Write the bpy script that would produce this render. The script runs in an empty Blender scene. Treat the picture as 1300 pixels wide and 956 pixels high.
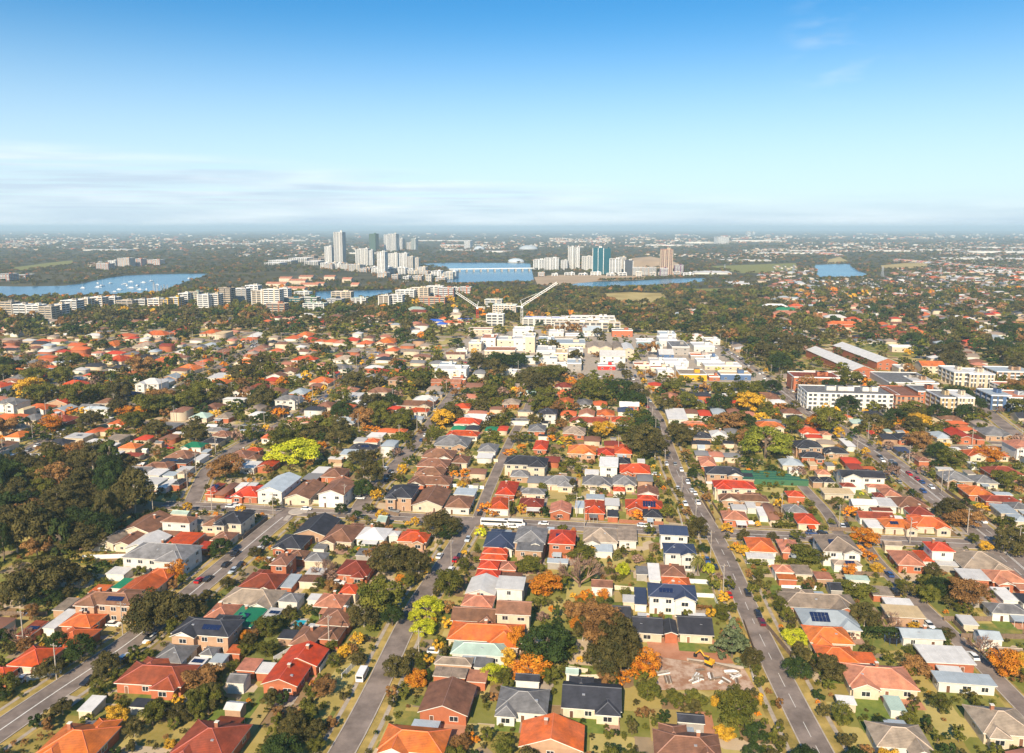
import bpy, math, random
import numpy as np
from mathutils import Vector, Matrix, noise as mnoise
rnd = random.Random(7)
SC = bpy.context.scene
COL = SC.collection
R = math.radians
# ------------------------------------------------------------------ camera model (photo pixels 1300 x 956)
F, CX, CY, H, PITCH = 982.0, 650.0, 433.0, 120.0, R(8.36)
SP, CP = math.sin(PITCH), math.cos(PITCH)
GR = R(-7)                       # the suburb's street grid, turned clockwise from the view axis
def ground(px, py, z=0.0):
    a, b = (px-CX)/F, -(py-CY)/F
    dx, dy, dz = a, CP+b*SP, -SP+b*CP
    t = (H-z)/-dz
    return dx*t, dy*t
def project(x, y, z=0.0):
    dz = z-H
    dep = y*CP-dz*SP
    if dep < 1: return -9999, -9999, 1
    up = y*SP+dz*CP
    return CX+F*x/dep, CY-F*up/dep, dep
def inpoly(px, py, poly):
    c = False; j = len(poly)-1
    for i in range(len(poly)):
        xi, yi = poly[i]; xj, yj = poly[j]
        if (yi > py) != (yj > py) and px < (xj-xi)*(py-yi)/(yj-yi)+xi: c = not c
        j = i
    return c
CROP = {}
for i in range(5):
    CROP['A%d' % i] = (260*i, 536); CROP['B%d' % i] = (260*i, 696); CROP['C%d' % i] = (260*i, 400)
def crop(c, x, y): return CROP[c][0]+x/5.0, CROP[c][1]+y/5.0

# ------------------------------------------------------------------ materials
def newmat(name):
    m = bpy.data.materials.new(name); m.use_nodes = True
    nt = m.node_tree; b = nt.nodes['Principled BSDF']
    return m, nt, b
def lk(nt, a, b): nt.links.new(a, b)
def mat_plain(name, col, rough=0.7, metal=0.0, spec=0.3, var=0.12, scale=1.5, bump=0.0, rowbump=0.0, objvar=0.10, huevar=0.0):
    """base colour with mottling, slight difference from object to object, optional rows of tiles or sheet ribs"""
    m, nt, b = newmat(name)
    tc = nt.nodes.new('ShaderNodeTexCoord'); no = nt.nodes.new('ShaderNodeTexNoise')
    no.inputs['Scale'].default_value = scale; no.inputs['Detail'].default_value = 5; no.inputs['Roughness'].default_value = 0.65
    lk(nt, tc.outputs['Object'], no.inputs['Vector'])
    hs = nt.nodes.new('ShaderNodeHueSaturation'); hs.inputs['Color'].default_value = (*col, 1)
    mr = nt.nodes.new('ShaderNodeMapRange')
    mr.inputs['From Min'].default_value = 0.25; mr.inputs['From Max'].default_value = 0.75
    mr.inputs['To Min'].default_value = 1-var*1.6; mr.inputs['To Max'].default_value = 1+var
    lk(nt, no.outputs['Fac'], mr.inputs['Value'])
    oi = nt.nodes.new('ShaderNodeObjectInfo')
    m2 = nt.nodes.new('ShaderNodeMapRange'); m2.inputs['To Min'].default_value = 1-objvar; m2.inputs['To Max'].default_value = 1+objvar
    lk(nt, oi.outputs['Random'], m2.inputs['Value'])
    mu = nt.nodes.new('ShaderNodeMath'); mu.operation = 'MULTIPLY'
    lk(nt, mr.outputs[0], mu.inputs[0]); lk(nt, m2.outputs[0], mu.inputs[1])
    val = mu.outputs[0]
    if rowbump:
        wv = nt.nodes.new('ShaderNodeTexWave'); wv.bands_direction = 'Y' if rowbump > 0 else 'X'
        wv.inputs['Scale'].default_value = 0.9; wv.inputs['Distortion'].default_value = 0.6; wv.inputs['Detail Scale'].default_value = 3
        lk(nt, tc.outputs['Object'], wv.inputs['Vector'])
        m3 = nt.nodes.new('ShaderNodeMapRange'); m3.inputs['To Min'].default_value = 1-abs(rowbump); m3.inputs['To Max'].default_value = 1.03
        lk(nt, wv.outputs['Fac'], m3.inputs['Value'])
        m4 = nt.nodes.new('ShaderNodeMath'); m4.operation = 'MULTIPLY'
        lk(nt, val, m4.inputs[0]); lk(nt, m3.outputs[0], m4.inputs[1]); val = m4.outputs[0]
    if huevar:
        m5 = nt.nodes.new('ShaderNodeMapRange'); m5.inputs['To Min'].default_value = 0.499; m5.inputs['To Max'].default_value = 0.5+huevar
        n5 = nt.nodes.new('ShaderNodeTexWhiteNoise'); n5.noise_dimensions = '1D'; lk(nt, oi.outputs['Random'], n5.inputs['W']); lk(nt, n5.outputs['Value'], m5.inputs['Value']); lk(nt, m5.outputs[0], hs.inputs['Hue'])
        m6 = nt.nodes.new('ShaderNodeMapRange'); m6.inputs['To Min'].default_value = 0.90; m6.inputs['To Max'].default_value = 1.12; n6 = nt.nodes.new('ShaderNodeTexNoise'); n6.inputs['Scale'].default_value = 0.18; n6.inputs['Detail'].default_value = 6
        lk(nt, tc.outputs['Object'], n6.inputs['Vector']); lk(nt, n6.outputs['Fac'], m6.inputs['Value']); lk(nt, m6.outputs[0], hs.inputs['Saturation'])
    lk(nt, val, hs.inputs['Value']); lk(nt, hs.outputs[0], b.inputs['Base Color'])
    b.inputs['Roughness'].default_value = rough; b.inputs['Metallic'].default_value = metal
    b.inputs['Specular IOR Level'].default_value = spec
    return m
M = {}
ROOFC = dict(o=(0.60,0.135,0.045), r=(0.53,0.06,0.028), m=(0.25,0.05,0.032), b=(0.235,0.11,0.072), k=(0.042,0.044,0.056),
             g=(0.20,0.195,0.20), w=(0.64,0.62,0.60), t=(0.02,0.20,0.10), l=(0.40,0.45,0.49), p=(0.50,0.20,0.13),
             n=(0.33,0.255,0.20), u=(0.05,0.065,0.12), e=(0.36,0.46,0.40), C=(0.62,0.46,0.26), y=(0.75,0.45,0.05), x=(0.04,0.12,0.5))
ROOFN = dict(o='orange', r='bright red', m='maroon', b='brown', k='charcoal', g='grey', w='white', t='green', l='pale blue-grey',
             p='pinkish terracotta', n='grey-brown', u='dark blue', e='pale green', C='cream', y='yellow', x='blue')
for k, c in ROOFC.items():
    tile = k in 'ormbpnkg'
    M['roof_'+k] = mat_plain('roof_'+ROOFN[k].replace(' ', '_').replace('-', '_'), c, 0.8 if tile else 0.5, 0, 0.2, 0.34 if tile else 0.14, 0.35, rowbump=0.22 if tile else -0.14, objvar=0.2, huevar=0.012 if tile else 0)
    M['ridge_'+k] = mat_plain('ridge_'+ROOFN[k].replace(' ', '_').replace('-', '_'), tuple(min(0.8, v*1.35+0.05) for v in c), 0.8, var=0.15)
WALLC = dict(W=(0.66,0.63,0.57), R=(0.42,0.135,0.065), C=(0.60,0.49,0.36), T=(0.43,0.27,0.17), G=(0.34,0.31,0.28))
WALLN = dict(W='white', R='red brick', C='cream', T='tan brick', G='grey')
for k, c in WALLC.items(): M['wall_'+k] = mat_plain('wall_'+WALLN[k].replace(' ', '_'), c, 0.85, var=0.12, scale=0.7)
M['trim'] = mat_plain('painted_trim', (0.70,0.66,0.58), 0.5, var=0.08)
M['frame'] = mat_plain('window_frame_paint', (0.72,0.70,0.66), 0.4, var=0.05)
M['glass'] = mat_plain('window_glass', (0.025,0.03,0.038), 0.08, spec=0.8, var=0.3)
M['door'] = mat_plain('door_paint', (0.20,0.10,0.06), 0.5, objvar=0.6)
M['solar'] = mat_plain('solar_cells', (0.012,0.022,0.07), 0.15, spec=0.7, var=0.2)
M['alu'] = mat_plain('aluminium', (0.55,0.56,0.58), 0.35, 0.5)
M['brick'] = mat_plain('chimney_brick', (0.34,0.14,0.08), 0.9)
M['timber'] = mat_plain('weathered_timber', (0.20,0.14,0.10), 0.9, var=0.25)
M['fencegreen'] = mat_plain('green_sheet_fence', (0.05,0.14,0.07), 0.6)
M['fencecream'] = mat_plain('cream_sheet_fence', (0.62,0.55,0.42), 0.6)
M['concrete'] = mat_plain('concrete', (0.44,0.38,0.32), 0.9, var=0.2, scale=0.4)
M['white'] = mat_plain('white_paint', (0.78,0.77,0.75), 0.4, var=0.05)
M['bark'] = mat_plain('bark', (0.20,0.15,0.11), 0.95, var=0.35, scale=3)
M['palebark'] = mat_plain('pale_bark', (0.42,0.36,0.30), 0.95, var=0.3, scale=2)
M['tyre'] = mat_plain('tyre_rubber', (0.02,0.02,0.02), 0.8)
M['pool'] = mat_plain('pool_water', (0.03,0.42,0.55), 0.05, spec=0.6, var=0.15)
M['steelred'] = mat_plain('red_steel', (0.6,0.03,0.02), 0.5)
M['yellow'] = mat_plain('yellow_paint', (0.75,0.38,0.02), 0.5)
M['blue'] = mat_plain('blue_paint', (0.08,0.14,0.27), 0.5)
M['blockglass'] = mat_plain('tinted_window_bands', (0.10,0.11,0.125), 0.15, spec=0.6, var=0.35, scale=0.4)
CARC = dict(W=(0.78,0.78,0.77), k=(0.02,0.02,0.025), r=(0.45,0.015,0.015), u=(0.03,0.07,0.20), l=(0.45,0.5,0.55), g=(0.25,0.26,0.27), m=(0.16,0.01,0.02))
CARN = dict(W='white', k='black', r='red', u='dark blue', l='silver blue', g='grey', m='maroon')
for k, c in CARC.items():
    M['car_'+k] = mat_plain('car_paint_'+CARN[k].replace(' ', '_'), c, 0.22, 0.0, 0.7, 0.03, objvar=0.04)

def leafmat(name, c1, c2, objvar=0.22):
    """leaf colour wanders between two real leaf tints from clump to clump"""
    m, nt, b = newmat(name)
    tc = nt.nodes.new('ShaderNodeTexCoord'); no = nt.nodes.new('ShaderNodeTexNoise')
    no.inputs['Scale'].default_value = 2.6; no.inputs['Detail'].default_value = 3
    lk(nt, tc.outputs['Object'], no.inputs['Vector'])
    cr = nt.nodes.new('ShaderNodeValToRGB'); cr.color_ramp.elements[0].position = 0.36; cr.color_ramp.elements[1].position = 0.64
    cr.color_ramp.elements[0].color = (*c1, 1); cr.color_ramp.elements[1].color = (*c2, 1)
    lk(nt, no.outputs['Fac'], cr.inputs[0])
    oi = nt.nodes.new('ShaderNodeObjectInfo'); mr = nt.nodes.new('ShaderNodeMapRange')
    mr.inputs['To Min'].default_value = 1-objvar; mr.inputs['To Max'].default_value = 1+objvar
    lk(nt, oi.outputs['Random'], mr.inputs['Value'])
    hs = nt.nodes.new('ShaderNodeHueSaturation'); lk(nt, mr.outputs[0], hs.inputs['Value']); lk(nt, cr.outputs[0], hs.inputs['Color'])
    lk(nt, hs.outputs[0], b.inputs['Base Color'])
    b.inputs['Roughness'].default_value = 0.75; b.inputs['Specular IOR Level'].default_value = 0.15
    return m
LEAF = dict(G=((0.042,0.042,0.012),(0.115,0.092,0.026)), D=((0.014,0.030,0.007),(0.042,0.064,0.013)), V=((0.052,0.064,0.010),(0.135,0.125,0.018)),
            A=((0.40,0.11,0.012),(0.64,0.26,0.02)), Y=((0.38,0.22,0.02),(0.68,0.38,0.03)), L=((0.27,0.31,0.012),(0.56,0.54,0.03)),
            S=((0.14,0.070,0.025),(0.30,0.155,0.05)), B=((0.16,0.095,0.07),(0.30,0.19,0.14)), C=((0.055,0.075,0.035),(0.13,0.15,0.07)),
            E=((0.10,0.13,0.014),(0.26,0.26,0.03)), P=((0.07,0.085,0.02),(0.20,0.17,0.04)), K=((0.028,0.05,0.012),(0.075,0.09,0.02)))
for k, (a, b_) in LEAF.items(): M['leaf_'+k] = leafmat('leaves_'+k, a, b_)

def vcolmat(name, rough=0.8, spec=0.2):
    m, nt, b = newmat(name)
    at = nt.nodes.new('ShaderNodeAttribute'); at.attribute_name = 'tint'
    lk(nt, at.outputs['Color'], b.inputs['Base Color']); b.inputs['Roughness'].default_value = rough
    b.inputs['Specular IOR Level'].default_value = spec
    return m
M['tint'] = vcolmat('tinted_surfaces'); M['tintleaf'] = vcolmat('tinted_leaves', 0.8, 0.1)

# ------------------------------------------------------------------ mesh helpers
class MB:
    def __init__(s): s.v = []; s.f = []; s.m = []; s.mats = []
    def mi(s, mat):
        if mat not in s.mats: s.mats.append(mat)
        return s.mats.index(mat)
    def face(s, pts, mat):
        n = len(s.v); s.v += [tuple(p) for p in pts]; s.f.append(tuple(range(n, n+len(pts)))); s.m.append(s.mi(mat))
    def box(s, x0, y0, z0, x1, y1, z1, mat, top=None, nobottom=False):
        n = len(s.v)
        s.v += [(x0,y0,z0),(x1,y0,z0),(x1,y1,z0),(x0,y1,z0),(x0,y0,z1),(x1,y0,z1),(x1,y1,z1),(x0,y1,z1)]
        fs = [(0,1,5,4),(1,2,6,5),(2,3,7,6),(3,0,4,7)]
        for f in fs: s.f.append(tuple(n+i for i in f)); s.m.append(s.mi(mat))
        s.f.append((n+4,n+5,n+6,n+7)); s.m.append(s.mi(top or mat))
        if not nobottom: s.f.append((n+3,n+2,n+1,n)); s.m.append(s.mi(mat))
    def bar(s, a, b, r, mat, n=4, r2=None):
        a, b = Vector(a), Vector(b); r2 = r if r2 is None else r2
        d = (b-a).normalized(); u = d.orthogonal().normalized(); w = d.cross(u); k = len(s.v)
        for p, q in ((a, r), (b, r2)):
            for i in range(n):
                t = 2*math.pi*(i+0.5)/n; s.v.append(tuple(p+(u*math.cos(t)+w*math.sin(t))*q))
        for i in range(n):
            j = (i+1) % n; s.f.append((k+i,k+j,k+n+j,k+n+i)); s.m.append(s.mi(mat))
        s.f.append(tuple(k+n+i for i in range(n))); s.m.append(s.mi(mat))
        s.f.append(tuple(k+n-1-i for i in range(n))); s.m.append(s.mi(mat))
    def mesh(s, name):
        me = bpy.data.meshes.new(name); me.from_pydata(s.v, [], s.f)
        for m in s.mats: me.materials.append(m)
        me.polygons.foreach_set('material_index', s.m); me.update()
        return me
def ob(name, me, parent=None, loc=(0,0,0), rz=0.0):
    o = bpy.data.objects.new(name, me); COL.objects.link(o)
    o.location = loc; o.rotation_euler = (0,0,rz)
    if parent: o.parent = parent
    return o
def quickmesh(name, V, Fc, mats, midx=None, tint=None):
    """V (n,3), Fc (m,k) constant size faces"""
    me = bpy.data.meshes.new(name); V = np.asarray(V, np.float32); Fc = np.asarray(Fc, np.int32); k = Fc.shape[1]
    me.vertices.add(len(V)); me.vertices.foreach_set('co', V.ravel())
    me.loops.add(Fc.size); me.loops.foreach_set('vertex_index', Fc.ravel())
    me.polygons.add(len(Fc)); me.polygons.foreach_set('loop_start', np.arange(0, Fc.size, k, dtype=np.int32))
    me.polygons.foreach_set('loop_total', np.full(len(Fc), k, np.int32))
    for m in mats: me.materials.append(m)
    if midx is not None: me.polygons.foreach_set('material_index', np.asarray(midx, np.int32))
    me.update(calc_edges=True)
    if tint is not None:
        a = me.color_attributes.new('tint', 'FLOAT_COLOR', 'CORNER')
        c = np.ones((len(Fc), k, 4), np.float32); c[:, :, :3] = np.asarray(tint, np.float32)[:, None, :]
        a.data.foreach_set('color', c.ravel())
    return me
def structure(name, me, kind='structure', loc=(0,0,0)):
    o = ob(name, me, None, loc); o['kind'] = kind; return o

# ------------------------------------------------------------------ labels
THINGS = []          # (object, look, category, group, photo x, photo y)
import re
WORDRE = re.compile(r"[A-Za-z0-9][A-Za-z0-9'’-]*")
LANDMARKS = []       # (phrase, photo x, photo y)
def thing(o, look, cat, group, x, y, z=0.0, fixed=False):
    o['category'] = cat
    if group: o['group'] = group
    if fixed: o['label'] = look
    else:
        px, py, _ = project(x, y, z); THINGS.append((o, look, px, py))
def finish_labels():
    used = set()
    for o in bpy.data.objects:
        if 'label' in o: used.add(o['label'])
    for o, look, px, py in THINGS:
        if look.endswith(' on'):
            look = look[:-3]+on_road(o.location.x, o.location.y)
        best = None
        for ph, lx, ly, rad in LANDMARKS:
            d = math.hypot(px-lx, (py-ly)*1.6)
            if 4 < d < rad and (best is None or d < best[0]): best = (d, ph, lx, ly)
        cands = []
        if best:
            _, ph, lx, ly = best; dx, dy = px-lx, py-ly
            rel = ('just left of' if dx < 0 else 'just right of') if abs(dx) > abs(dy)*1.3 else ('just in front of' if dy > 0 else 'just behind')
            cands.append('%s %s %s' % (look, rel, ph))
        a, b = px/13.0, py/9.56
        cands.append('%s %d%% across, %d%% down the photo' % (look, round(a), round(b)))
        cands.append('%s %.1f%% across, %.1f%% down the photo' % (look, a, b))
        cands.append('%s %.2f%% across, %.2f%% down the photo' % (look, a, b))
        a_, b_ = '%d%% across, %d%% down the photo' % (round(a), round(b)), None
        cands.append(' '.join(look.split()[:9])+' '+a_); cands.append(' '.join(look.split()[:9])+' %.1f%% across, %.1f%% down the photo' % (a, b))
        for c in cands:
            if c not in used and len(WORDRE.findall(c)) <= 16: break
        used.add(c); o['label'] = c
# ------------------------------------------------------------------ houses
def roof_hip(mb, x0, y0, x1, y1, z, rise, mr, mrid, fas=0.22, caps=True):
    w, d = x1-x0, y1-y0; zt = z+rise; tr = M['trim']
    if w >= d: a, b = (x0+d/2, (y0+y1)/2, zt), (x1-d/2, (y0+y1)/2, zt)
    else: a, b = ((x0+x1)/2, y0+w/2, zt), ((x0+x1)/2, y1-w/2, zt)
    c = [(x0,y0,z),(x1,y0,z),(x1,y1,z),(x0,y1,z)]
    if abs(w-d) < 0.3:
        a = b = ((x0+x1)/2, (y0+y1)/2, zt)
        for i in range(4): mb.face([c[i], c[(i+1) % 4], a], mr)
    elif w >= d:
        mb.face([c[0],c[1],b,a], mr); mb.face([c[1],c[2],b], mr); mb.face([c[2],c[3],a,b], mr); mb.face([c[3],c[0],a], mr)
    else:
        mb.face([c[0],c[1],a], mr); mb.face([c[1],c[2],b,a], mr); mb.face([c[2],c[3],b], mr); mb.face([c[3],c[0],a,b], mr)
    for i in range(4):
        p, q = c[i], c[(i+1) % 4]
        mb.face([(p[0],p[1],z-fas),(q[0],q[1],z-fas),q,p], tr)
    mb.face([(p[0],p[1],z-fas) for p in reversed(c)], tr)
    if caps:
        e = 0.03
        if w >= d: prs = [(c[0],a),(c[3],a),(c[1],b),(c[2],b),(a,b)]
        else: prs = [(c[0],a),(c[1],a),(c[2],b),(c[3],b),(a,b)]
        for p, q in prs:
            if (Vector(p)-Vector(q)).length > 0.4: mb.bar((p[0],p[1],p[2]+e),(q[0],q[1],q[2]+e), 0.13, mrid, 3)
def roof_gable(mb, x0, y0, x1, y1, z, rise, mr, mrid, wallm, along='x', caps=True, inset=0.5):
    """gable roof, ridge along x or y, with gable walls set in from the verge"""
    tr = M['trim']; th = 0.2
    def P(u, v, zz): return (u, v, zz) if along == 'x' else (v, u, zz)
    if along == 'x': u0, u1, v0, v1 = x0, x1, y0, y1
    else: u0, u1, v0, v1 = y0, y1, x0, x1
    vm = (v0+v1)/2; zt = z+rise; fl = along != 'x'
    def f(pts, m): mb.face(list(reversed(pts)) if fl else pts, m)
    f([P(u0,v0,z),P(u1,v0,z),P(u1,vm,zt),P(u0,vm,zt)], mr)
    f([P(u1,v1,z),P(u0,v1,z),P(u0,vm,zt),P(u1,vm,zt)], mr)
    f([P(u1,v0,z-th),P(u0,v0,z-th),P(u0,vm,zt-th),P(u1,vm,zt-th)], tr)
    f([P(u0,v1,z-th),P(u1,v1,z-th),P(u1,vm,zt-th),P(u0,vm,zt-th)], tr)
    f([P(u0,v0,z-th),P(u1,v0,z-th),P(u1,v0,z),P(u0,v0,z)], tr)
    f([P(u1,v1,z-th),P(u0,v1,z-th),P(u0,v1,z),P(u1,v1,z)], tr)
    for u, s in ((u0,1),(u1,-1)):
        for va in (v0, v1):
            q = [P(u,va,z-th),P(u,va,z),P(u,vm,zt),P(u,vm,zt-th)]; mb.face(q, tr)
        ui = u+s*inset; r2 = inset*rise/((v1-v0)/2)
        mb.face([P(ui,v0+inset,z-th+r2),P(ui,v1-inset,z-th+r2),P(ui,vm,zt-th)], wallm)
    if caps: mb.bar(P(u0,vm,zt+0.03), P(u1,vm,zt+0.03), 0.13, mrid, 3)
_win = {}
def win_mesh(w, h, door=False):
    k = (round(w,1), round(h,1), door)
    if k not in _win:
        mb = MB(); fr = M['frame']; t = 0.09
        if door:
            mb.box(-w/2,-0.06,0,w/2,0.03,h, fr); mb.box(-w/2+t,-0.09,0.02,w/2-t,-0.058,h-t, M['door'])
        else:
            mb.box(-w/2,-0.05,0,w/2,0.03,t, fr); mb.box(-w/2,-0.05,h-t,w/2,0.03,h, fr)
            mb.box(-w/2,-0.05,t,-w/2+t,0.03,h-t, fr); mb.box(w/2-t,-0.05,t,w/2,0.03,h-t, fr)
            if w > 1.2: mb.box(-t/2,-0.045,t,t/2,0.03,h-t, fr)
            mb.box(-w/2+t,-0.012,t,w/2-t,0.02,h-t, M['glass'])
        _win[k] = mb.mesh('door' if door else 'window')
    return _win[k]
def solar_mesh(cols, rows):
    mb = MB()
    for i in range(cols):
        for j in range(rows):
            x, y = (i-cols/2)*1.08, (j-rows/2)*1.75
            mb.box(x+0.03,y+0.03,0,x+1.03,y+1.70,0.05, M['solar'])
    mb.bar((-cols*0.54,-0.4,-0.02),(cols*0.54,-0.4,-0.02),0.03,M['alu'])
    return mb.mesh('solar_panels')
NH = 0
def house(gx, gy, rot, w, d, st, typ, rc, wc, solar=False, seed=0, detail=2, wing=True, look=None, group=None):
    global NH; NH += 1
    rg = random.Random(seed*31+5)
    small = w*d < 46
    flat = typ == 'f'
    wh = 2.9*st+0.15 if not (small and flat) else 2.4
    oh = 0.5 if not small else 0.25
    name = 'shed' if small else ('house' if not (flat and st == 1) else 'flat_roofed_building')
    if look is None:
        rn = {'h':'hip','p':'pyramid','g':'gable','G':'front gable','f':'flat'}[typ]
        look = ('%s%s shed with %s %s roof' % ('small ' if w*d < 25 else '', WALLN[wc], ROOFN[rc], rn)) if small else \
            '%s%s house, %s %s roof%s' % ('two-storey ' if st > 1 else '', WALLN[wc], ROOFN[rc], rn, ', solar panels' if solar else '')
    root = ob(name, None, None, (gx, gy, 0), rot)
    thing(root, look, 'shed' if small else 'house', group or ('garden sheds and outbuildings' if small else 'suburban houses'), gx, gy, wh)
    W_, Rm, Rg = M['wall_'+wc], M['roof_'+rc], M['ridge_'+rc]
    x0, x1, y0, y1 = -w/2, w/2, -d/2, d/2
    wl = MB(); wl.box(x0,y0,0,x1,y1,wh-0.02, W_, nobottom=True)
    rf = MB(); caps = detail > 1 and not flat and rc in 'ormbpnkgeu'
    pr = 0.44
    short = min(w, d)+2*oh
    rise = pr*short/2 if not flat else 0.0
    wx = None
    if typ in ('h','p'): roof_hip(rf, x0-oh,y0-oh,x1+oh,y1+oh, wh, rise, Rm, Rg, caps=caps)
    elif typ == 'g': roof_gable(rf, x0-oh,y0-oh,x1+oh,y1+oh, wh, pr*(d+2*oh)/2, Rm, Rg, W_, 'x', caps)
    elif typ == 'G':
        rise = 0.36*(w+2*oh)/2; roof_gable(rf, x0-oh,y0-oh,x1+oh,y1+oh, wh, rise, Rm, Rg, W_, 'y', caps)
    else:
        n = len(rf.v); sl = 0.03*d+0.25
        rf.v += [(x0-oh,y0-oh,wh-0.05),(x1+oh,y0-oh,wh-0.05),(x1+oh,y1+oh,wh-0.05),(x0-oh,y1+oh,wh-0.05),
                 (x0-oh,y0-oh,wh+0.15),(x1+oh,y0-oh,wh+0.15),(x1+oh,y1+oh,wh+sl),(x0-oh,y1+oh,wh+sl)]
        for f, m_ in (((0,1,5,4),M['trim']),((1,2,6,5),M['trim']),((2,3,7,6),M['trim']),((3,0,4,7),M['trim']),((4,5,6,7),Rm),((3,2,1,0),M['trim'])):
            rf.f.append(tuple(n+i for i in f)); rf.m.append(rf.mi(m_))
        if detail > 1 and w > 6:
            for i in range(int(w/3)):
                xx = x0+1.5+i*3; rf.bar((xx,y0-oh,wh+0.18),(xx,y1+oh,wh+sl+0.03),0.04,M['ridge_'+rc],3)
    # projecting wing with its own gable or hip
    if wing and typ in ('h','g') and w > 10 and d > 6.5 and not small:
        ww = w*rg.uniform(0.34,0.45); s = rg.choice((-1,1)); cx = s*(w/2-ww/2-rg.uniform(0.0,0.9)); pj = rg.uniform(1.3,2.6)
        wl.box(cx-ww/2,y0-pj,0,cx+ww/2,y0+0.5,wh-0.06, W_, nobottom=True)
        r2 = pr*(ww+2*oh)/2
        if rg.random() < 0.62:
            roof_gable(rf, cx-ww/2-oh,y0-pj-oh,cx+ww/2+oh,y0+ww/2, wh-0.03, r2, Rm, Rg, M['trim'] if rg.random() < 0.6 else W_, 'y', caps)
        else: roof_hip(rf, cx-ww/2-oh,y0-pj-oh,cx+ww/2+oh,y0+ww*0.62+2, wh-0.03, r2, Rm, Rg, caps=caps)
        wx = (cx, ww, pj)
        if rg.random() < 0.5:      # rear wing
            cx2 = -s*w*0.2; ww2 = w*0.4; wl.box(cx2-ww2/2,y1-0.5,0,cx2+ww2/2,y1+2.5,wh-0.06,W_, nobottom=True)
            roof_hip(rf, cx2-ww2/2-oh,y1-ww2*0.6-2,cx2+ww2/2+oh,y1+2.5+oh, wh-0.04, pr*(ww2+2*oh)/2, Rm, Rg, caps=caps)
    ob('wall', wl.mesh('wall'), root)
    roof = ob('roof', rf.mesh('roof'), root)
    if not flat and not small and rg.random() < 0.30 and detail > 1:
        c = MB(); cx, cy = rg.uniform(-w*0.25,w*0.25), d*0.12
        c.box(cx-0.4,cy-0.35,wh,cx+0.4,cy+0.35,wh+rise+0.7,M['brick']); c.box(cx-0.47,cy-0.42,wh+rise+0.7,cx+0.47,cy+0.42,wh+rise+0.85,M['trim'])
        ob('chimney', c.mesh('chimney'), roof)
    if not flat and not small and rg.random() < 0.35 and detail > 1:      # skylight / vent / flue
        c = MB(); cx = rg.uniform(-w*0.3,w*0.3); cy = -d*0.2; zz = wh+rise*0.62
        c.box(cx-0.35,cy-0.3,zz-0.9,cx+0.35,cy+0.3,zz+0.12,M['alu']); ob('roof_vent', c.mesh('roof_vent'), roof)
    if solar:
        nc = max(3, min(8, int(w*0.35))); me = solar_mesh(nc, 1 if d < 9 else 2)
        if flat: z, tilt = wh+0.35+0.015*d, R(2)
        elif typ == 'G': z, tilt = wh+rise*0.5, 0
        else: z, tilt = wh+rise*0.52+0.12, math.atan(pr)
        s = ob('solar_panels', me, roof)
        if typ == 'G': s.location = (w*0.26, 0, wh+rise*0.5+0.12); s.rotation_euler = (0, math.atan(0.36), 0)
        else: s.location = ((-wx[0]*0.55 if wx else rg.uniform(-w*.12,w*.12)), -(d/2+oh)*0.48 if not flat else 0, z); s.rotation_euler = (tilt,0,0)
    if not small and not flat and detail > 0 and rg.random() < 0.6:      # rear or front verandah roof on posts
        vw, vd, fr = w*rg.uniform(0.35,0.6), rg.uniform(2.4,3.6), (wx is None and rg.random() < 0.5); vx = rg.uniform(-0.2,0.2)*w; vm = MB(); vr = M['roof_'+rg.choice('wlglwC'+rc)]
        ya = y0-oh-vd if fr else y1+oh-0.05; n = len(vm.v); za, zb = (2.3,2.7) if fr else (2.75,2.35)
        vm.v += [(vx-vw/2,ya,za),(vx+vw/2,ya,za),(vx+vw/2,ya+vd,zb),(vx-vw/2,ya+vd,zb),(vx-vw/2,ya,za+.1),(vx+vw/2,ya,za+.1),(vx+vw/2,ya+vd,zb+.1),(vx-vw/2,ya+vd,zb+.1)]
        for f in ((0,1,5,4),(1,2,6,5),(2,3,7,6),(3,0,4,7),(4,5,6,7),(3,2,1,0)): vm.f.append(tuple(n+i for i in f)); vm.m.append(vm.mi(vr))
        yo = ya+0.15 if fr else ya+vd-0.15
        for i in range(3): vm.bar((vx-vw/2+0.15+(vw-0.3)*i/2,yo,0),(vx-vw/2+0.15+(vw-0.3)*i/2,yo,2.34),0.06,M['trim'])
        ob('verandah', vm.mesh('verandah'), root)
    # openings
    if detail > 0 and not small:
        def openings(n, L, z0, ax, off, skipdoor):
            di = rg.randrange(n) if not skipdoor and n > 1 else -1
            for i in range(n):
                t = -L/2+L*(i+0.5)/n+rg.uniform(-0.2,0.2)
                isd = i == di
                ww_ = 1.0 if isd else rg.choice((1.3,1.8,2.2)); hh = 2.1 if isd else rg.choice((1.1,1.4))
                o = ob('door' if isd else 'window', win_mesh(ww_, hh, isd), root)
                zb = z0+(0.02 if isd else 0.95)
                if ax == 0: o.location = (t, -off, zb)
                else: o.location = (ax*off, t, zb); o.rotation_euler = (0,0,R(90*ax))
        for s in range(st):
            z0 = s*2.9
            nf = max(1, int(w/4.2)) if detail > 1 else max(1, int(w/6))
            if wx:
                cx, ww2, pj = wx
                o = ob('window', win_mesh(2.2,1.4), root, (cx, y0-pj, z0+0.95))
                # remaining front wall
                L = w/2-abs(cx)+0 ; rest0, rest1 = (x0, cx-ww2/2) if cx > 0 else (cx+ww2/2, x1)
                nn = max(1, int((rest1-rest0)/3.6))
                for i in range(nn):
                    t = rest0+(rest1-rest0)*(i+0.5)/nn; isd = s == 0 and i == 0
                    o = ob('door' if isd else 'window', win_mesh(1.0 if isd else 1.8, 2.1 if isd else 1.4, isd), root, (t, y0, z0+(0.02 if isd else 0.95)))
            else: openings(nf, w, z0, 0, -y0, s > 0)
            if detail > 1:
                openings(max(1, int(d/5.5)), d, z0, 1 if gx < 0 else -1, w/2, True)
    return root

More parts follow.
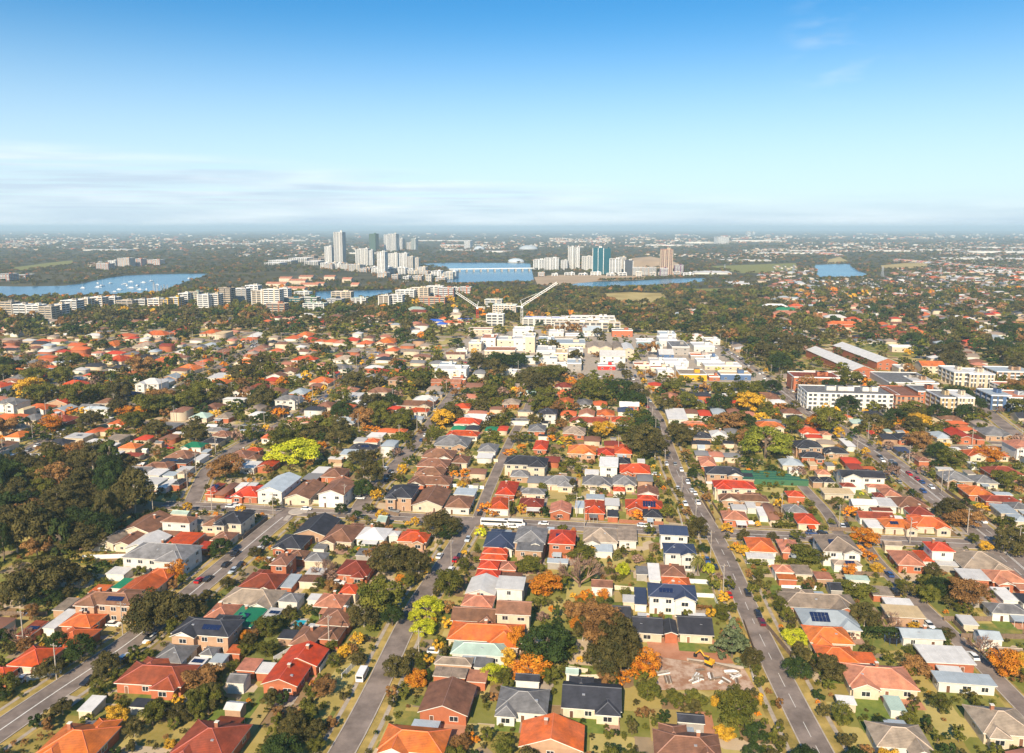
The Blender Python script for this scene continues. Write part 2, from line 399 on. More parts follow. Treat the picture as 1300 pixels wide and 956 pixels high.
# ------------------------------------------------------------------ trees
def crown_arrays(kind, seed, nl, nleaf, ls):
    """unit crown: radius ~1 in x,y ; z from 0 to 1 (height). leaf shards spread through lobes of uneven size."""
    rg = np.random.RandomState(seed); C, Rr = [], []
    if kind == 'conifer':
        for i in range(nl):
            t = rg.rand()**0.75; a = rg.rand()*6.283; rad = (1-t)*0.95+0.05
            q = rad*rg.uniform(0.35,1.0); C.append((q*math.cos(a), q*math.sin(a), 0.06+t*0.9)); Rr.append(0.07+0.13*(1-t))
    elif kind == 'column':
        for i in range(nl):
            t = rg.rand(); a = rg.rand()*6.283; rad = 0.8*math.sin(math.pi*min(0.97,0.12+t*0.85))**0.7
            C.append((rad*0.7*math.cos(a), rad*0.7*math.sin(a), t)); Rr.append(0.28)
    elif kind == 'gum':
        for i in range(nl):
            a = rg.rand()*6.283; q = math.sqrt(rg.rand())*0.80; el = rg.rand()
            z = 0.16+0.70*(1-q*q*0.7)*(0.25+0.75*el); C.append((q*math.cos(a)*rg.uniform(.85,1.1), q*math.sin(a), z)); Rr.append(rg.uniform(0.16,0.30))
    elif kind == 'dome':
        for i in range(nl):
            v = rg.randn(3); v /= np.linalg.norm(v); v[2] = abs(v[2])*1.0-0.25; q = rg.uniform(0.55,0.86)
            C.append((v[0]*q, v[1]*q, 0.36+v[2]*0.52*q/0.86)); Rr.append(rg.uniform(0.15,0.27))
    else:
        for i in range(nl):
            v = rg.randn(3); v /= np.linalg.norm(v); q = rg.uniform(0.35,0.80)
            C.append((v[0]*q, v[1]*q, 0.52+v[2]*0.42*q/0.8)); Rr.append(rg.uniform(0.16,0.32))
    C = np.array(C); Rr = np.array(Rr); wgt = Rr**2/np.sum(Rr**2)
    idx = rg.choice(len(C), nleaf, p=wgt)
    v = rg.randn(nleaf, 3); v /= np.linalg.norm(v, axis=1)[:,None]
    flip = (v[:,2] < -0.2); v[flip,2] *= -0.6
    rr = Rr[idx]*(0.62+0.38*np.sqrt(rg.rand(nleaf)))
    sc = np.array([1,1,0.5]) if kind in ('gum','dome','round') else np.array([1,1,0.35])
    P = C[idx]+v*rr[:,None]*np.where(kind=='conifer', np.array([1,1,0.22]), sc)
    # leaf shard = kite facing mostly outwards
    nrm = v+rg.randn(nleaf,3)*0.38; nrm /= np.linalg.norm(nrm,axis=1)[:,None]
    t1 = np.cross(nrm, rg.randn(nleaf,3)); t1 /= np.linalg.norm(t1,axis=1)[:,None]; t2 = np.cross(nrm, t1)
    s = (ls*rg.uniform(0.6,1.35,nleaf))[:,None]
    asp = rg.uniform(0.5,0.9,nleaf)[:,None]
    zf = np.array([1,1,0.6])
    V = np.stack([P-t1*s*zf, P-t2*s*asp*zf, P+t1*s*zf, P+t2*s*asp*zf], 1).reshape(-1,3)
    Fc = np.arange(nleaf*4).reshape(-1,4)
    return V, Fc, C
def crown_mesh(kind, seed, nl, nleaf, ls):
    V, Fc, C = crown_arrays(kind, seed, nl, nleaf, ls)
    me = quickmesh('crown', V, Fc, [M['leaf_G']])
    return me, C
def trunk_mesh(kind, C, seed, bark, h0=0.55, r=0.05):
    rg = random.Random(seed); mb = MB()
    mb.bar((0,0,-0.02),(0.02,0.01,h0), r, bark, 7, r*0.6)
    for c in rg.sample(list(map(tuple, C)), min(len(C), 7)):
        z0 = rg.uniform(0.25,h0); mb.bar((0.01,0.005,z0),(c[0]*0.85,c[1]*0.85,c[2]), r*0.45, bark, 5, r*0.12)
    return mb.mesh('trunk')
PROTO = {}
def proto(kind, var):
    key = (kind, var)
    if key in PROTO: return PROTO[key]
    s = sum(map(ord, kind))+var*17
    if kind == 'gum': me, C = crown_mesh('gum', s, 46, 6500, 0.038); tr = trunk_mesh(kind, C, s, M['palebark'], 0.6, 0.05)
    elif kind == 'dome': me, C = crown_mesh('dome', s, 70, 7500, 0.033); tr = trunk_mesh(kind, C, s, M['bark'], 0.5, 0.06)
    elif kind == 'round': me, C = crown_mesh('round', s, 42, 4600, 0.042); tr = trunk_mesh(kind, C, s, M['bark'], 0.5, 0.05)
    elif kind == 'shrub': me, C = crown_mesh('round', s, 16, 1300, 0.08); tr = trunk_mesh(kind, C, s, M['bark'], 0.4, 0.05)
    elif kind == 'conifer': me, C = crown_mesh('conifer', s, 110, 4200, 0.045); tr = trunk_mesh(kind, C, s, M['bark'], 0.9, 0.05)
    elif kind == 'column': me, C = crown_mesh('column', s, 26, 1500, 0.09); tr = trunk_mesh(kind, C, s, M['bark'], 0.7, 0.06)
    elif kind == 'bare':
        rg = random.Random(s); mb = MB(); bk = M['leaf_B']
        def br(p, d, L, r, lv):
            q = p+d*L; mb.bar(p, q, r, bk, 4 if lv > 1 else 5, r*0.6)
            if lv == 4: return
            for i in range(4 if lv < 3 else 3):
                n = (d+Vector((rg.uniform(-1,1),rg.uniform(-1,1),rg.uniform(-0.25,0.7)))*0.75).normalized(); br(q, n, L*rg.uniform(0.6,0.85), r*0.6, lv+1)
        for i in range(4):
            a = i*1.57+0.4; br(Vector((0,0,0.12)), Vector((math.cos(a)*0.8,math.sin(a)*0.8,0.55)).normalized(), 0.38, 0.045, 0)
        me = mb.mesh('crown'); t = MB(); t.bar((0,0,-0.02),(0,0,0.16),0.07,M['bark'],7,0.05); tr = t.mesh('trunk')
    elif kind == 'palm':
        rg = random.Random(s); mb = MB(); lf = M['leaf_P']
        for i in range(34):
            a = rg.uniform(0,6.28); el = rg.uniform(-0.3,1.1); p = Vector((0,0,0.78)); d = Vector((math.cos(a)*math.cos(el),math.sin(a)*math.cos(el),math.sin(el)*0.5)); side = Vector((-math.sin(a),math.cos(a),0))
            prev = p; seg = 5
            for j in range(seg):
                nx = prev+d*0.20; d = (d+Vector((0,0,-0.22))).normalized(); w0, w1 = 0.10*(1-j/seg)+0.03, 0.10*(1-(j+1)/seg)+0.01
                mb.face([prev-side*w0-Vector((0,0,.04)), prev, nx, nx-side*w1-Vector((0,0,.04))], lf)
                mb.face([prev, prev+side*w0-Vector((0,0,.04)), nx+side*w1-Vector((0,0,.04)), nx], lf); prev = nx
        me = mb.mesh('crown'); t = MB(); t.bar((0,0,-0.02),(0,0,0.8),0.09,M['bark'],8,0.07); tr = t.mesh('trunk')
    PROTO[key] = (me, tr); return PROTO[key]
TK = dict(E=('dome','spreading bright olive-green tree','broadleaf_tree'), G=('gum','dark olive gum tree','gum_tree'), D=('dome','dense dark green tree','broadleaf_tree'), V=('round','mid-green tree','broadleaf_tree'),
          A=('round','orange autumn tree','autumn_tree'), Y=('round','golden yellow autumn tree','autumn_tree'), L=('dome','lime yellow-green tree','broadleaf_tree'),
          S=('round','russet brown tree','autumn_tree'), B=('bare','bare leafless tree','bare_tree'), C=('conifer','spreading blue-green cedar','cedar_tree'),
          P=('palm','feathery palm','palm_tree'), K=('column','narrow conical conifer','cypress_tree'))
def tree(gx, gy, w, h, k, seed):
    if k not in 'PK': w *= 1.38; h *= 1.22
    rg = random.Random(seed); kind, look, name = TK[k]
    shrub = w < 4.6 and h < 5.5 and k not in 'PBK'
    if shrub: kind, name, look = 'shrub', 'shrub', look.replace('tree', 'shrub').replace('gum ', '')
    me, tr = proto(kind, rg.randrange(2 if kind != 'gum' else 3))
    root = ob(name, None, None, (gx, gy, 0), rg.uniform(0,6.28)); root.scale = (w/2, w/2, h)
    size = 'large ' if w > 14 else ('small ' if w < 6.5 and not shrub else '')
    if kind == 'bare': root.scale = (w/2.1, w/2.1, h*0.75)
    if kind == 'palm': root.scale = (w/2, w/2, h)
    thing(root, size+look, 'shrub' if shrub else 'tree', 'garden shrubs' if shrub else 'trees of the suburb', gx, gy, h*0.6)
    c = ob('crown', me, root)
    if kind not in ('palm',):
        c.material_slots[0].link = 'OBJECT'; c.material_slots[0].material = M['leaf_'+k]
    ob('trunk', tr, root)
    return root

# ------------------------------------------------------------------ cars and street furniture
def car_proto():
    b = MB(); g = MB(); P = M['car_W']
    prof = [(-2.2,0.35),(-2.2,0.85),(-1.95,0.98),(1.1,0.98),(2.05,0.82),(2.2,0.62),(2.2,0.35)]
    for s in (-1, 1): b.face([(x, s*0.88, z) for x, z in (prof if s > 0 else prof[::-1])][::-1], P)
    for i in range(len(prof)):
        (xa,za),(xb,zb) = prof[i], prof[(i+1) % len(prof)]
        b.face([(xa,-0.88,za),(xa,0.88,za),(xb,0.88,zb),(xb,-0.88,zb)], P)
    b.face([(-1.5,-0.70,1.43),(0.25,-0.70,1.43),(0.25,0.70,1.43),(-1.5,0.70,1.43)], P)
    ro = [(-1.5,1.425),(0.25,1.425)]; lo = [(-1.95,0.985),(1.0,0.985)]
    g.face([(-1.95,-0.82,0.985),(1.0,-0.82,0.985),(0.25,-0.68,1.425),(-1.5,-0.68,1.425)], M['glass'])
    g.face([(1.0,0.82,0.985),(-1.95,0.82,0.985),(-1.5,0.68,1.425),(0.25,0.68,1.425)], M['glass'])
    g.face([(1.0,-0.82,0.985),(1.0,0.82,0.985),(0.25,0.68,1.425),(0.25,-0.68,1.425)], M['glass'])
    g.face([(-1.95,0.82,0.985),(-1.95,-0.82,0.985),(-1.5,-0.68,1.425),(-1.5,0.68,1.425)], M['glass'])
    w = MB(); w.bar((0,-0.12,0),(0,0.12,0),0.33,M['tyre'],12); w.bar((0,-0.13,0),(0,0.13,0),0.18,M['alu'],8)
    return b.mesh('car_body'), g.mesh('car_windows'), w.mesh('wheel')
CARP = None
def car(gx, gy, rz, c, seed=0):
    global CARP
    if CARP is None: CARP = car_proto()
    root = ob('parked_car', None, None, (gx, gy, 0.12), rz)
    thing(root, CARN[c]+' car on', 'car', 'cars on the streets and driveways', gx, gy)
    b = ob('body', CARP[0], root); b.material_slots[0].link = 'OBJECT'; b.material_slots[0].material = M['car_'+c]
    ob('windows', CARP[1], root)
    for x in (-1.35, 1.35):
        for y in (-0.8, 0.8): ob('wheel', CARP[2], root, (x, y, 0.33))
    return root
def van(gx, gy, rz, L, look, cat, name):
    root = ob(name, None, None, (gx, gy, 0.12), rz); thing(root, look, cat, None, gx, gy, fixed=True)
    b = MB(); hh = 2.3 if L < 8 else 2.8
    b.box(-L/2,-1.0,0.35,L/2-0.9,1.0,hh,M['car_W']); b.box(L/2-0.898,-0.98,0.35,L/2,0.98,hh*0.62,M['car_W'])
    b.face([(L/2-0.898,-0.98,hh-0.02),(L/2-0.898,0.98,hh-0.02),(L/2,0.98,hh*0.62),(L/2,-0.98,hh*0.62)][::-1], M['glass'])
    ob('body', b.mesh('body'), root)
    g = MB()
    for s in (-1, 1): g.box(-L/2+0.3, s*1.0-0.02, hh*0.55, L/2-1.2, s*1.0+0.02, hh*0.85, M['glass'])
    g.box(-L/2-0.02,-0.8,hh*0.55,-L/2+0.01,0.8,hh*0.85,M['glass'])
    ob('windows', g.mesh('windows'), root)
    wme = (CARP or car_proto())[2]
    for x in (-L/2+1.2, L/2-1.2):
        for y in (-0.92, 0.92): ob('wheel', wme, root, (x, y, 0.4)).scale = (1.2,1,1.2)
_pole = None
def pole(gx, gy, rz):
    global _pole
    if _pole is None:
        a = MB(); a.bar((0,0,0),(0,0,10.5),0.19,M['palebark'],8,0.13)
        b = MB(); b.box(-1.2,-0.06,9.7,1.2,0.06,9.85,M['timber'])
        for x in (-1.05,-0.5,0.5,1.05): b.bar((x,0,9.85),(x,0,10.05),0.05,M['white'],6)
        c = MB(); c.bar((0,-0.1,8.2),(0,-1.8,8.7),0.04,M['alu'],5); c.box(-0.12,-2.2,8.62,0.12,-1.7,8.74,M['white'])
        _pole = (a.mesh('pole'), b.mesh('crossarm'), c.mesh('lamp_arm'))
    root = ob('power_pole', None, None, (gx, gy, 0), rz); thing(root, 'timber power pole on', 'power pole', 'power poles along the streets', gx, gy, 5)
    ob('pole', _pole[0], root); ob('crossarm', _pole[1], root); ob('lamp_arm', _pole[2], root)
def fence(pts, h, mat, look, loc):
    mb = MB()
    for (a, b) in zip(pts[:-1], pts[1:]):
        d = Vector((b[0]-a[0], b[1]-a[1])); L = d.length
        if L < 0.5: continue
        d /= L; n = Vector((-d.y, d.x))*0.04
        n0 = len(mb.v)
        c = [(a[0]+n.x,a[1]+n.y),(b[0]+n.x,b[1]+n.y),(b[0]-n.x,b[1]-n.y),(a[0]-n.x,a[1]-n.y)]
        mb.v += [(x,y,0) for x,y in c]+[(x,y,h) for x,y in c]
        for f in ((0,1,5,4),(1,2,6,5),(2,3,7,6),(3,0,4,7),(4,5,6,7)): mb.f.append(tuple(n0+i for i in f)); mb.m.append(mb.mi(M[mat]))
        k = int(L/2.4)
        for i in range(k+1):
            x, y = a[0]+d.x*L*i/max(1,k), a[1]+d.y*L*i/max(1,k); mb.box(x-0.06,y-0.06,0,x+0.06,y+0.06,h+0.08,M[mat], nobottom=True)
    if not mb.v: return
    cx = sum(p[0] for p in pts)/len(pts); cy = sum(p[1] for p in pts)/len(pts)
    o = ob('fence', mb.mesh('fence')); 
    thing(o, look, 'fence', 'garden fences', cx, cy, 1)
    return o

# ------------------------------------------------------------------ larger buildings
def block(gx, gy, rot, w, d, h, look, cat='apartment block', name='apartment_block', wallm='wall_W', slabm='white', floors=None, balc=True, bays=None, roofm='roof_g',
          windows=False, group=None, lifts=2, sawtooth=0, fixed=False, gable=False, seed=0):
    rg = random.Random(seed); root = ob(name, None, None, (gx, gy, 0), rot)
    thing(root, look, cat, group, gx, gy, h, fixed=fixed)
    fl = floors or max(1, round(h/3.1)); fh = h/fl; x0,x1,y0,y1 = -w/2,w/2,-d/2,d/2
    wl = MB(); W_ = M[wallm]
    if windows: wl.box(x0,y0,0,x1,y1,h, W_, nobottom=True)
    else:
        wl.box(x0+0.6,y0+0.6,0,x1-0.6,y1-0.6,h, M['teal'] if 'teal' in (wallm, slabm) else M['blockglass'], nobottom=True)
    ob('wall', wl.mesh('wall'), root)
    if not windows:
        fa = MB(); S = M[slabm]; W2 = W_
        for k in range(1, fl): fa.box(x0,y0,k*fh-0.15,x1,y1,k*fh+(0.85 if (balc and k % 1 == 0) else 0.25), S)
        nb = bays or max(2, int(w/7)); nd = max(2, int(d/7))
        for i in range(nb+1):
            x = x0+w*i/nb; ww = 0.5 if i % 2 else 1.1
            fa.box(max(x0-.03,x-ww),y0-0.05,0,min(x1+.03,x+ww),y0+0.9,h-0.02,W2,nobottom=True); fa.box(max(x0-.03,x-ww),y1-0.9,0,min(x1+.03,x+ww),y1+0.05,h-0.02,W2,nobottom=True)
        for i in range(nd+1):
            y = y0+d*i/nd; ww = 0.9
            fa.box(x0-0.06,max(y0-.04,y-ww),0,x0+0.9,min(y1+.04,y+ww),h-0.01,W2,nobottom=True); fa.box(x1-0.9,max(y0-.04,y-ww),0,x1+0.06,min(y1+.04,y+ww),h-0.01,W2,nobottom=True)
        ob('facade', fa.mesh('facade'), root)
    else:
        n = max(1, int(w/windows)); n = min(n, max(1, 80//fl))
        for k in range(fl):
            for i in range(n):
                ob('window', win_mesh(1.8,1.5), root, (x0+w*(i+0.5)/n, y0, k*fh+0.9))
    rf = MB()
    if gable: roof_gable(rf, x0-0.4,y0-0.4,x1+0.4,y1+0.4,h+0.1, 0.2*d if gable == 'x' else 0.2*w, M[roofm], M['trim'], W_, gable, False)
    else:
        rf.box(x0-0.1,y0-0.1,h,x1+0.1,y1+0.1,h+0.25,M[slabm],top=M[roofm])
        for a,b,c,e in ((x0-.1,y0-.1,x1+.1,y0+.2),(x0-.1,y1-.2,x1+.1,y1+.1),(x0-.1,y0+.2,x0+.2,y1-.2),(x1-.2,y0+.2,x1+.1,y1-.2)): rf.box(a,b,h+0.25,c,e,h+0.8,M[slabm])
    r = ob('roof', rf.mesh('roof'), root)
    for i in range(lifts):
        lw, ld = min(w*0.2,6), min(d*0.4,5); cx = rg.uniform(x0+lw, x1-lw) if w > 3*lw else 0; l = MB()
        l.box(cx-lw/2,-ld/2,h+0.25,cx+lw/2,ld/2,h+2.8+min(3,h*0.03),W_,top=M['roof_g']); ob('lift_housing', l.mesh('lift_housing'), r)
    return root
def block_px(px, base, wpx, top, look, dm=None, z=0, rot=GR, **k):
    """front base centre at a photo point; width and height read off in photo pixels"""
    x, y = ground(px, base); _, _, dep = project(x, y); w = wpx*dep/F
    a = math.atan(-((top-CY)/F))-PITCH; r0 = math.hypot(x, y)*math.cos(math.atan2(x, y)); h = max(3.0, H+y*math.tan(a))
    d = dm or max(10, min(w, 22)); 
    gx, gy = x-math.sin(rot)*d/2, y+math.cos(rot)*d/2
    occ_rect(gx, gy, rot, w+4, d+4)
    return block(gx, gy, rot, w, d, h, look, **k)
# ------------------------------------------------------------------ occupancy raster (2 m cells)
OX, OY, OC = -900, 120, 2.0
OCC = np.zeros((900, 800), bool)      # x, y
ROADM = np.zeros((900, 800), bool)
def occ_cells(gx, gy, rot, w, d):
    nx, ny = max(2, int(w/1.4)+1), max(2, int(d/1.4)+1)
    u, v = np.meshgrid(np.linspace(-w/2,w/2,nx), np.linspace(-d/2,d/2,ny))
    X = gx+u*math.cos(rot)-v*math.sin(rot); Y = gy+u*math.sin(rot)+v*math.cos(rot)
    i = ((X-OX)/OC).astype(int).ravel(); j = ((Y-OY)/OC).astype(int).ravel()
    ok = (i >= 0)&(i < 900)&(j >= 0)&(j < 800)
    return i[ok], j[ok]
def occ_rect(gx, gy, rot, w, d): i, j = occ_cells(gx, gy, rot, w, d); OCC[i, j] = True
def occ_free(gx, gy, rot, w, d, road=True):
    i, j = occ_cells(gx, gy, rot, w, d)
    if len(i) == 0: return True
    return not (OCC[i, j].any() or (road and ROADM[i, j].any()))
# ================================================================== LAYOUT
ROADS = {   # name: (width m, verge m, photo polyline)
 'main_diagonal': (8.4, 4.5, [(-130,1010),(-40,957),(30,906),(90,866),(160,820),(250,748),(300,706),(340,672),(368,650)]),
 'cross': (9, 3.2, [(205,642),(230,642),(300,645),(330,647),(368,650),(460,653),(520,657),(600,662),(700,667),(820,673),(900,676),(960,679),(1080,684),(1150,687),(1240,691),(1330,698),(1420,706)]),
 'shady': (6.0, 4, [(400,1010),(436,956),(482,866),(505,815),(530,765),(560,722),(577,695),(598,662)]),
 'lane_centre': (4.6, 1.0, [(607,659),(617,630),(628,605),(640,577),(652,552),(665,530),(672,512)]),
 'leafy': (7, 3.5, [(452,653),(462,636),(478,615),(495,600),(512,580),(530,560),(552,531),(575,500),(596,468)]),
 'straight': (6.6, 5.2, [(1068,1010),(1040,956),(993,866),(976,830),(959,796),(938,746),(920,705),(905,677),(890,652),(878,632),(862,606),(851,576),(842,552),(836,532),(820,508),(806,484),(795,464)]),
 'lane_right': (4.8, 1.2, [(1400,1000),(1350,950),(1266,864),(1232,828),(1184,784),(1150,750),(1128,730),(1108,710),(1094,686)]),
 'lane_mid': (4.4, 1.5, [(1066,682),(1057,659),(1040,640),(1024,624),(1016,614)]),
 'highway': (12.5, 3, [(905,436),(932,454),(960,474),(992,496),(1015,514),(1045,534),(1080,555),(1110,572),(1140,594),(1170,616),(1195,636),(1225,660),(1265,692),(1320,740)]),
 'cross_back': (9, 3, [(985,492),(900,489),(830,485),(770,480),(700,476),(640,470),(600,462),(560,452),(520,449),(460,447),(415,440),(340,433),(260,432),(180,430)]),
 'left_back': (7.5, 3.5, [(-60,622),(-20,598),(25,577),(60,558),(90,545),(137,526),(170,512),(215,498),(240,485),(280,465),(310,447),(332,434)]),
 'left_mid': (6.5, 3, [(243,640),(262,596),(300,568),(340,548),(385,522),(420,498),(450,475),(474,450)]),
 'right_cross': (7, 3, [(1110,570),(1180,569),(1240,568),(1340,570)]),
 'right_far': (8, 3, [(1219,492),(1240,510),(1262,530),(1300,560),(1360,600)]),
}
def dens(pts, step=6.0):
    out = []
    for a, b in zip(pts[:-1], pts[1:]):
        n = max(1, int(math.hypot(b[0]-a[0], b[1]-a[1])/step))
        for i in range(n): out.append((a[0]+(b[0]-a[0])*i/n, a[1]+(b[1]-a[1])*i/n))
    out.append(pts[-1]); return out
def smooth(p, n=3):
    for _ in range(n): p = [p[0]]+[((p[i-1][0]+2*p[i][0]+p[i+1][0])/4, (p[i-1][1]+2*p[i][1]+p[i+1][1])/4) for i in range(1,len(p)-1)]+[p[-1]]
    return p
RP = {}
for k, (w, vg, pts) in ROADS.items(): RP[k] = smooth(dens([ground(*p) for p in pts], 5.0), 4)
# auxiliary streets further back, running with the grid
gu = Vector((math.cos(GR), math.sin(GR))); gv = Vector((-math.sin(GR), math.cos(GR)))
def G2(u, v): p = gu*u+gv*v; return p.x, p.y
ROADN = dict(main_diagonal='the diagonal main road', cross='the long cross street', shady='the tree-shaded street', lane_centre='the centre lane', leafy='the leafy street', straight='the long straight street', lane_right='the narrow right lane', lane_mid='the short lane', highway='the wide highway', cross_back='the shopping road', left_back='the back left road', left_mid='the winding left street', right_cross='the right side street', right_far='the far right street')
def on_road(x, y):
    b = min(((math.hypot(p[0]-x, p[1]-y), k) for k, q in RP.items() for p in q))
    return ' on '+ROADN.get(b[1], 'a back street') if b[0] < 13 else ' off the street'
AUX = []
for i, v in enumerate((430, 505, 640, 735, 830)): AUX.append((6.5, [G2(-760, v+30), G2(-140, v)] if v < 700 else [G2(-900, v+20), G2(-60, v)]))
for v in (380, 452): AUX.append((6.0, [G2(215, v), G2(420, v)]))
for u in (-560, -430): AUX.append((6.5, [G2(u, 440), G2(u+30, 900)]))
for i, (w, p) in enumerate(AUX): RP['aux%d' % i] = dens(p, 6.0); ROADS['aux%d' % i] = (w, 2.5, None)
def normals(p):
    out = []
    for i in range(len(p)):
        a, b = p[max(0,i-1)], p[min(len(p)-1,i+1)]; d = Vector((b[0]-a[0], b[1]-a[1])).normalized(); out.append((-d.y, d.x))
    return out
def ribbon(p, o0, o1, z, mb, mat, skip=None, h=0):
    nn = normals(p)
    L = [(p[i][0]+nn[i][0]*o0, p[i][1]+nn[i][1]*o0) for i in range(len(p))]; Rr = [(p[i][0]+nn[i][0]*o1, p[i][1]+nn[i][1]*o1) for i in range(len(p))]
    for i in range(len(p)-1):
        if skip and skip((L[i][0]+Rr[i+1][0])/2, (L[i][1]+Rr[i+1][1])/2): continue
        q = [(*L[i+1],z),(*L[i],z),(*Rr[i],z),(*Rr[i+1],z)]
        if o1 > o0: q = q[::-1]
        mb.face(q, mat)
        if h:
            for s in (L, Rr): mb.face([(*s[i],z-h),(*s[i+1],z-h),(*s[i+1],z),(*s[i],z)], mat)
for k, p in RP.items():
    w = ROADS[k][0]
    for (x, y), n in zip(dens(p, 1.5), [0]*100000):
        i, j = occ_cells(x, y, 0, w, w); ROADM[i, j] = True
def near_other(k):
    others = [(q, ROADS[o][0]/2) for o, q in RP.items() if o != k]
    flat = np.array([(x, y, r) for q, r in others for x, y in dens(q, 3.0)])
    def f(x, y): return bool((np.hypot(flat[:,0]-x, flat[:,1]-y) < flat[:,2]+0.8).any())
    return f
def groundmat():
    """dry and green lawn, bare earth and paving, plot by plot on the suburb's grid"""
    m, nt, b = newmat('suburb_ground')
    N = nt.nodes; tc = N.new('ShaderNodeTexCoord'); mp = N.new('ShaderNodeMapping'); mp.inputs['Rotation'].default_value = (0,0,R(7))
    lk(nt, tc.outputs['Object'], mp.inputs['Vector'])
    vo = N.new('ShaderNodeTexVoronoi'); vo.distance = 'CHEBYCHEV'; vo.inputs['Scale'].default_value = 0.11; vo.inputs['Randomness'].default_value = 0.75
    lk(nt, mp.outputs[0], vo.inputs['Vector'])
    sx = N.new('ShaderNodeSeparateColor'); lk(nt, vo.outputs['Color'], sx.inputs[0])
    cr = N.new('ShaderNodeValToRGB'); cr.color_ramp.interpolation = 'CONSTANT'
    els = [(0.0,(0.17,0.19,0.03)),(0.20,(0.40,0.31,0.09)),(0.34,(0.24,0.14,0.085)),(0.46,(0.46,0.38,0.13)),(0.57,(0.30,0.22,0.16)),(0.66,(0.58,0.45,0.33)),(0.78,(0.11,0.15,0.025)),(0.91,(0.28,0.22,0.05))]
    e = cr.color_ramp.elements; e[0].position = 0; e[0].color = (*els[0][1],1); e[1].position = els[1][0]; e[1].color = (*els[1][1],1)
    for p, c in els[2:]: n = e.new(p); n.color = (*c,1)
    lk(nt, sx.outputs[0], cr.inputs[0])
    no = N.new('ShaderNodeTexNoise'); no.inputs['Scale'].default_value = 0.16; no.inputs['Detail'].default_value = 8; no.inputs['Roughness'].default_value = 0.7
    lk(nt, tc.outputs['Object'], no.inputs['Vector'])
    cr2 = N.new('ShaderNodeValToRGB'); cr2.color_ramp.elements[0].position = 0.35; cr2.color_ramp.elements[0].color = (0.12,0.115,0.04,1)
    cr2.color_ramp.elements[1].position = 0.68; cr2.color_ramp.elements[1].color = (0.50,0.37,0.18,1)
    lk(nt, no.outputs['Fac'], cr2.inputs[0])
    n2 = N.new('ShaderNodeTexNoise'); n2.inputs['Scale'].default_value = 0.03; n2.inputs['Detail'].default_value = 3; lk(nt, tc.outputs['Object'], n2.inputs['Vector'])
    mx = N.new('ShaderNodeMix'); mx.data_type = 'RGBA'; mx.inputs[0].default_value = 0.30
    lk(nt, cr.outputs[0], mx.inputs[6]); lk(nt, cr2.outputs[0], mx.inputs[7])
    # wooded country far off
    sep = N.new('ShaderNodeSeparateXYZ'); lk(nt, tc.outputs['Object'], sep.inputs[0])
    mr = N.new('ShaderNodeMapRange'); mr.inputs['From Min'].default_value = 1000; mr.inputs['From Max'].default_value = 1500; lk(nt, sep.outputs['Y'], mr.inputs['Value'])
    n3 = N.new('ShaderNodeTexNoise'); n3.inputs['Scale'].default_value = 0.006; n3.inputs['Detail'].default_value = 9; n3.inputs['Roughness'].default_value = 0.75; lk(nt, tc.outputs['Object'], n3.inputs['Vector'])
    cr3 = N.new('ShaderNodeValToRGB'); cr3.color_ramp.elements[0].position = 0.38; cr3.color_ramp.elements[0].color = (0.035,0.042,0.022,1)
    cr3.color_ramp.elements[1].position = 0.66; cr3.color_ramp.elements[1].color = (0.13,0.11,0.065,1); lk(nt, n3.outputs['Fac'], cr3.inputs[0])
    m3 = N.new('ShaderNodeMix'); m3.data_type = 'RGBA'; lk(nt, mr.outputs[0], m3.inputs[0]); lk(nt, mx.outputs[2], m3.inputs[6]); lk(nt, cr3.outputs[0], m3.inputs[7])
    lk(nt, m3.outputs[2], b.inputs['Base Color']); b.inputs['Roughness'].default_value = 0.95; b.inputs['Specular IOR Level'].default_value = 0.05
    return m
def noisemat(name, c1, c2, scale, rough=0.9, detail=6, lo=0.35, hi=0.65, spec=0.2):
    m, nt, b = newmat(name); N = nt.nodes; tc = N.new('ShaderNodeTexCoord'); no = N.new('ShaderNodeTexNoise')
    no.inputs['Scale'].default_value = scale; no.inputs['Detail'].default_value = detail; no.inputs['Roughness'].default_value = 0.65; lk(nt, tc.outputs['Object'], no.inputs['Vector'])
    cr = N.new('ShaderNodeValToRGB'); cr.color_ramp.elements[0].position = lo; cr.color_ramp.elements[1].position = hi
    cr.color_ramp.elements[0].color = (*c1,1); cr.color_ramp.elements[1].color = (*c2,1); lk(nt, no.outputs['Fac'], cr.inputs[0])
    lk(nt, cr.outputs[0], b.inputs['Base Color']); b.inputs['Roughness'].default_value = rough; b.inputs['Specular IOR Level'].default_value = spec
    return m
M['teal'] = mat_plain('teal_glass', (0.010,0.11,0.15), 0.12, spec=0.7, var=0.2)
M['ground'] = groundmat()
M['asphalt'] = noisemat('asphalt', (0.15,0.12,0.105), (0.28,0.225,0.195), 0.12, 0.95, detail=10, lo=0.38, hi=0.62)
M['verge'] = noisemat('verge_grass', (0.20,0.155,0.04), (0.48,0.34,0.11), 0.16, 0.95)
M['foot'] = noisemat('footpath_concrete', (0.30,0.25,0.20), (0.44,0.37,0.30), 0.5)
M['kerb'] = noisemat('kerb_concrete', (0.36,0.31,0.26), (0.48,0.42,0.36), 0.5)
M['marking'] = mat_plain('road_paint', (0.72,0.70,0.66), 0.7, var=0.2)
M['drygrass'] = noisemat('dry_grass', (0.30,0.22,0.07), (0.46,0.36,0.15), 0.02)
M['lawn'] = noisemat('lawn', (0.09,0.14,0.03), (0.30,0.24,0.06), 0.2)
M['dirt'] = noisemat('red_earth', (0.36,0.15,0.08), (0.52,0.26,0.16), 0.12, detail=9)
M['tan'] = noisemat('bare_tan_earth', (0.34,0.24,0.15), (0.46,0.34,0.22), 0.01)
M['rubble'] = noisemat('pale_rubble', (0.32,0.17,0.10), (0.50,0.36,0.27), 0.3, detail=10, lo=0.42, hi=0.58)
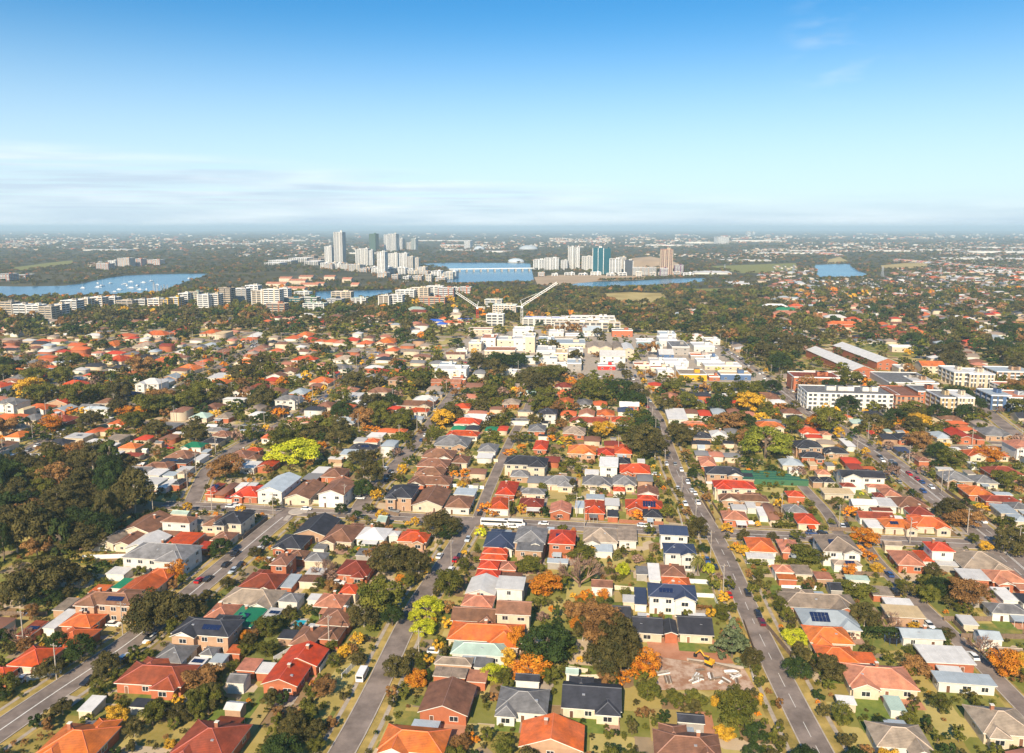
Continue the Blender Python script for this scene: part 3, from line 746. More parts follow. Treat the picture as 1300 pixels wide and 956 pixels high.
# ---- ground sheet
g = MB()
def gsheet():
    xs = [-60000,-8000,-1500,1500,8000,60000]; ys = [-900,1500,8000,70000]
    for i in range(len(xs)-1):
        for j in range(len(ys)-1): g.face([(xs[i],ys[j],0),(xs[i+1],ys[j],0),(xs[i+1],ys[j+1],0),(xs[i],ys[j+1],0)], M['ground'])
gsheet(); structure('ground', g.mesh('ground'))
# ---- roads
for n, (k, p) in enumerate(RP.items()):
    w, vg, _ = ROADS[k]; f = near_other(k); e = 0.0015*n
    v = MB(); ribbon(p, -(w/2+vg), w/2+vg, 0.012+e, v, M['verge']); structure('verge', v.mesh('verge'))
    if vg > 2:
        v = MB()
        for s in (-1, 1): ribbon(p, s*(w/2+vg*0.55), s*(w/2+vg*0.55+1.1), 0.05+e, v, M['foot'], f)
        structure('footpath', v.mesh('footpath'))
    r = MB(); ribbon(p, -w/2, w/2, 0.10+e, r, M['asphalt']); structure('road', r.mesh('road'))
    r = MB()
    for s in (-1, 1): ribbon(p, s*(w/2-0.02), s*(w/2+0.28), 0.24+e*0.1, r, M['kerb'], f, 0.2)
    structure('kerb', r.mesh('kerb'))
    if k in ('main_diagonal','cross','highway','cross_back','straight'):
        r = MB(); q = dens(p, 3.0)
        if k in ('main_diagonal','cross'): ribbon(q, -0.16, 0.16, 0.165, r, M['marking'], f)
        if k == 'highway':
            for o in (-0.35,0.15): ribbon(q, o, o+0.2, 0.165, r, M['marking'], f)
            for o in (-3.4,3.3): ribbon(q, o, o+0.16, 0.165, r, M['marking'], lambda x, y: int((x+y)/4) % 3 > 0 or f(x, y))
        if k == 'straight': ribbon(q, -0.07, 0.07, 0.165, r, M['marking'], lambda x, y: int(y/5) % 2 > 0 or f(x, y))
        if k in ('main_diagonal','cross'):
            pass
        if r.v: structure('road_markings', r.mesh('road_markings'))
# roundabout at the junction
rx, ry = ground(377, 650); r = MB()
r.bar((rx,ry,0.1),(rx,ry,0.34),3.6,M['kerb'],28,3.5); o = ob('roundabout_island', r.mesh('roundabout_island')); thing(o, 'small round concrete roundabout island in the junction of the diagonal main road', 'traffic island', None, rx, ry, fixed=True)
LANDMARKS.append(('the roundabout', 377, 650, 45))
for (x, y, rr) in ((365,658,1.6),(388,649,1.3)):
    a, b = ground(x, y); r = MB(); r.box(a-1,b-rr*1.6,0.1,a+1,b+rr*1.6,0.27,M['kerb']); o = ob('splitter_island', r.mesh('splitter_island')); thing(o, 'low concrete splitter island in the road', 'traffic island', None, a, b)

def patch(name, poly, mat, z, crp=None, kind='structure'):
    pts = [ground(*(crop(crp, *p) if crp else p)) for p in poly]; mb = MB(); mb.face([(x,y,z) for x,y in pts], M[mat]); 
    me = mb.mesh(name)
    if me.polygons[0].normal.z < 0: me.flip_normals()
    return structure(name, me, kind)
# ---- water
def watermat():
    m, nt, b = newmat('river_water'); N = nt.nodes
    b.inputs['Base Color'].default_value = (0.035,0.20,0.36,1); b.inputs['Roughness'].default_value = 0.22; b.inputs['IOR'].default_value = 1.33
    b.inputs['Specular IOR Level'].default_value = 0.35
    tc = N.new('ShaderNodeTexCoord'); no = N.new('ShaderNodeTexNoise'); no.inputs['Scale'].default_value = 0.05; no.inputs['Detail'].default_value = 6; lk(nt, tc.outputs['Object'], no.inputs['Vector'])
    n2 = N.new('ShaderNodeTexNoise'); n2.inputs['Scale'].default_value = 0.003; n2.inputs['Detail'].default_value = 4; lk(nt, tc.outputs['Object'], n2.inputs['Vector'])
    cr = N.new('ShaderNodeValToRGB'); cr.color_ramp.elements[0].position = 0.4; cr.color_ramp.elements[1].position = 0.62
    cr.color_ramp.elements[0].color = (0.022,0.13,0.25,1); cr.color_ramp.elements[1].color = (0.06,0.21,0.33,1); lk(nt, n2.outputs['Fac'], cr.inputs[0]); lk(nt, cr.outputs[0], b.inputs['Base Color'])
    bp = N.new('ShaderNodeBump'); bp.inputs['Strength'].default_value = 0.6; bp.inputs['Distance'].default_value = 0.6; lk(nt, no.outputs['Fac'], bp.inputs['Height']); lk(nt, bp.outputs[0], b.inputs['Normal'])
    return m
M['water'] = watermat()
WATER = [
 [(-90,361),(0,363.5),(30,364),(80,363),(105,360),(122,356),(140,352.5),(160,350),(190,348.6),(225,347.8),(262,347.6),(268,350),(250,353),(238,357),(228,361),(218,368),(208,372),(180,375),(140,376.5),(100,377.5),(50,379),(-90,380)],
 [(398,370.5),(430,369.5),(465,369),(500,368),(500,374),(480,379),(440,383),(400,384)],
 [(530,335.2),(560,334),(600,333.6),(640,334),(673,334.6),(675,342),(677,351),(678,358.5),(640,359),(600,360),(566,361),(569,354),(576,347),(570,341),(550,338.5)],
 [(722,362),(735,359.5),(760,358),(800,357),(850,354.2),(895,353),(896,356.5),(870,361),(830,363.5),(780,366),(730,367)],
 [(1033,336.5),(1060,335.4),(1081,335.2),(1081,339),(1090,344),(1104,349.5),(1092,352),(1060,353),(1038,353),(1036,345)],
]
for w_ in WATER: patch('water', w_, 'water', 0.35)
FIELDS = [([(598,425),(690,418),(790,424),(860,428),(900,430),(935,458),(985,486),(940,486),(800,482),(640,466),(600,458),(560,450)],'foot'),([(1000,478),(1060,470),(1140,480),(1210,498),(1240,508),(1240,528),(1130,532),(1040,526)],'foot'),([(762,373),(800,371),(842,372.5),(846,378),(832,388),(800,389),(780,383)],'drygrass'),([(868,367),(930,366),(935,372),(880,374)],'lawn'),
 ([(15,340),(60,334),(92,330.5),(94,336),(60,339.5),(22,344)],'lawn'),([(1118,337),(1150,334),(1178,334.5),(1176,340),(1140,342),(1120,341)],'drygrass'),
 ([(678,352),(705,349),(790,350),(820,351),(818,355),(760,357),(705,363),(682,361)],'tan'),([(900,338),(1010,334),(1015,345),(940,347)],'lawn'),
 ([(1050,330),(1066,326),(1080,333.5),(1050,335)],'drygrass'),([(1100,437),(1130,436),(1135,446),(1085,444)],'lawn')]
for f_, mt in FIELDS: patch('field', f_, mt, 0.25)
# ---- near open plots
patch('vacant_plot', [(200,572),(620,580),(690,640),(760,735),(560,735),(260,690),(215,640)], 'dirt', 0.20, 'B3')
OPEN = [[(200,572),(620,580),(690,640),(760,735),(560,735),(260,690),(215,640)],[(290,690),(560,738),(820,760),(870,850),(900,905),(290,905)],[(520,230),(600,245),(640,375),(515,370)]]
patch('building_plot', [(260,690),(560,738),(820,760),(870,850),(900,905),(250,905),(290,800)], 'rubble', 0.21, 'B3')
patch('lawn_plot', [(505,225),(610,240),(660,385),(500,380)], 'lawn', 0.20, 'B3'); patch('lawn_plot', [(0,280),(70,285),(80,345),(0,345)], 'drygrass', 0.2, 'B3')
patch('lawn_plot', [(880,410),(1000,410),(1010,490),(885,490)], 'drygrass', 0.2, 'A2'); patch('lawn_plot', [(200,190),(420,190),(450,240),(280,240)], 'lawn', 0.2, 'B4')
patch('lawn_plot', [(340,575),(760,585),(770,620),(330,670)], 'lawn', 0.2, 'B4'); patch('lawn_plot', [(840,480),(1290,485),(1290,570),(900,560)], 'lawn', 0.2, 'B4')
patch('lawn_plot', [(620,515),(730,515),(720,600),(630,620)], 'drygrass', 0.2, 'A3'); patch('lawn_plot', [(20,790),(150,770),(120,830),(60,850)], 'lawn', 0.2, 'A1')
patch('lawn_plot', [(0,430),(300,440),(170,510),(0,520)], 'drygrass', 0.2, 'B0'); patch('lawn_plot', [(640,440),(790,450),(820,520),(640,560)], 'drygrass', 0.2, 'B0')
patch('lawn_plot', [(220,470),(430,600),(430,620),(240,560)], 'drygrass', 0.2, 'A3')

ZW = [  # woods (photo px polygon, trees kept as a mass)
 [(-60,572),(60,574),(140,592),(168,612),(176,650),(150,668),(115,690),(70,702),(-60,708)],
 [(768,398),(900,390),(1010,392),(1030,410),(1020,470),(1000,486),(965,470),(935,440),(885,426),(800,424),(775,420)],
 [(1010,385),(1320,372),(1320,482),(1240,470),(1200,472),(1120,436),(1040,424)],
 [(-60,412),(120,400),(300,398),(420,395),(560,398),(600,404),(596,420),(560,432),(420,428),(240,430),(100,432),(-60,436)],
 [(640,372),(760,366),(960,362),(1010,372),(1010,392),(900,392),(768,398),(650,400)],
]
ZNO = [ # no houses: shopping strip, apartments, water edge
 [(545,396),(790,396),(790,424),(900,424),(985,482),(985,505),(940,500),(800,500),(640,486),(560,466)],
 [(998,466),(1060,430),(1140,446),(1210,470),(1320,462),(1320,528),(1230,528),(1000,510)],
 [(-60,340),(900,332),(960,350),(980,380),(600,398),(-60,410)],
]
# ---------------------------------------------------------------- named buildings first
# (photo x of front centre, base y, width px, top y)
BR = 0.0
def apt(*a, **k):
    if 'wallm' not in k: k['wallm'] = 'white'
    return block_px(*a, **k)
# riverside towers
tw = dict(cat='tower', name='residential_tower', group='towers across the bay', balc=True)
apt(430,338,11,295,'tallest tower with dark sides and crown beside the bay', dm=34, wallm='wall_W', bays=3, lifts=1, **tw)
apt(417,337,9,313,'white tower standing left of the tallest tower', dm=26, bays=4, **tw)
apt(455,338,7,317,'slim white slab tower, leftmost of the trio right of the tallest', dm=20, bays=2, **tw)
apt(463,338.5,9,316,'wide grey-white slab tower in the middle of the trio', dm=24, wallm='wall_W', bays=4, **tw)
apt(471,339,4.5,318,'narrow blank white tower at the right of the trio', dm=20, bays=2, wallm='white', **tw)
apt(473,319,8,297,'distant tower wrapped in green netting', dm=60, wallm='fencegreen', slabm='fencegreen', **tw)
apt(491,318,7,298,'distant plain white tower behind the bay', dm=60, wallm='white', **tw)
apt(499,320,8,297,'distant pale tower just right of the plain white one', dm=60, wallm='wall_W', **tw)
apt(508,317,6,303,'distant stubby grey tower', dm=50, wallm='wall_W', **tw)
apt(519,317,5.5,308,'distant low cream tower', dm=50, wallm='wall_C', **tw)
apt(525,317,6,303,'distant pale green glass tower', dm=50, slabm='roof_e', **tw)
apt(484,350,10,320,'nearest white tower with flat white cap by the bay', dm=28, bays=4, **tw)
apt(499,341,12,322,'grey-white twin slab tower behind the nearest white tower', dm=28, wallm='wall_W', bays=5, **tw)
apt(512,344,10,322,'white tower fourth from the water', dm=26, bays=4, **tw)
apt(521,345,6.5,326,'cream narrow tower third from the water', dm=24, wallm='wall_C', **tw)
apt(528,343,7,328,'cream stepped tower nearest the water', dm=24, wallm='wall_C', **tw)
apt(725,342,8,314,'white tower of vertical slabs, leftmost of the right-hand group', dm=26, bays=3, **tw)
apt(733,342.5,5,314,'narrow white tower left of the grey mid-rise', dm=24, bays=2, **tw)
apt(745,344,13,326,'grey mid-rise left of the teal glass tower', dm=30, wallm='wall_W', **tw)
tg = dict(tw); tg['balc'] = False
apt(759,348,14,315,'broad teal glass tower on the waterfront', dm=34, wallm='white', slabm='teal', bays=2, **tg)
apt(770.5,348,8.5,316,'dark teal glass tower attached right of the broad one', dm=30, wallm='teal', slabm='teal', bays=2, **tg)
apt(781,349,15,329,'white stepped tower right of the teal glass', dm=30, **tw)
apt(790,347,9,327,'white block behind the stepped tower', dm=30, wallm='wall_C', **tw)
apt(798,349.5,11,331,'glass tower inside a white frame', dm=26, wallm='white', slabm='roof_u', bays=1, balc=False, cat='tower', name='residential_tower', group='towers across the bay')
for i, x in enumerate((808, 818.5, 828)): apt(x,350.5,10,340,('grey','tan','pale grey')[i]+' mid-rise block on the far waterfront', dm=24, wallm=('wall_G','wall_T','wall_G')[i], group='mid-rise blocks across the bay')
apt(846,349,15,317,'peach tower under construction with bare floors', dm=38, wallm='wall_C', slabm='roof_p', bays=6, **tw)
M['purple'] = mat_plain('purple_cladding', (0.16,0.05,0.14), 0.6)
apt(843,351,10,341,'purple clad podium in front of the peach tower', dm=20, wallm='purple', cat='apartment block'); apt(862,349,11,337,'dark purple block right of the peach tower', dm=22, wallm='purple')
rg = random.Random(3)
for i in range(34):
    x = 412+i*4.9+rg.uniform(-1,1); b = 339.5+rg.uniform(0,3)+(x-412)*0.07+(8 if i % 3 == 0 and x > 480 else 0); 
    if x > 565: b = 350+rg.uniform(-2,6)
    apt(x, min(b,358), rg.uniform(7,13), min(b,358)-rg.uniform(4.5,9), 'white mid-rise apartment block', dm=rg.uniform(20,34), wallm=rg.choice(('white','wall_C','white','wall_T')), group='mid-rise blocks on the peninsula', lifts=1)
for x, w, t in ((684,14,330),(700,18,328),(716,8,331)): apt(x,343,w,t,'white institutional block left of the slab tower', dm=40, group='mid-rise blocks across the bay')
for i in range(12):
    x = 690+i*17+rg.uniform(-3,3); apt(x, 351+rg.uniform(-2,1), rg.uniform(7,14), 346.5+rg.uniform(-1,1.5), 'low pale building on the far waterfront', dm=20, wallm=rg.choice(('white','wall_C','wall_T')), group='mid-rise blocks across the bay', lifts=1)
# left far shore
for x,b,w,t,c,l in ((157,339,16,328,'wall_T','tan slab block on the far left shore'),(174,338,12,329,'wall_R','brick slab block with pale end on the far shore'),(195,337,17,330,'roof_p','orange-brick block on the far shore'),
    (130,343,17,335,'roof_p','pink-roofed low block on the far shore'),(142,338,10,331,'wall_W','white low block on the far shore'),(6,357,13,348,'roof_p','terracotta block at the left shore'),(28,353,10,349,'roof_p','low terracotta block by the shore')):
    apt(x,b,w,t,l,dm=30,wallm=c)
for x,b,w,t in ((355,335,30,331),(378,333,24,328),(395,337,18,332),(345,338,20,334)): apt(x,b,w,t,'large flat white warehouse',cat='warehouse',name='warehouse',dm=60,wallm='wall_W',roofm='roof_w',lifts=0,balc=False,group='warehouses behind the towers')
for x,b,w,t in ((400,335,16,329),(392,331,14,325),(408,329,14,326)): apt(x,b,w,t,'brown office block left of the towers',dm=40,wallm='wall_T',slabm='wall_G',group='offices left of the towers')
for x,b,w in ((350,365,26),(377,361,22),(392,366,24),(372,371,30),(362,358,16),(388,356,18),(418,356,14),(440,359,12),(405,365,12),(450,366,10)): apt(x,b,w,b-4.5,'long low terracotta-roofed building across the inlet',cat='house',name='long_house',dm=18,wallm='wall_C',roofm='roof_p',windows=4,floors=1,lifts=0,gable='x',group='terracotta buildings across the inlet')
# near-shore apartments
SH = [(8,402,17,384,'wall_G','roof_g'),(25,403,18,387,'wall_W','roof_w'),(42,405,18,388,'wall_W','roof_w'),(58,407,18,390,'wall_W','roof_w'),(72,404,16,387,'wall_C','roof_w'),(88,399,22,382,'wall_W','roof_w'),(104,393,18,380,'wall_W','roof_w'),
 (121,391,20,378,'wall_C','roof_w'),(139,389,16,378,'wall_W','roof_w'),(158,391,22,382,'wall_G','roof_w'),(177,390,16,381,'wall_G','roof_g'),(195,391,16,380,'wall_C','roof_w'),(208,391,12,381,'roof_y','roof_g'),(221,390,13,378,'roof_y','roof_g'),
 (233,388,13,373,'wall_W','roof_w'),(247,387,12,371,'roof_e','roof_g'),(258,393,15,375,'wall_W','roof_w'),(271,392,14,374,'wall_C','roof_g'),(286,388,16,366,'roof_k','roof_g'),(304,385,19,367,'wall_G','roof_l'),(320,381,17,363,'wall_W','roof_w'),
 (329,388,20,370,'wall_W','roof_w'),(345,391,22,368,'wall_C','roof_w'),(358,384,16,367,'wall_W','roof_w'),(370,389,24,379,'teal','roof_g'),(392,388,22,378,'fencegreen','roof_g'),(383,378,20,371,'wall_W','roof_l'),(433,382,26,371,'wall_C','roof_w'),
 (424,387,20,380,'roof_u','roof_g'),(455,386,20,379,'wall_W','roof_t'),(487,389,14,376,'wall_W','roof_w'),(502,388,18,375,'wall_W','roof_w'),(514,383,24,369,'wall_W','roof_w'),(532,382,24,366,'wall_C','roof_w'),(551,380,22,364,'wall_W','roof_w'),
 (566,382,20,366,'roof_p','roof_g'),(548,388,34,378,'wall_R','roof_p'),(590,374,15,365,'wall_R','roof_g'),(398,396,28,386,'wall_W','roof_t'),(350,398,24,386,'roof_p','roof_w'),(575,373,14,366,'wall_W','roof_w')]
for i,(x,b,w,t,c,r_) in enumerate(SH):
    if c == 'wall_W' and x < 300 and i % 2: c = 'wall_G'
    apt(x,b,w,t,'%s flat-roofed apartment block near the river' % {'wall_G':'grey','wall_W':'white','wall_C':'cream','roof_y':'yellow','roof_e':'pale green','roof_k':'dark','teal':'teal','fencegreen':'dark green','roof_u':'navy','roof_p':'pink','wall_R':'brick red'}[c],dm=16,wallm=c,slabm='white' if i%3 else 'wall_C',roofm=r_,group='apartments along the near shore')
# around the cranes
apt(626,392,22,381,'cream stepped apartment block with green-grey roof left of the white crane',dm=16,wallm='wall_C',roofm='roof_e'); apt(640,402,30,388,'cream arcaded block with green roof beside the white crane',dm=18,wallm='wall_C',roofm='roof_e',bays=8)
apt(628,414,22,400,'white building with stepped parapet behind the shops',dm=16,wallm='wall_W',roofm='roof_w')
apt(700,409,70,404,'upper white terrace block with blue sheeting on its roof',dm=14,wallm='wall_W',roofm='roof_x'); apt(752,409,56,402.5,'upper pale terrace block right of the blue sheeting',dm=14,wallm='wall_W',roofm='roof_w')
apt(722,414,118,406,'long white three-tier apartment slab, middle tier',dm=12,wallm='wall_W',slabm='wall_W',roofm='roof_w',lifts=4); apt(745,421,84,410,'front tier of the long white apartment slab',dm=12,wallm='wall_W',slabm='wall_C',roofm='roof_w',lifts=3)
# shopping strip : x, base y, w, top(front), colour wall, roof, depth m, look
SHOP = [(603,446,16,436,'wall_C','roof_w',20,0),(620,441,18,430,'wall_W','roof_p',30,0),(642,442,22,432,'wall_C','roof_w',26,0),(661,446,18,431,'wall_W','roof_w',22,0),(673,448,12,428,'wall_C','roof_w',26,0),(664,429,26,419,'wall_W','roof_w',24,0),(693,457,24,446,'wall_W','roof_w',30,0),(693,440,20,433,'wall_W','roof_l',30,0),(723,442,40,437,'wall_C','roof_l',34,0),
 (712,458,17,449,'wall_C','roof_C',26,0),(731,455,18,446,'wall_W','roof_w',20,0),(754,449,16,442,'wall_C','roof_n',34,'y'),(769,450,15,442,'wall_C','roof_n',34,'y'),(786,453,14,443,'wall_C','roof_n',36,'y'),(798,455,13,444,'wall_C','roof_w',36,'y'),
 (714,471,14,464,'wall_W','roof_w',12,0),(729,472,18,462,'wall_G','roof_l',22,0),(770,470,22,465,'steelred','roof_w',12,0),(826,447,30,441,'wall_W','roof_e',34,0),(848,440,22,432,'wall_W','roof_w',28,0),(864,451,22,441,'wall_G','roof_g',40,0),
 (894,447,26,440,'wall_W','roof_w',26,0),(846,459,18,450,'blue','roof_w',18,'x'),(835,464,20,459,'wall_W','roof_w',16,0),(859,466,30,460,'wall_W','roof_w',18,0),(889,457,24,452,'wall_G','roof_o',14,0),(904,459,16,454,'blue','roof_l',14,0),
 (900,465,30,459,'wall_W','roof_w',14,0),(918,470,46,465,'wall_C','roof_w',18,0),(934,483,38,476,'blue','roof_C',14,0),(880,484,34,476,'yellow','roof_n',22,0),(907,484,13,479,'wall_R','roof_o',10,0),(845,480,20,472,'wall_W','roof_w',14,0),
 (815,469,20,464,'wall_C','roof_p',14,0),(838,472,24,468,'wall_C','roof_p',10,0),(865,473,14,467,'wall_W','roof_w',14,0),(790,428,26,420,'wall_R','roof_g',14,0),(880,432,26,428,'wall_W','roof_p',20,0),(905,438,18,432,'wall_W','roof_w',16,0),(820,438,22,434,'wall_W','roof_w',20,0),
 (572,481,40,470,'wall_W','roof_w',20,0),(567,472,20,464,'wall_W','roof_l',14,0),(566,492,38,486,'wall_R','roof_p',10,'x'),(582,487,18,482,'wall_R','roof_p',10,0),(640,478,30,474,'wall_W','roof_w',14,0),(578,456,24,450,'wall_C','roof_b',8,'x'),(640,464,16,459,'wall_W','roof_w',10,0),(586,450,14,445,'wall_W','roof_C',8,0)]
CN = {'wall_W':'white','wall_C':'cream','wall_G':'grey','blue':'blue','steelred':'red-fronted','wall_R':'brick','yellow':'yellow'}
for x,b,w,t,c,r_,dm,gb in SHOP:
    apt(x,b,w,t,'%s shop building with %s roof' % (CN[c], ROOFN[r_[-1]]),dm=dm,wallm=c,roofm=r_,windows=6,floors=2 if b-t > 8 else 1,lifts=1 if not gb else 0,gable=gb or False,cat='shop',name='shop_building',group='shops and showrooms of the strip',rot=GR*0.6)
rg = random.Random(41)
for i in range(420):
    px, py = rg.uniform(598,985), rg.uniform(424,484)
    if not inpoly(px, py, FIELDS[0][0]): continue
    x, y = ground(px, py); w, d, h = rg.uniform(16,44), rg.uniform(14,32), rg.uniform(4,7)
    if occ_free(x, y, GR*0.6, w+2.5, d+2.5):
        c, r_ = rg.choice((('wall_W','roof_w'),('wall_W','roof_w'),('wall_W','roof_w'),('wall_W','roof_l'),('wall_C','roof_p'),('wall_G','roof_w'),('wall_W','roof_l'),('wall_G','roof_g'))); occ_rect(x, y, GR*0.6, w+3, d+3)
        block(x, y, GR*0.6, w, d, h, '%s shop building with %s roof' % (CN[c], ROOFN[r_[-1]]), cat='shop', name='shop_building', wallm=c, roofm=r_, windows=6, floors=1 if h < 6 else 2, lifts=rg.choice((0,1,2)), gable=rg.choice((False,False,'x')), group='shops and showrooms of the strip')
# heritage stores, twin sheds
HR = R(-1)
for x,b,w,t,dm,l in ((1096,480,27,470,105,'long cream-roofed brick store, nearer of the twin sheds'),(1126,470,26,460,95,'long brick store with white roof, farther of the twin sheds')):
    apt(x,b,w,t,l,dm=dm,wallm='wall_R',roofm='roof_w',windows=5,floors=2,lifts=0,gable='y',cat='warehouse',name='long_store',rot=HR,fixed=True)
apt(1148,476,14,468,'cream annex at the end of the twin brick stores',dm=16,wallm='wall_C',roofm='roof_w',windows=4,floors=2,fixed=True)
apt(1146,447,26,441,'low pale pavilion in the trees behind the apartments',dm=12,wallm='wall_C',roofm='roof_w',windows=5,lifts=0,floors=1,fixed=True)
apt(1185,474,28,465,'orange-roofed two-storey hall left of the cream apartments',dm=16,wallm='wall_C',roofm='roof_o',windows=4,lifts=0,floors=2,gable='x',fixed=True)
# apartment group upper right
big = dict(windows=4.2, group='apartment group at upper right')
apt(1036,498,56,480,'orange-brick apartment block with red roof',dm=22,wallm='wall_R',roofm='roof_m',floors=3,**big); apt(1062,488,70,477,'rear orange-brick apartment wing with red roof',dm=16,wallm='wall_C',roofm='roof_p',floors=3,**big)
apt(1082,522,112,501,'long white four-storey apartment block with grey roof',dm=26,wallm='wall_W',slabm='white',roofm='roof_g',bays=16,lifts=5,group='apartment group at upper right')
apt(1152,526,30,504,'brown-brick apartment block right of the long white block',dm=34,wallm='wall_T',slabm='wall_R',roofm='roof_b',bays=5,lifts=0,group='apartment group at upper right')
apt(1180,518,30,498,'orange-brick apartment wing with grey roof',dm=22,wallm='wall_R',roofm='roof_g',floors=4,**big)
apt(1204,529,22,506,'yellow-brick apartment block with white balconies',dm=24,wallm='roof_C',slabm='white',roofm='roof_g',bays=4,group='apartment group at upper right'); apt(1225,531,20,506,'white-balconied end of the yellow-brick apartments',dm=24,wallm='wall_C',roofm='roof_w',bays=4,group='apartment group at upper right')
apt(1160,495,60,487,'flat grey supermarket roof behind the apartments',dm=44,wallm='wall_G',roofm='roof_g',floors=1,windows=9,group='apartment group at upper right'); apt(1172,494,26,485,'brick plant room on the supermarket side',dm=20,wallm='wall_T',roofm='roof_w',floors=1,windows=9,group='apartment group at upper right')
apt(1222,490,22,474,'cream stepped apartment block at right',dm=30,wallm='wall_C',roofm='roof_w',bays=4,group='apartment group at upper right'); apt(1246,492,30,476,'cream apartment block with balconies at right',dm=26,wallm='wall_C',roofm='roof_w',bays=6,group='apartment group at upper right')
apt(1288,486,44,473,'long cream apartment block with blue-grey roof at right edge',dm=24,wallm='wall_T',roofm='roof_l',bays=6,group='apartment group at upper right'); apt(1290,499,40,491,'white balconied row below the cream apartments',dm=16,wallm='wall_W',roofm='roof_p',bays=6,group='apartment group at upper right')
apt(1270,521,24,503,'blue and white rounded apartment block',dm=22,wallm='blue',slabm='white',roofm='roof_l',bays=3,group='apartment group at upper right'); apt(1298,523,34,506,'white and blue-grey apartment block at right edge',dm=24,wallm='roof_l',slabm='white',roofm='roof_p',bays=6,group='apartment group at upper right')
# far landmarks
def dome(px, b, wpx, hpx, look):
    x, y = ground(px, b); dep = project(x, y)[2]; r = wpx*dep/F/2; h = hpx*dep/F; mb = MB(); n = 16
    for i in range(n):
        for j in range(5):
            def P(i, j): a = 2*math.pi*i/n; e = j/5*math.pi/2; return (r*math.cos(a)*math.cos(e), r*0.7*math.sin(a)*math.cos(e), 2+h*math.sin(e))
            mb.face([P(i,j),P(i+1,j),P(i+1,j+1),P(i,j+1)], M['roof_l'])
        mb.face([(r*math.cos(2*math.pi*i/n), r*0.7*math.sin(2*math.pi*i/n),0),(r*math.cos(2*math.pi*(i+1)/n), r*0.7*math.sin(2*math.pi*(i+1)/n),0),P(i+1,0),P(i,0)], M['wall_G'])
    o = ob('domed_arena', mb.mesh('domed_arena'), None, (x,y+r,0)); thing(o, look, 'arena', None, x, y, fixed=True)
dome(671,317,24,5,'large white arched stadium roof far across the bay'); dome(608,317,14,4,'white domed arena left of the stadium'); dome(655,334,22,5,'low silver curved pavilion at the far bay shore')
apt(593,316,7.5,306,'white tower block beside the domed arena',dm=80,**tw)
apt(918,310,14,301,'pale tower cluster far off above the woods',dm=200,**tw); apt(951,298,4,293.5,'faint cream tower pair on the horizon',dm=200,wallm='wall_C',**tw); apt(957,298,3,294,'faint cream narrow tower on the horizon',dm=200,wallm='wall_C',**tw)
# bridge over the bay
a, b = ground(570,345.5), ground(676,344.2); d = Vector((b[0]-a[0], b[1]-a[1])); L = d.length; mb = MB(); mb.box(0,-6,7,L,6,9.5,M['white'])
root = ob('bridge', None, None, (a[0],a[1],0), math.atan2(d.y,d.x)); thing(root, 'long low white bridge across the bay', 'bridge', None, 0, 0, fixed=True); ob('deck', mb.mesh('deck'), root)
pm = MB(); pm.box(-2,-5,-0.5,2,5,7,M['concrete']); pm = pm.mesh('pier')
for i in range(12): ob('pier', pm, root, (L*(i+0.5)/12,0,0))
# cranes
def crane(px, base, topy, jx, jy, mastm, look, tailpx=12):
    x, y = ground(px, base); dep = project(x,y)[2]; s = dep/F; h = (base-topy)*s; J = Vector(((jx-px)*s, 0, (base-jy)*s))
    root = ob('tower_crane', None, None, (x,y,0)); thing(root, look, 'crane', 'tower cranes', x, y, fixed=True)
    def lattice(a, b, wd, m):
        mb = MB(); a, b = Vector(a), Vector(b); n = max(4, int((b-a).length/(wd*1.6))); dr = (b-a).normalized(); u = Vector((0,1,0)); w = dr.cross(u).normalized()
        cs = [(u*sx+w*sz)*wd/2 for sx,sz in ((-1,-1),(1,-1),(1,1),(-1,1))]
        for c in cs: mb.bar(a+c, b+c, wd*0.11, m)
        for i in range(n):
            p, q = a+(b-a)*i/n, a+(b-a)*(i+1)/n
            for k in range(4): mb.bar(p+cs[k], q+cs[(k+1)%4], wd*0.06, m, 3)
        return mb.mesh('lattice')
    top = Vector((0,0,h)); ob('mast', lattice((0,0,0), top, 2.4, mastm), root); ob('jib', lattice(top+Vector((0,0,1)), J, 2.2, M['white']), root)
    dr = (J-top).normalized(); c = MB(); t = top-Vector((dr.x,0,0)).normalized()*9; c.bar(top, t, 0.8, M['white']); c.box(t.x-1.5,-1.5,t.z-2.5,t.x+1.5,1.5,t.z+1,M['concrete']); ob('counterweight', c.mesh('counterweight'), root)
    c = MB(); c.box(-1.3,-2.6,h-2,1.3,-0.8,h+0.6,M['white']); ob('cab', c.mesh('cab'), root)
    c = MB(); ap = top-dr*2+Vector((0,0,9)); c.bar(top,ap,0.35,M['white']); c.bar(ap,top+(J-top)*0.75,0.1,M['alu'],3); c.bar(ap,t,0.1,M['alu'],3); ob('stay', c.mesh('stay'), root)
crane(662.5,410,389,707,359,M['white'],'tall white tower crane with jib raised to the right'); crane(606,404,390,579,371,M['steelred'],'red and white tower crane with jib raised to the left')
LANDMARKS += [('the white tower crane',662,392,26),('the red and white crane',606,394,22)]
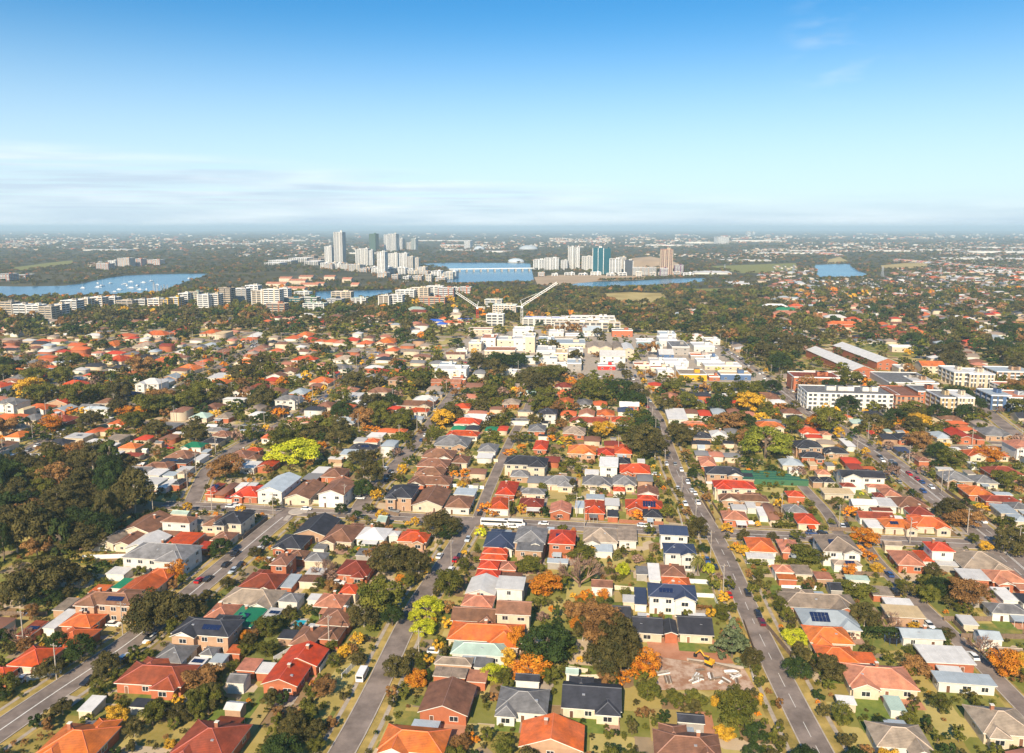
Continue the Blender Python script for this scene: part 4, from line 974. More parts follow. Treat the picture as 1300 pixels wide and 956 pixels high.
# spired hall and blue-sheeted roofs beside red crane
x, y = ground(579,404); s = project(x,y)[2]/F; mb = MB(); mb.box(-7*s,-6,0,7*s,6,6,M['wall_C']); roof_hip(mb,-7.5*s,-7,7.5*s,7,6,4,M['roof_n'],M['ridge_n']); 
root = ob('spired_hall', None, None, (x,y,0)); thing(root,'domed hall with thin spire left of the red crane','hall',None,x,y,fixed=True); ob('wall', mb.mesh('wall'), root)
mb = MB(); mb.bar((0,0,8),(0,0,12),4.5,M['wall_W'],10,4.0); mb.bar((0,0,12),(0,0,15),4.0,M['roof_g'],10,0.8); mb.bar((0,0,15),(0,0,22),0.4,M['roof_g'],6,0.05); ob('spire', mb.mesh('spire'), root); occ_rect(x,y,0,20,16)
for x_,b_,w_,c_ in ((552,411,20,'x'),(566,408,16,'o'),(590,408,18,'x'),(575,413,26,'o'),(598,412,12,'m'),(560,415,14,'x')):
    x, y = ground(x_,b_); w = w_*project(x,y)[2]/F; house(x,y+5,GR,w,10,1,'h',c_,'C',detail=1,seed=x_,look='%s-roofed hall beside the red crane' % ROOFN[c_],wing=False,group='halls beside the red crane'); occ_rect(x,y+5,GR,w+2,12)
for i,(x_,b_,w_,c_) in enumerate(((528,398,22,'e'),(531,402,28,'m'),(1062,415-6,26,'w'),(1085,412,18,'r'),(1072,418,40,'o'),(1135,424,24,'r'),(1150,432,30,'m'),(1170,431,22,'o'),(985,394,30,'w'),(1000,399,30,'t'),(1012,394,18,'r'),(1000,404,34,'p'))):
    x, y = ground(x_,b_); w = w_*project(x,y)[2]/F; house(x,y+6,GR,w,14,2,'h',c_,'R' if i > 2 else 'C',detail=1,seed=x_,wing=False,group='larger halls among the trees',look='large hall with %s hip roof among trees' % ROOFN[c_]); occ_rect(x,y+6,GR,w+2,16)
# pylons
def pylon(px, b, t):
    x, y = ground(px, b); s = project(x,y)[2]/F; h = (b-t)*s; mb = MB(); A = M['alu']; r = h*0.10
    for sx in (-1,1):
        for sy in (-1,1): mb.bar((sx*r,sy*r,0),(sx*r*0.12,sy*r*0.12,h),h*0.012,A)
    for i in range(5):
        z0, z1 = h*i/6, h*(i+1)/6; r0, r1 = r*(1-0.88*i/6), r*(1-0.88*(i+1)/6)
        mb.bar((-r0,-r0,z0),(r1,-r1,z1),h*0.007,A,3); mb.bar((r0,-r0,z0),(-r1,-r1,z1),h*0.007,A,3)
    for z, l in ((0.7,0.16),(0.82,0.14),(0.93,0.11)): mb.bar((-h*l,0,h*z),(h*l,0,h*z),h*0.010,A)
    o = ob('power_pylon', mb.mesh('power_pylon'), None, (x,y,0)); thing(o,'steel lattice power pylon','power pylon','power pylons in the distance',x,y,h)
for p in ((1007,349,336),(1120,353,338),(1194,351,339),(920,343,335),(196,374,358),(200,375,361),(209,373,361),(213,373,361),(205,372,362)): pylon(*p)
# boats
def boat(px, b, L, sail, n):
    x, y = ground(px, b, 0.35); mb = MB(); k = [(-L/2,-L*.13),(L*.2,-L*.15),(L/2,0),(L*.2,L*.15),(-L/2,L*.13)]; W_ = M['white']
    mb.face([(u,v,1.4) for u,v in k], W_)
    for i in range(5): (a,b_),(c,d_) = k[i],k[(i+1)%5]; mb.face([(a*.92,b_*.7,0.3),(c*.92,d_*.7,0.3),(c,d_,1.4),(a,b_,1.4)], W_)
    root = ob('moored_boat', None, None, (x,y,0), n*1.3); thing(root, ('white moored yacht' if sail else 'white moored cruiser')+' on the bay', 'boat', 'boats moored on the left bay', x, y)
    ob('hull', mb.mesh('hull'), root); mb = MB(); mb.box(-L*.25,-L*.09,1.4,L*.12,L*.09,2.9,W_); ob('cabin', mb.mesh('cabin'), root)
    if sail: mb = MB(); mb.bar((L*.05,0,1.4),(L*.05,0,15),0.16,M['alu'],5); mb.bar((L*.05,0,3),(-L*.4,0,3),0.14,M['alu'],5); ob('mast', mb.mesh('mast'), root)
BOATS = [(125,365,14,1),(130,363,16,1),(151,368,18,0),(158,361,14,1),(161,363,14,0),(168,366,20,1),(175,363,16,0),(182,359,16,0),(192,357,12,1),(124,360,12,1),(178,368,12,1),(240,354,18,0),(105,366,12,1),(140,360,12,0),(200,362,12,1),(146,371,12,0),(186,368,12,1),(166,358,12,0)]
for n, p in enumerate(BOATS): boat(*p, n)
# ================================================================== houses seen in the photo: centre of roof, eave width, roof height (5x crop pixels)
HD = '''
B0 228 500 120 70 f m R 1 s|400 440 170 90 f w W 1|515 425 230 90 h o R 1|470 545 190 110 h o R 1|650 308 390 80 h b T 2 s|900 215 220 120 G o C 1|1015 150 150 90 h o R 1|788 215 80 50 f t W 1|645 250 100 26 f o R 1
B0 220 670 200 120 h r C 1|30 745 120 70 h r R 1|1320 482 350 95 h k T 2 s|1115 640 180 100 h g W 1|1262 706 90 40 f w W 1 s|1005 770 390 110 h m R 1|760 132 110 36 f w W 1|420 345 70 60 f n T 1
A0 1020 810 370 100 h g W 2|930 635 200 90 G b C 1|725 722 150 50 G n C 1|828 722 160 60 G b C 1|920 740 200 80 G w W 1|1135 605 180 56 h b W 2|1182 738 150 56 f r R 1|1088 690 120 40 f b R 1|1275 610 130 50 h n W 1|1240 345 130 50 h k R 1|1290 412 130 56 h m R 1 s
A0 910 282 130 36 g g W 1|1010 262 150 46 h b R 1|1112 250 170 30 f k R 1 s|1152 198 150 44 h b C 1|1240 132 120 34 h t W 1|1205 285 90 34 f w W 1|1000 320 110 32 f w W 1|980 375 110 34 f w W 1|1085 385 80 44 f w W 1|1100 320 120 24 f l W 1|1275 305 90 30 h n C 1|900 410 70 30 f w W 1|870 350 70 26 f e W 1
A0 830 142 110 30 h o C 1|832 196 110 34 h m C 1|725 212 150 44 h b C 1|598 218 100 44 h b C 1|920 85 80 34 h r C 1|600 48 90 34 G o C 1|690 32 100 34 h o C 1|512 82 120 28 f w C 1 s|600 106 80 28 h w C 1|344 162 110 36 h b C 1|270 216 90 32 h o C 1|190 226 110 30 f w W 1|742 98 100 28 f n C 1|1070 26 110 30 f g R 1|1078 82 90 34 h b R 1|130 20 110 28 h n C 1|30 130 90 40 h b C 1|20 20 90 30 h n C 1|110 165 80 26 f n C 1|560 150 90 24 f k C 1
A1 60 612 130 56 h b C 1|195 590 170 66 h k C 2|168 712 140 50 h b C 1|15 772 80 44 f r R 1|132 412 160 64 G b R 1|292 425 170 60 h r R 1|480 378 180 84 G l W 2|625 420 170 84 G b C 1|832 428 165 84 G b W 2|690 342 100 36 f g R 1|820 308 140 54 h b R 1|858 360 100 32 G p R 1|742 300 80 36 f w W 1|18 446 80 34 h r R 1
A1 50 108 110 36 h k C 1|120 62 110 34 h b C 1|235 192 130 50 h b R 1|312 165 90 26 h r R 1|240 236 70 30 h g C 1|405 250 90 40 G r R 1|315 212 60 34 h b C 1|290 272 100 34 f w W 1|70 40 120 28 h g C 1|20 220 70 34 f w W 1|1005 146 150 34 h k W 1 s|930 192 110 28 f l W 1|1066 106 80 26 h o W 1|1092 76 90 30 f w W 1|990 106 70 22 f w W 1|1180 120 80 44 h l W 2|1165 42 110 30 h o C 1|1245 46 70 28 h o C 1
A1 712 648 190 96 G k T 1|560 738 170 76 h k R 1|880 690 180 90 h b C 1|1088 690 190 116 p w W 1|1198 688 70 46 p w W 1|1330 712 170 52 h r T 1|738 775 66 34 f g W 1|1262 428 170 76 h k T 2|290 395 60 30 f w W 1|235 395 50 30 f w W 1
B1 500 55 110 66 h b R 2|595 22 120 46 h b R 1|710 36 120 50 h g C 1|392 188 250 88 h m R 1|535 198 90 70 f l R 1|672 180 120 26 f b C 1|705 140 100 34 f w C 1|315 285 330 96 h n C 1|540 292 140 46 h g W 1|118 378 160 86 h p R 1|275 412 190 100 h t W 1 s|422 398 100 46 f w W 1 s|962 105 190 80 h m R 1|922 240 96 56 h r C 1|790 312 200 76 h p C 1
B1 845 415 190 96 h b R 1|665 535 160 100 h b T 1|800 512 130 76 h b R 1|625 665 230 96 G r R 1|515 775 220 110 G r R 1|530 535 90 34 f k T 1|298 728 130 40 f p R 1|388 748 100 40 f w R 1|215 800 100 42 g g W 1|85 685 90 44 f l W 1|190 632 90 26 f o R 1|40 640 110 66 h g W 1|700 300 70 30 f w W 1
B2 540 22 160 60 h r R 1|510 85 130 50 h r R 1|625 92 110 50 h p R 1|505 148 160 54 h r R 1|640 170 140 34 f b R 1|468 218 170 104 G w W 1|642 222 160 66 f w W 2|440 312 180 70 h p W 1|420 398 260 80 g b C 1|660 355 205 76 g b C 2|490 508 420 100 h o C 1|440 622 310 84 h e W 1|300 700 260 60 h n T 1|265 765 200 60 f n R 1|450 706 130 60 f g W 1|430 800 110 36 f p R 1|1222 205 130 40 g b W 1
A2 770 705 180 96 h g T 2|765 788 150 50 f g T 2|582 728 180 84 h u W 1|970 712 150 76 h r R 2 s|540 815 150 60 h r R 1|1215 700 200 76 h n W 1|1380 706 110 76 f n W 1|1230 790 100 44 f l W 1|132 465 190 90 G b C 1|312 496 150 70 h b W 1|356 442 120 36 f l W 1|134 358 240 44 h b R 1|135 302 160 42 h b R 1|155 248 180 44 h b R 1|190 190 180 50 h b R 1|275 112 200 60 h g T 1|330 225 90 44 h b C 1|440 296 100 34 h b C 1
A2 528 152 120 50 h g W 1|318 24 90 28 h t W 1|395 22 90 30 h k C 1|340 62 180 30 h r W 1|532 30 90 30 h t C 1|630 28 100 34 h r C 1|622 405 110 80 h r R 1|570 500 120 66 h r W 1|740 240 240 60 h k C 2|708 308 110 50 h g T 1|812 348 120 46 h g C 1|935 358 210 50 h g C 1|1200 360 180 50 h g C 1|782 424 150 32 h g C 1|775 497 140 50 h m R 1|958 540 120 60 G p R 1|1165 522 140 76 h r R 1|1080 516 46 40 f l W 1|1180 466 110 24 f l W 1|1282 502 80 44 f w W 1
A2 835 135 80 60 h r R 1|1095 165 160 52 h o T 1|905 222 90 40 h m R 1|1262 255 110 50 f w W 2|810 28 100 46 h g R 1|1262 178 120 46 h r T 1|1340 160 120 60 h r T 1|1290 122 100 34 h m R 1|480 210 90 30 f w W 1|1160 310 90 24 f w W 1|1290 575 60 40 f k R 1
A3 130 285 170 50 h r R 1|45 232 100 36 h k W 1|192 345 96 56 h g T 2 s|60 358 150 50 h g C 1|212 418 120 56 G b W 1|210 466 120 30 h r R 1|188 508 210 56 h r R 1 s|242 575 110 56 h k C 1|30 412 66 26 h r W 1|375 690 160 50 f u W 2|412 785 180 56 h u W 2|690 296 200 44 h k T 2|842 338 66 34 f k T 1|760 385 230 46 h r C 2|820 470 270 50 h b T 1|960 548 110 90 G b C 1|762 578 140 50 h p R 1
A3 790 532 90 26 f w W 1|866 515 56 40 f w W 1|938 560 50 50 f w W 1|520 12 130 24 h o C 1|560 75 120 34 h k T 1|548 115 110 22 h k C 1|660 62 120 40 h w W 1|735 42 90 34 h g W 1|555 182 80 34 h g C 1|650 190 90 34 h p W 1|590 238 90 60 h p R 1|740 196 100 30 h g C 1|1120 242 120 40 h l C 1|1145 442 100 34 h r R 1|1145 535 120 44 h g C 1|1215 602 120 60 h r C 1|1240 46 120 34 h r W 1|1222 130 150 44 h k T 2|1250 196 130 34 h k R 1|1200 20 90 20 h p W 1|1265 76 90 22 h r C 1|1272 350 90 34 h k T 1
A3 930 770 150 90 h o W 1|920 830 160 40 f w W 1|1108 770 110 70 h p R 1
B3 370 125 140 60 h b R 1|392 200 160 60 h o R 1|252 142 70 90 f w W 1|178 132 70 40 f g G 1|352 250 290 76 h u W 2 s|176 295 90 90 f u W 1|225 465 210 90 g k C 1|490 465 220 100 g k C 1|345 478 120 80 G k R 1|50 385 110 76 g k C 1|1080 125 120 60 h p W 1|1185 128 100 50 f n C 1|1090 165 100 34 f o R 1|1290 315 410 82 h n R 1|850 800 1 1 f n W 1|100 310 80 36 f w C 1
B4 50 420 310 100 h l C 1 s|50 520 240 96 h o C 1|110 650 220 86 h o R 1|290 685 110 30 f o R 1|370 785 370 120 h p C 1|810 685 270 92 f w R 1|830 760 120 26 f w R 1|925 815 320 80 f l W 1|525 338 170 44 f w W 1|530 402 200 60 f C T 1|640 518 230 36 g l W 1|840 440 115 26 f w C 1|1020 525 150 40 g l W 1|1210 638 130 50 g n C 1|1185 362 200 50 h g W 1|1280 310 100 50 f k W 1|990 165 180 56 f w R 1|1180 172 240 90 h p R 1|1210 280 150 66 f w W 1|1050 60 280 116 h n R 1|880 12 90 36 f n C 1
B4 800 78 120 34 f w G 1|655 32 90 60 h r W 1|480 42 210 76 h p R 1|390 262 110 44 f n R 1|165 60 160 50 h n W 1 s|22 165 90 34 f p T 1|1290 235 60 30 f p R 1
A4 735 785 190 70 h r W 2|120 765 210 110 h n W 2 s|270 325 240 50 g k W 2|200 228 90 40 h r R 1|240 268 100 40 h m W 1|95 170 140 34 h k T 1|300 286 96 18 f o C 1|370 388 130 34 h p W 1|430 428 110 50 h p W 1|390 450 70 32 h m R 1|180 384 84 24 h m W 1|40 352 90 34 h k C 1|22 306 80 30 h p C 1|85 438 180 26 f C C 1|282 496 140 36 g w W 1|425 515 110 50 f w W 1|565 495 180 56 h b C 1|390 540 120 18 f m W 1|360 580 200 40 g m W 1|630 550 130 44 h m W 1|500 635 180 56 h o C 1 s|690 620 190 54 h o C 1|345 640 80 42 f w C 1
A4 425 78 120 40 h k T 1|530 82 110 40 h k R 1|768 72 90 44 h l C 1|945 88 140 56 G r R 1|1062 98 110 44 h m R 1|1155 75 190 66 h g T 1|950 32 110 26 h o C 1|1050 186 220 34 h o C 1|300 56 70 30 h r C 1|295 130 56 44 f w W 1|855 332 150 54 h g T 1|1040 350 120 44 h g C 1|1160 298 180 44 h m R 1|1005 430 140 60 h o R 1|1150 475 190 54 h m R 1|1245 510 120 50 h g C 1|1180 552 110 44 f l C 1|1265 592 80 44 h l C 1|660 225 70 26 h b R 1|505 170 80 34 f u G 1|30 60 70 26 h p C 1|40 112 90 28 h n C 1|500 600 40 20 f w W 1
C0 60 440 130 34 h r W 2|420 445 140 44 h r R 1|1000 415 150 34 h w W 2|300 380 70 30 h r W 1|800 275 150 34 h r C 1|860 260 130 30 h k W 2|540 250 120 30 h o C 1|730 180 110 40 h o C 1|620 580 150 34 h l W 2|690 540 120 30 h b C 1|80 540 140 34 h g W 2|130 580 90 30 h C C 2|60 640 160 34 h o R 1|220 640 110 34 h g C 1|430 640 130 44 h m R 1|830 490 80 30 h u C 1|1160 490 130 34 h g C 1|400 290 100 24 h l C 1|220 300 110 30 h g W 1|120 350 110 26 h o C 1|30 310 80 34 h r W 1|130 385 100 26 h g W 1|1010 115 130 26 h o C 1|1180 90 90 34 h r R 1|1260 640 110 40 h e C 1|690 320 90 30 h k W 1|1200 330 130 34 h o C 1|930 190 130 30 h n C 1
C1 100 415 120 28 h o C 1|110 385 110 24 f w W 1|260 290 100 26 h o C 1|630 275 140 26 h r W 1|540 345 110 30 h b C 1|430 400 90 26 h r R 1|790 360 100 30 h r W 1|770 410 140 34 h o C 1|870 325 120 30 h g W 1|900 270 130 28 h n W 1|980 250 60 26 h p W 1|1070 400 140 44 h g C 1|1100 350 110 30 h r C 1|1140 270 90 24 h k W 1|540 520 140 30 h g W 2|910 515 140 24 f w W 1|200 515 130 26 h w W 2|210 540 90 22 h r W 1|260 470 110 34 h b W 1|350 445 110 26 h m R 1|120 505 90 26 h g W 1|330 615 70 30 h w W 1|620 665 190 30 h p C 1|530 140 90 30 h o W 1|640 120 90 30 h o C 1|710 165 80 26 h o W 1|790 160 80 26 h o C 1|865 165 80 26 h p W 1|935 150 80 26 h r C 1|1020 170 80 30 h o W 1|1160 160 110 40 h o C 1|565 45 90 26 h o C 1|160 110 90 24 f C C 2|50 105 100 28 h o C 1|1215 580 90 24 h r W 1|1240 640 140 34 h g W 1|340 115 70 20 h w W 1
C2 430 640 200 34 h w W 1|370 665 150 36 h r W 1|430 605 110 20 h p W 1|70 595 120 24 h r W 1|80 555 230 26 h b C 1|990 540 90 50 h o R 1|885 550 110 30 p w W 1|1110 545 90 40 h g W 1|1210 550 80 34 h o W 1|875 605 110 36 h k W 2|1010 612 90 36 h o C 1|1125 612 90 30 G p W 1|1245 612 100 40 h o R 1|985 480 90 30 h o R 1|980 440 100 30 h m C 1|1170 455 80 34 h C C 1|1280 430 70 24 h r C 1|700 655 110 24 h g W 1|560 580 90 20 h b C 1|1140 660 220 26 h m C 1|30 640 110 26 h l W 1|180 485 110 20 h g C 1|740 480 110 20 h e W 1|740 590 90 20 h g C 1
C3 310 540 90 34 h l W 1|400 545 100 30 h k W 1|510 540 90 34 h g W 1|625 540 90 34 h r W 1|660 600 80 40 h l W 1|820 550 160 28 h r C 1|490 600 90 34 h b W 1|565 610 80 44 h r W 1|385 630 120 56 f w W 1|760 600 80 34 h b C 1|850 615 80 30 h p C 1|940 505 180 34 h b C 1|480 490 80 26 h k W 1|560 495 90 26 h k R 1|260 430 80 24 h r C 1|350 440 90 24 h r R 1|800 475 110 18 f k W 1|70 590 90 34 h u W 1|40 655 100 34 h r C 1|500 680 130 24 h p W 1|1150 640 90 34 h k W 1|1190 670 110 24 h r W 1|550 455 110 24 h u W 1|700 500 70 24 h w W 1
C4 250 665 90 30 h e C 1|830 645 120 24 h b C 1|710 650 80 24 h C C 1|160 635 80 20 h o C 1|870 670 110 20 h o R 1
'''
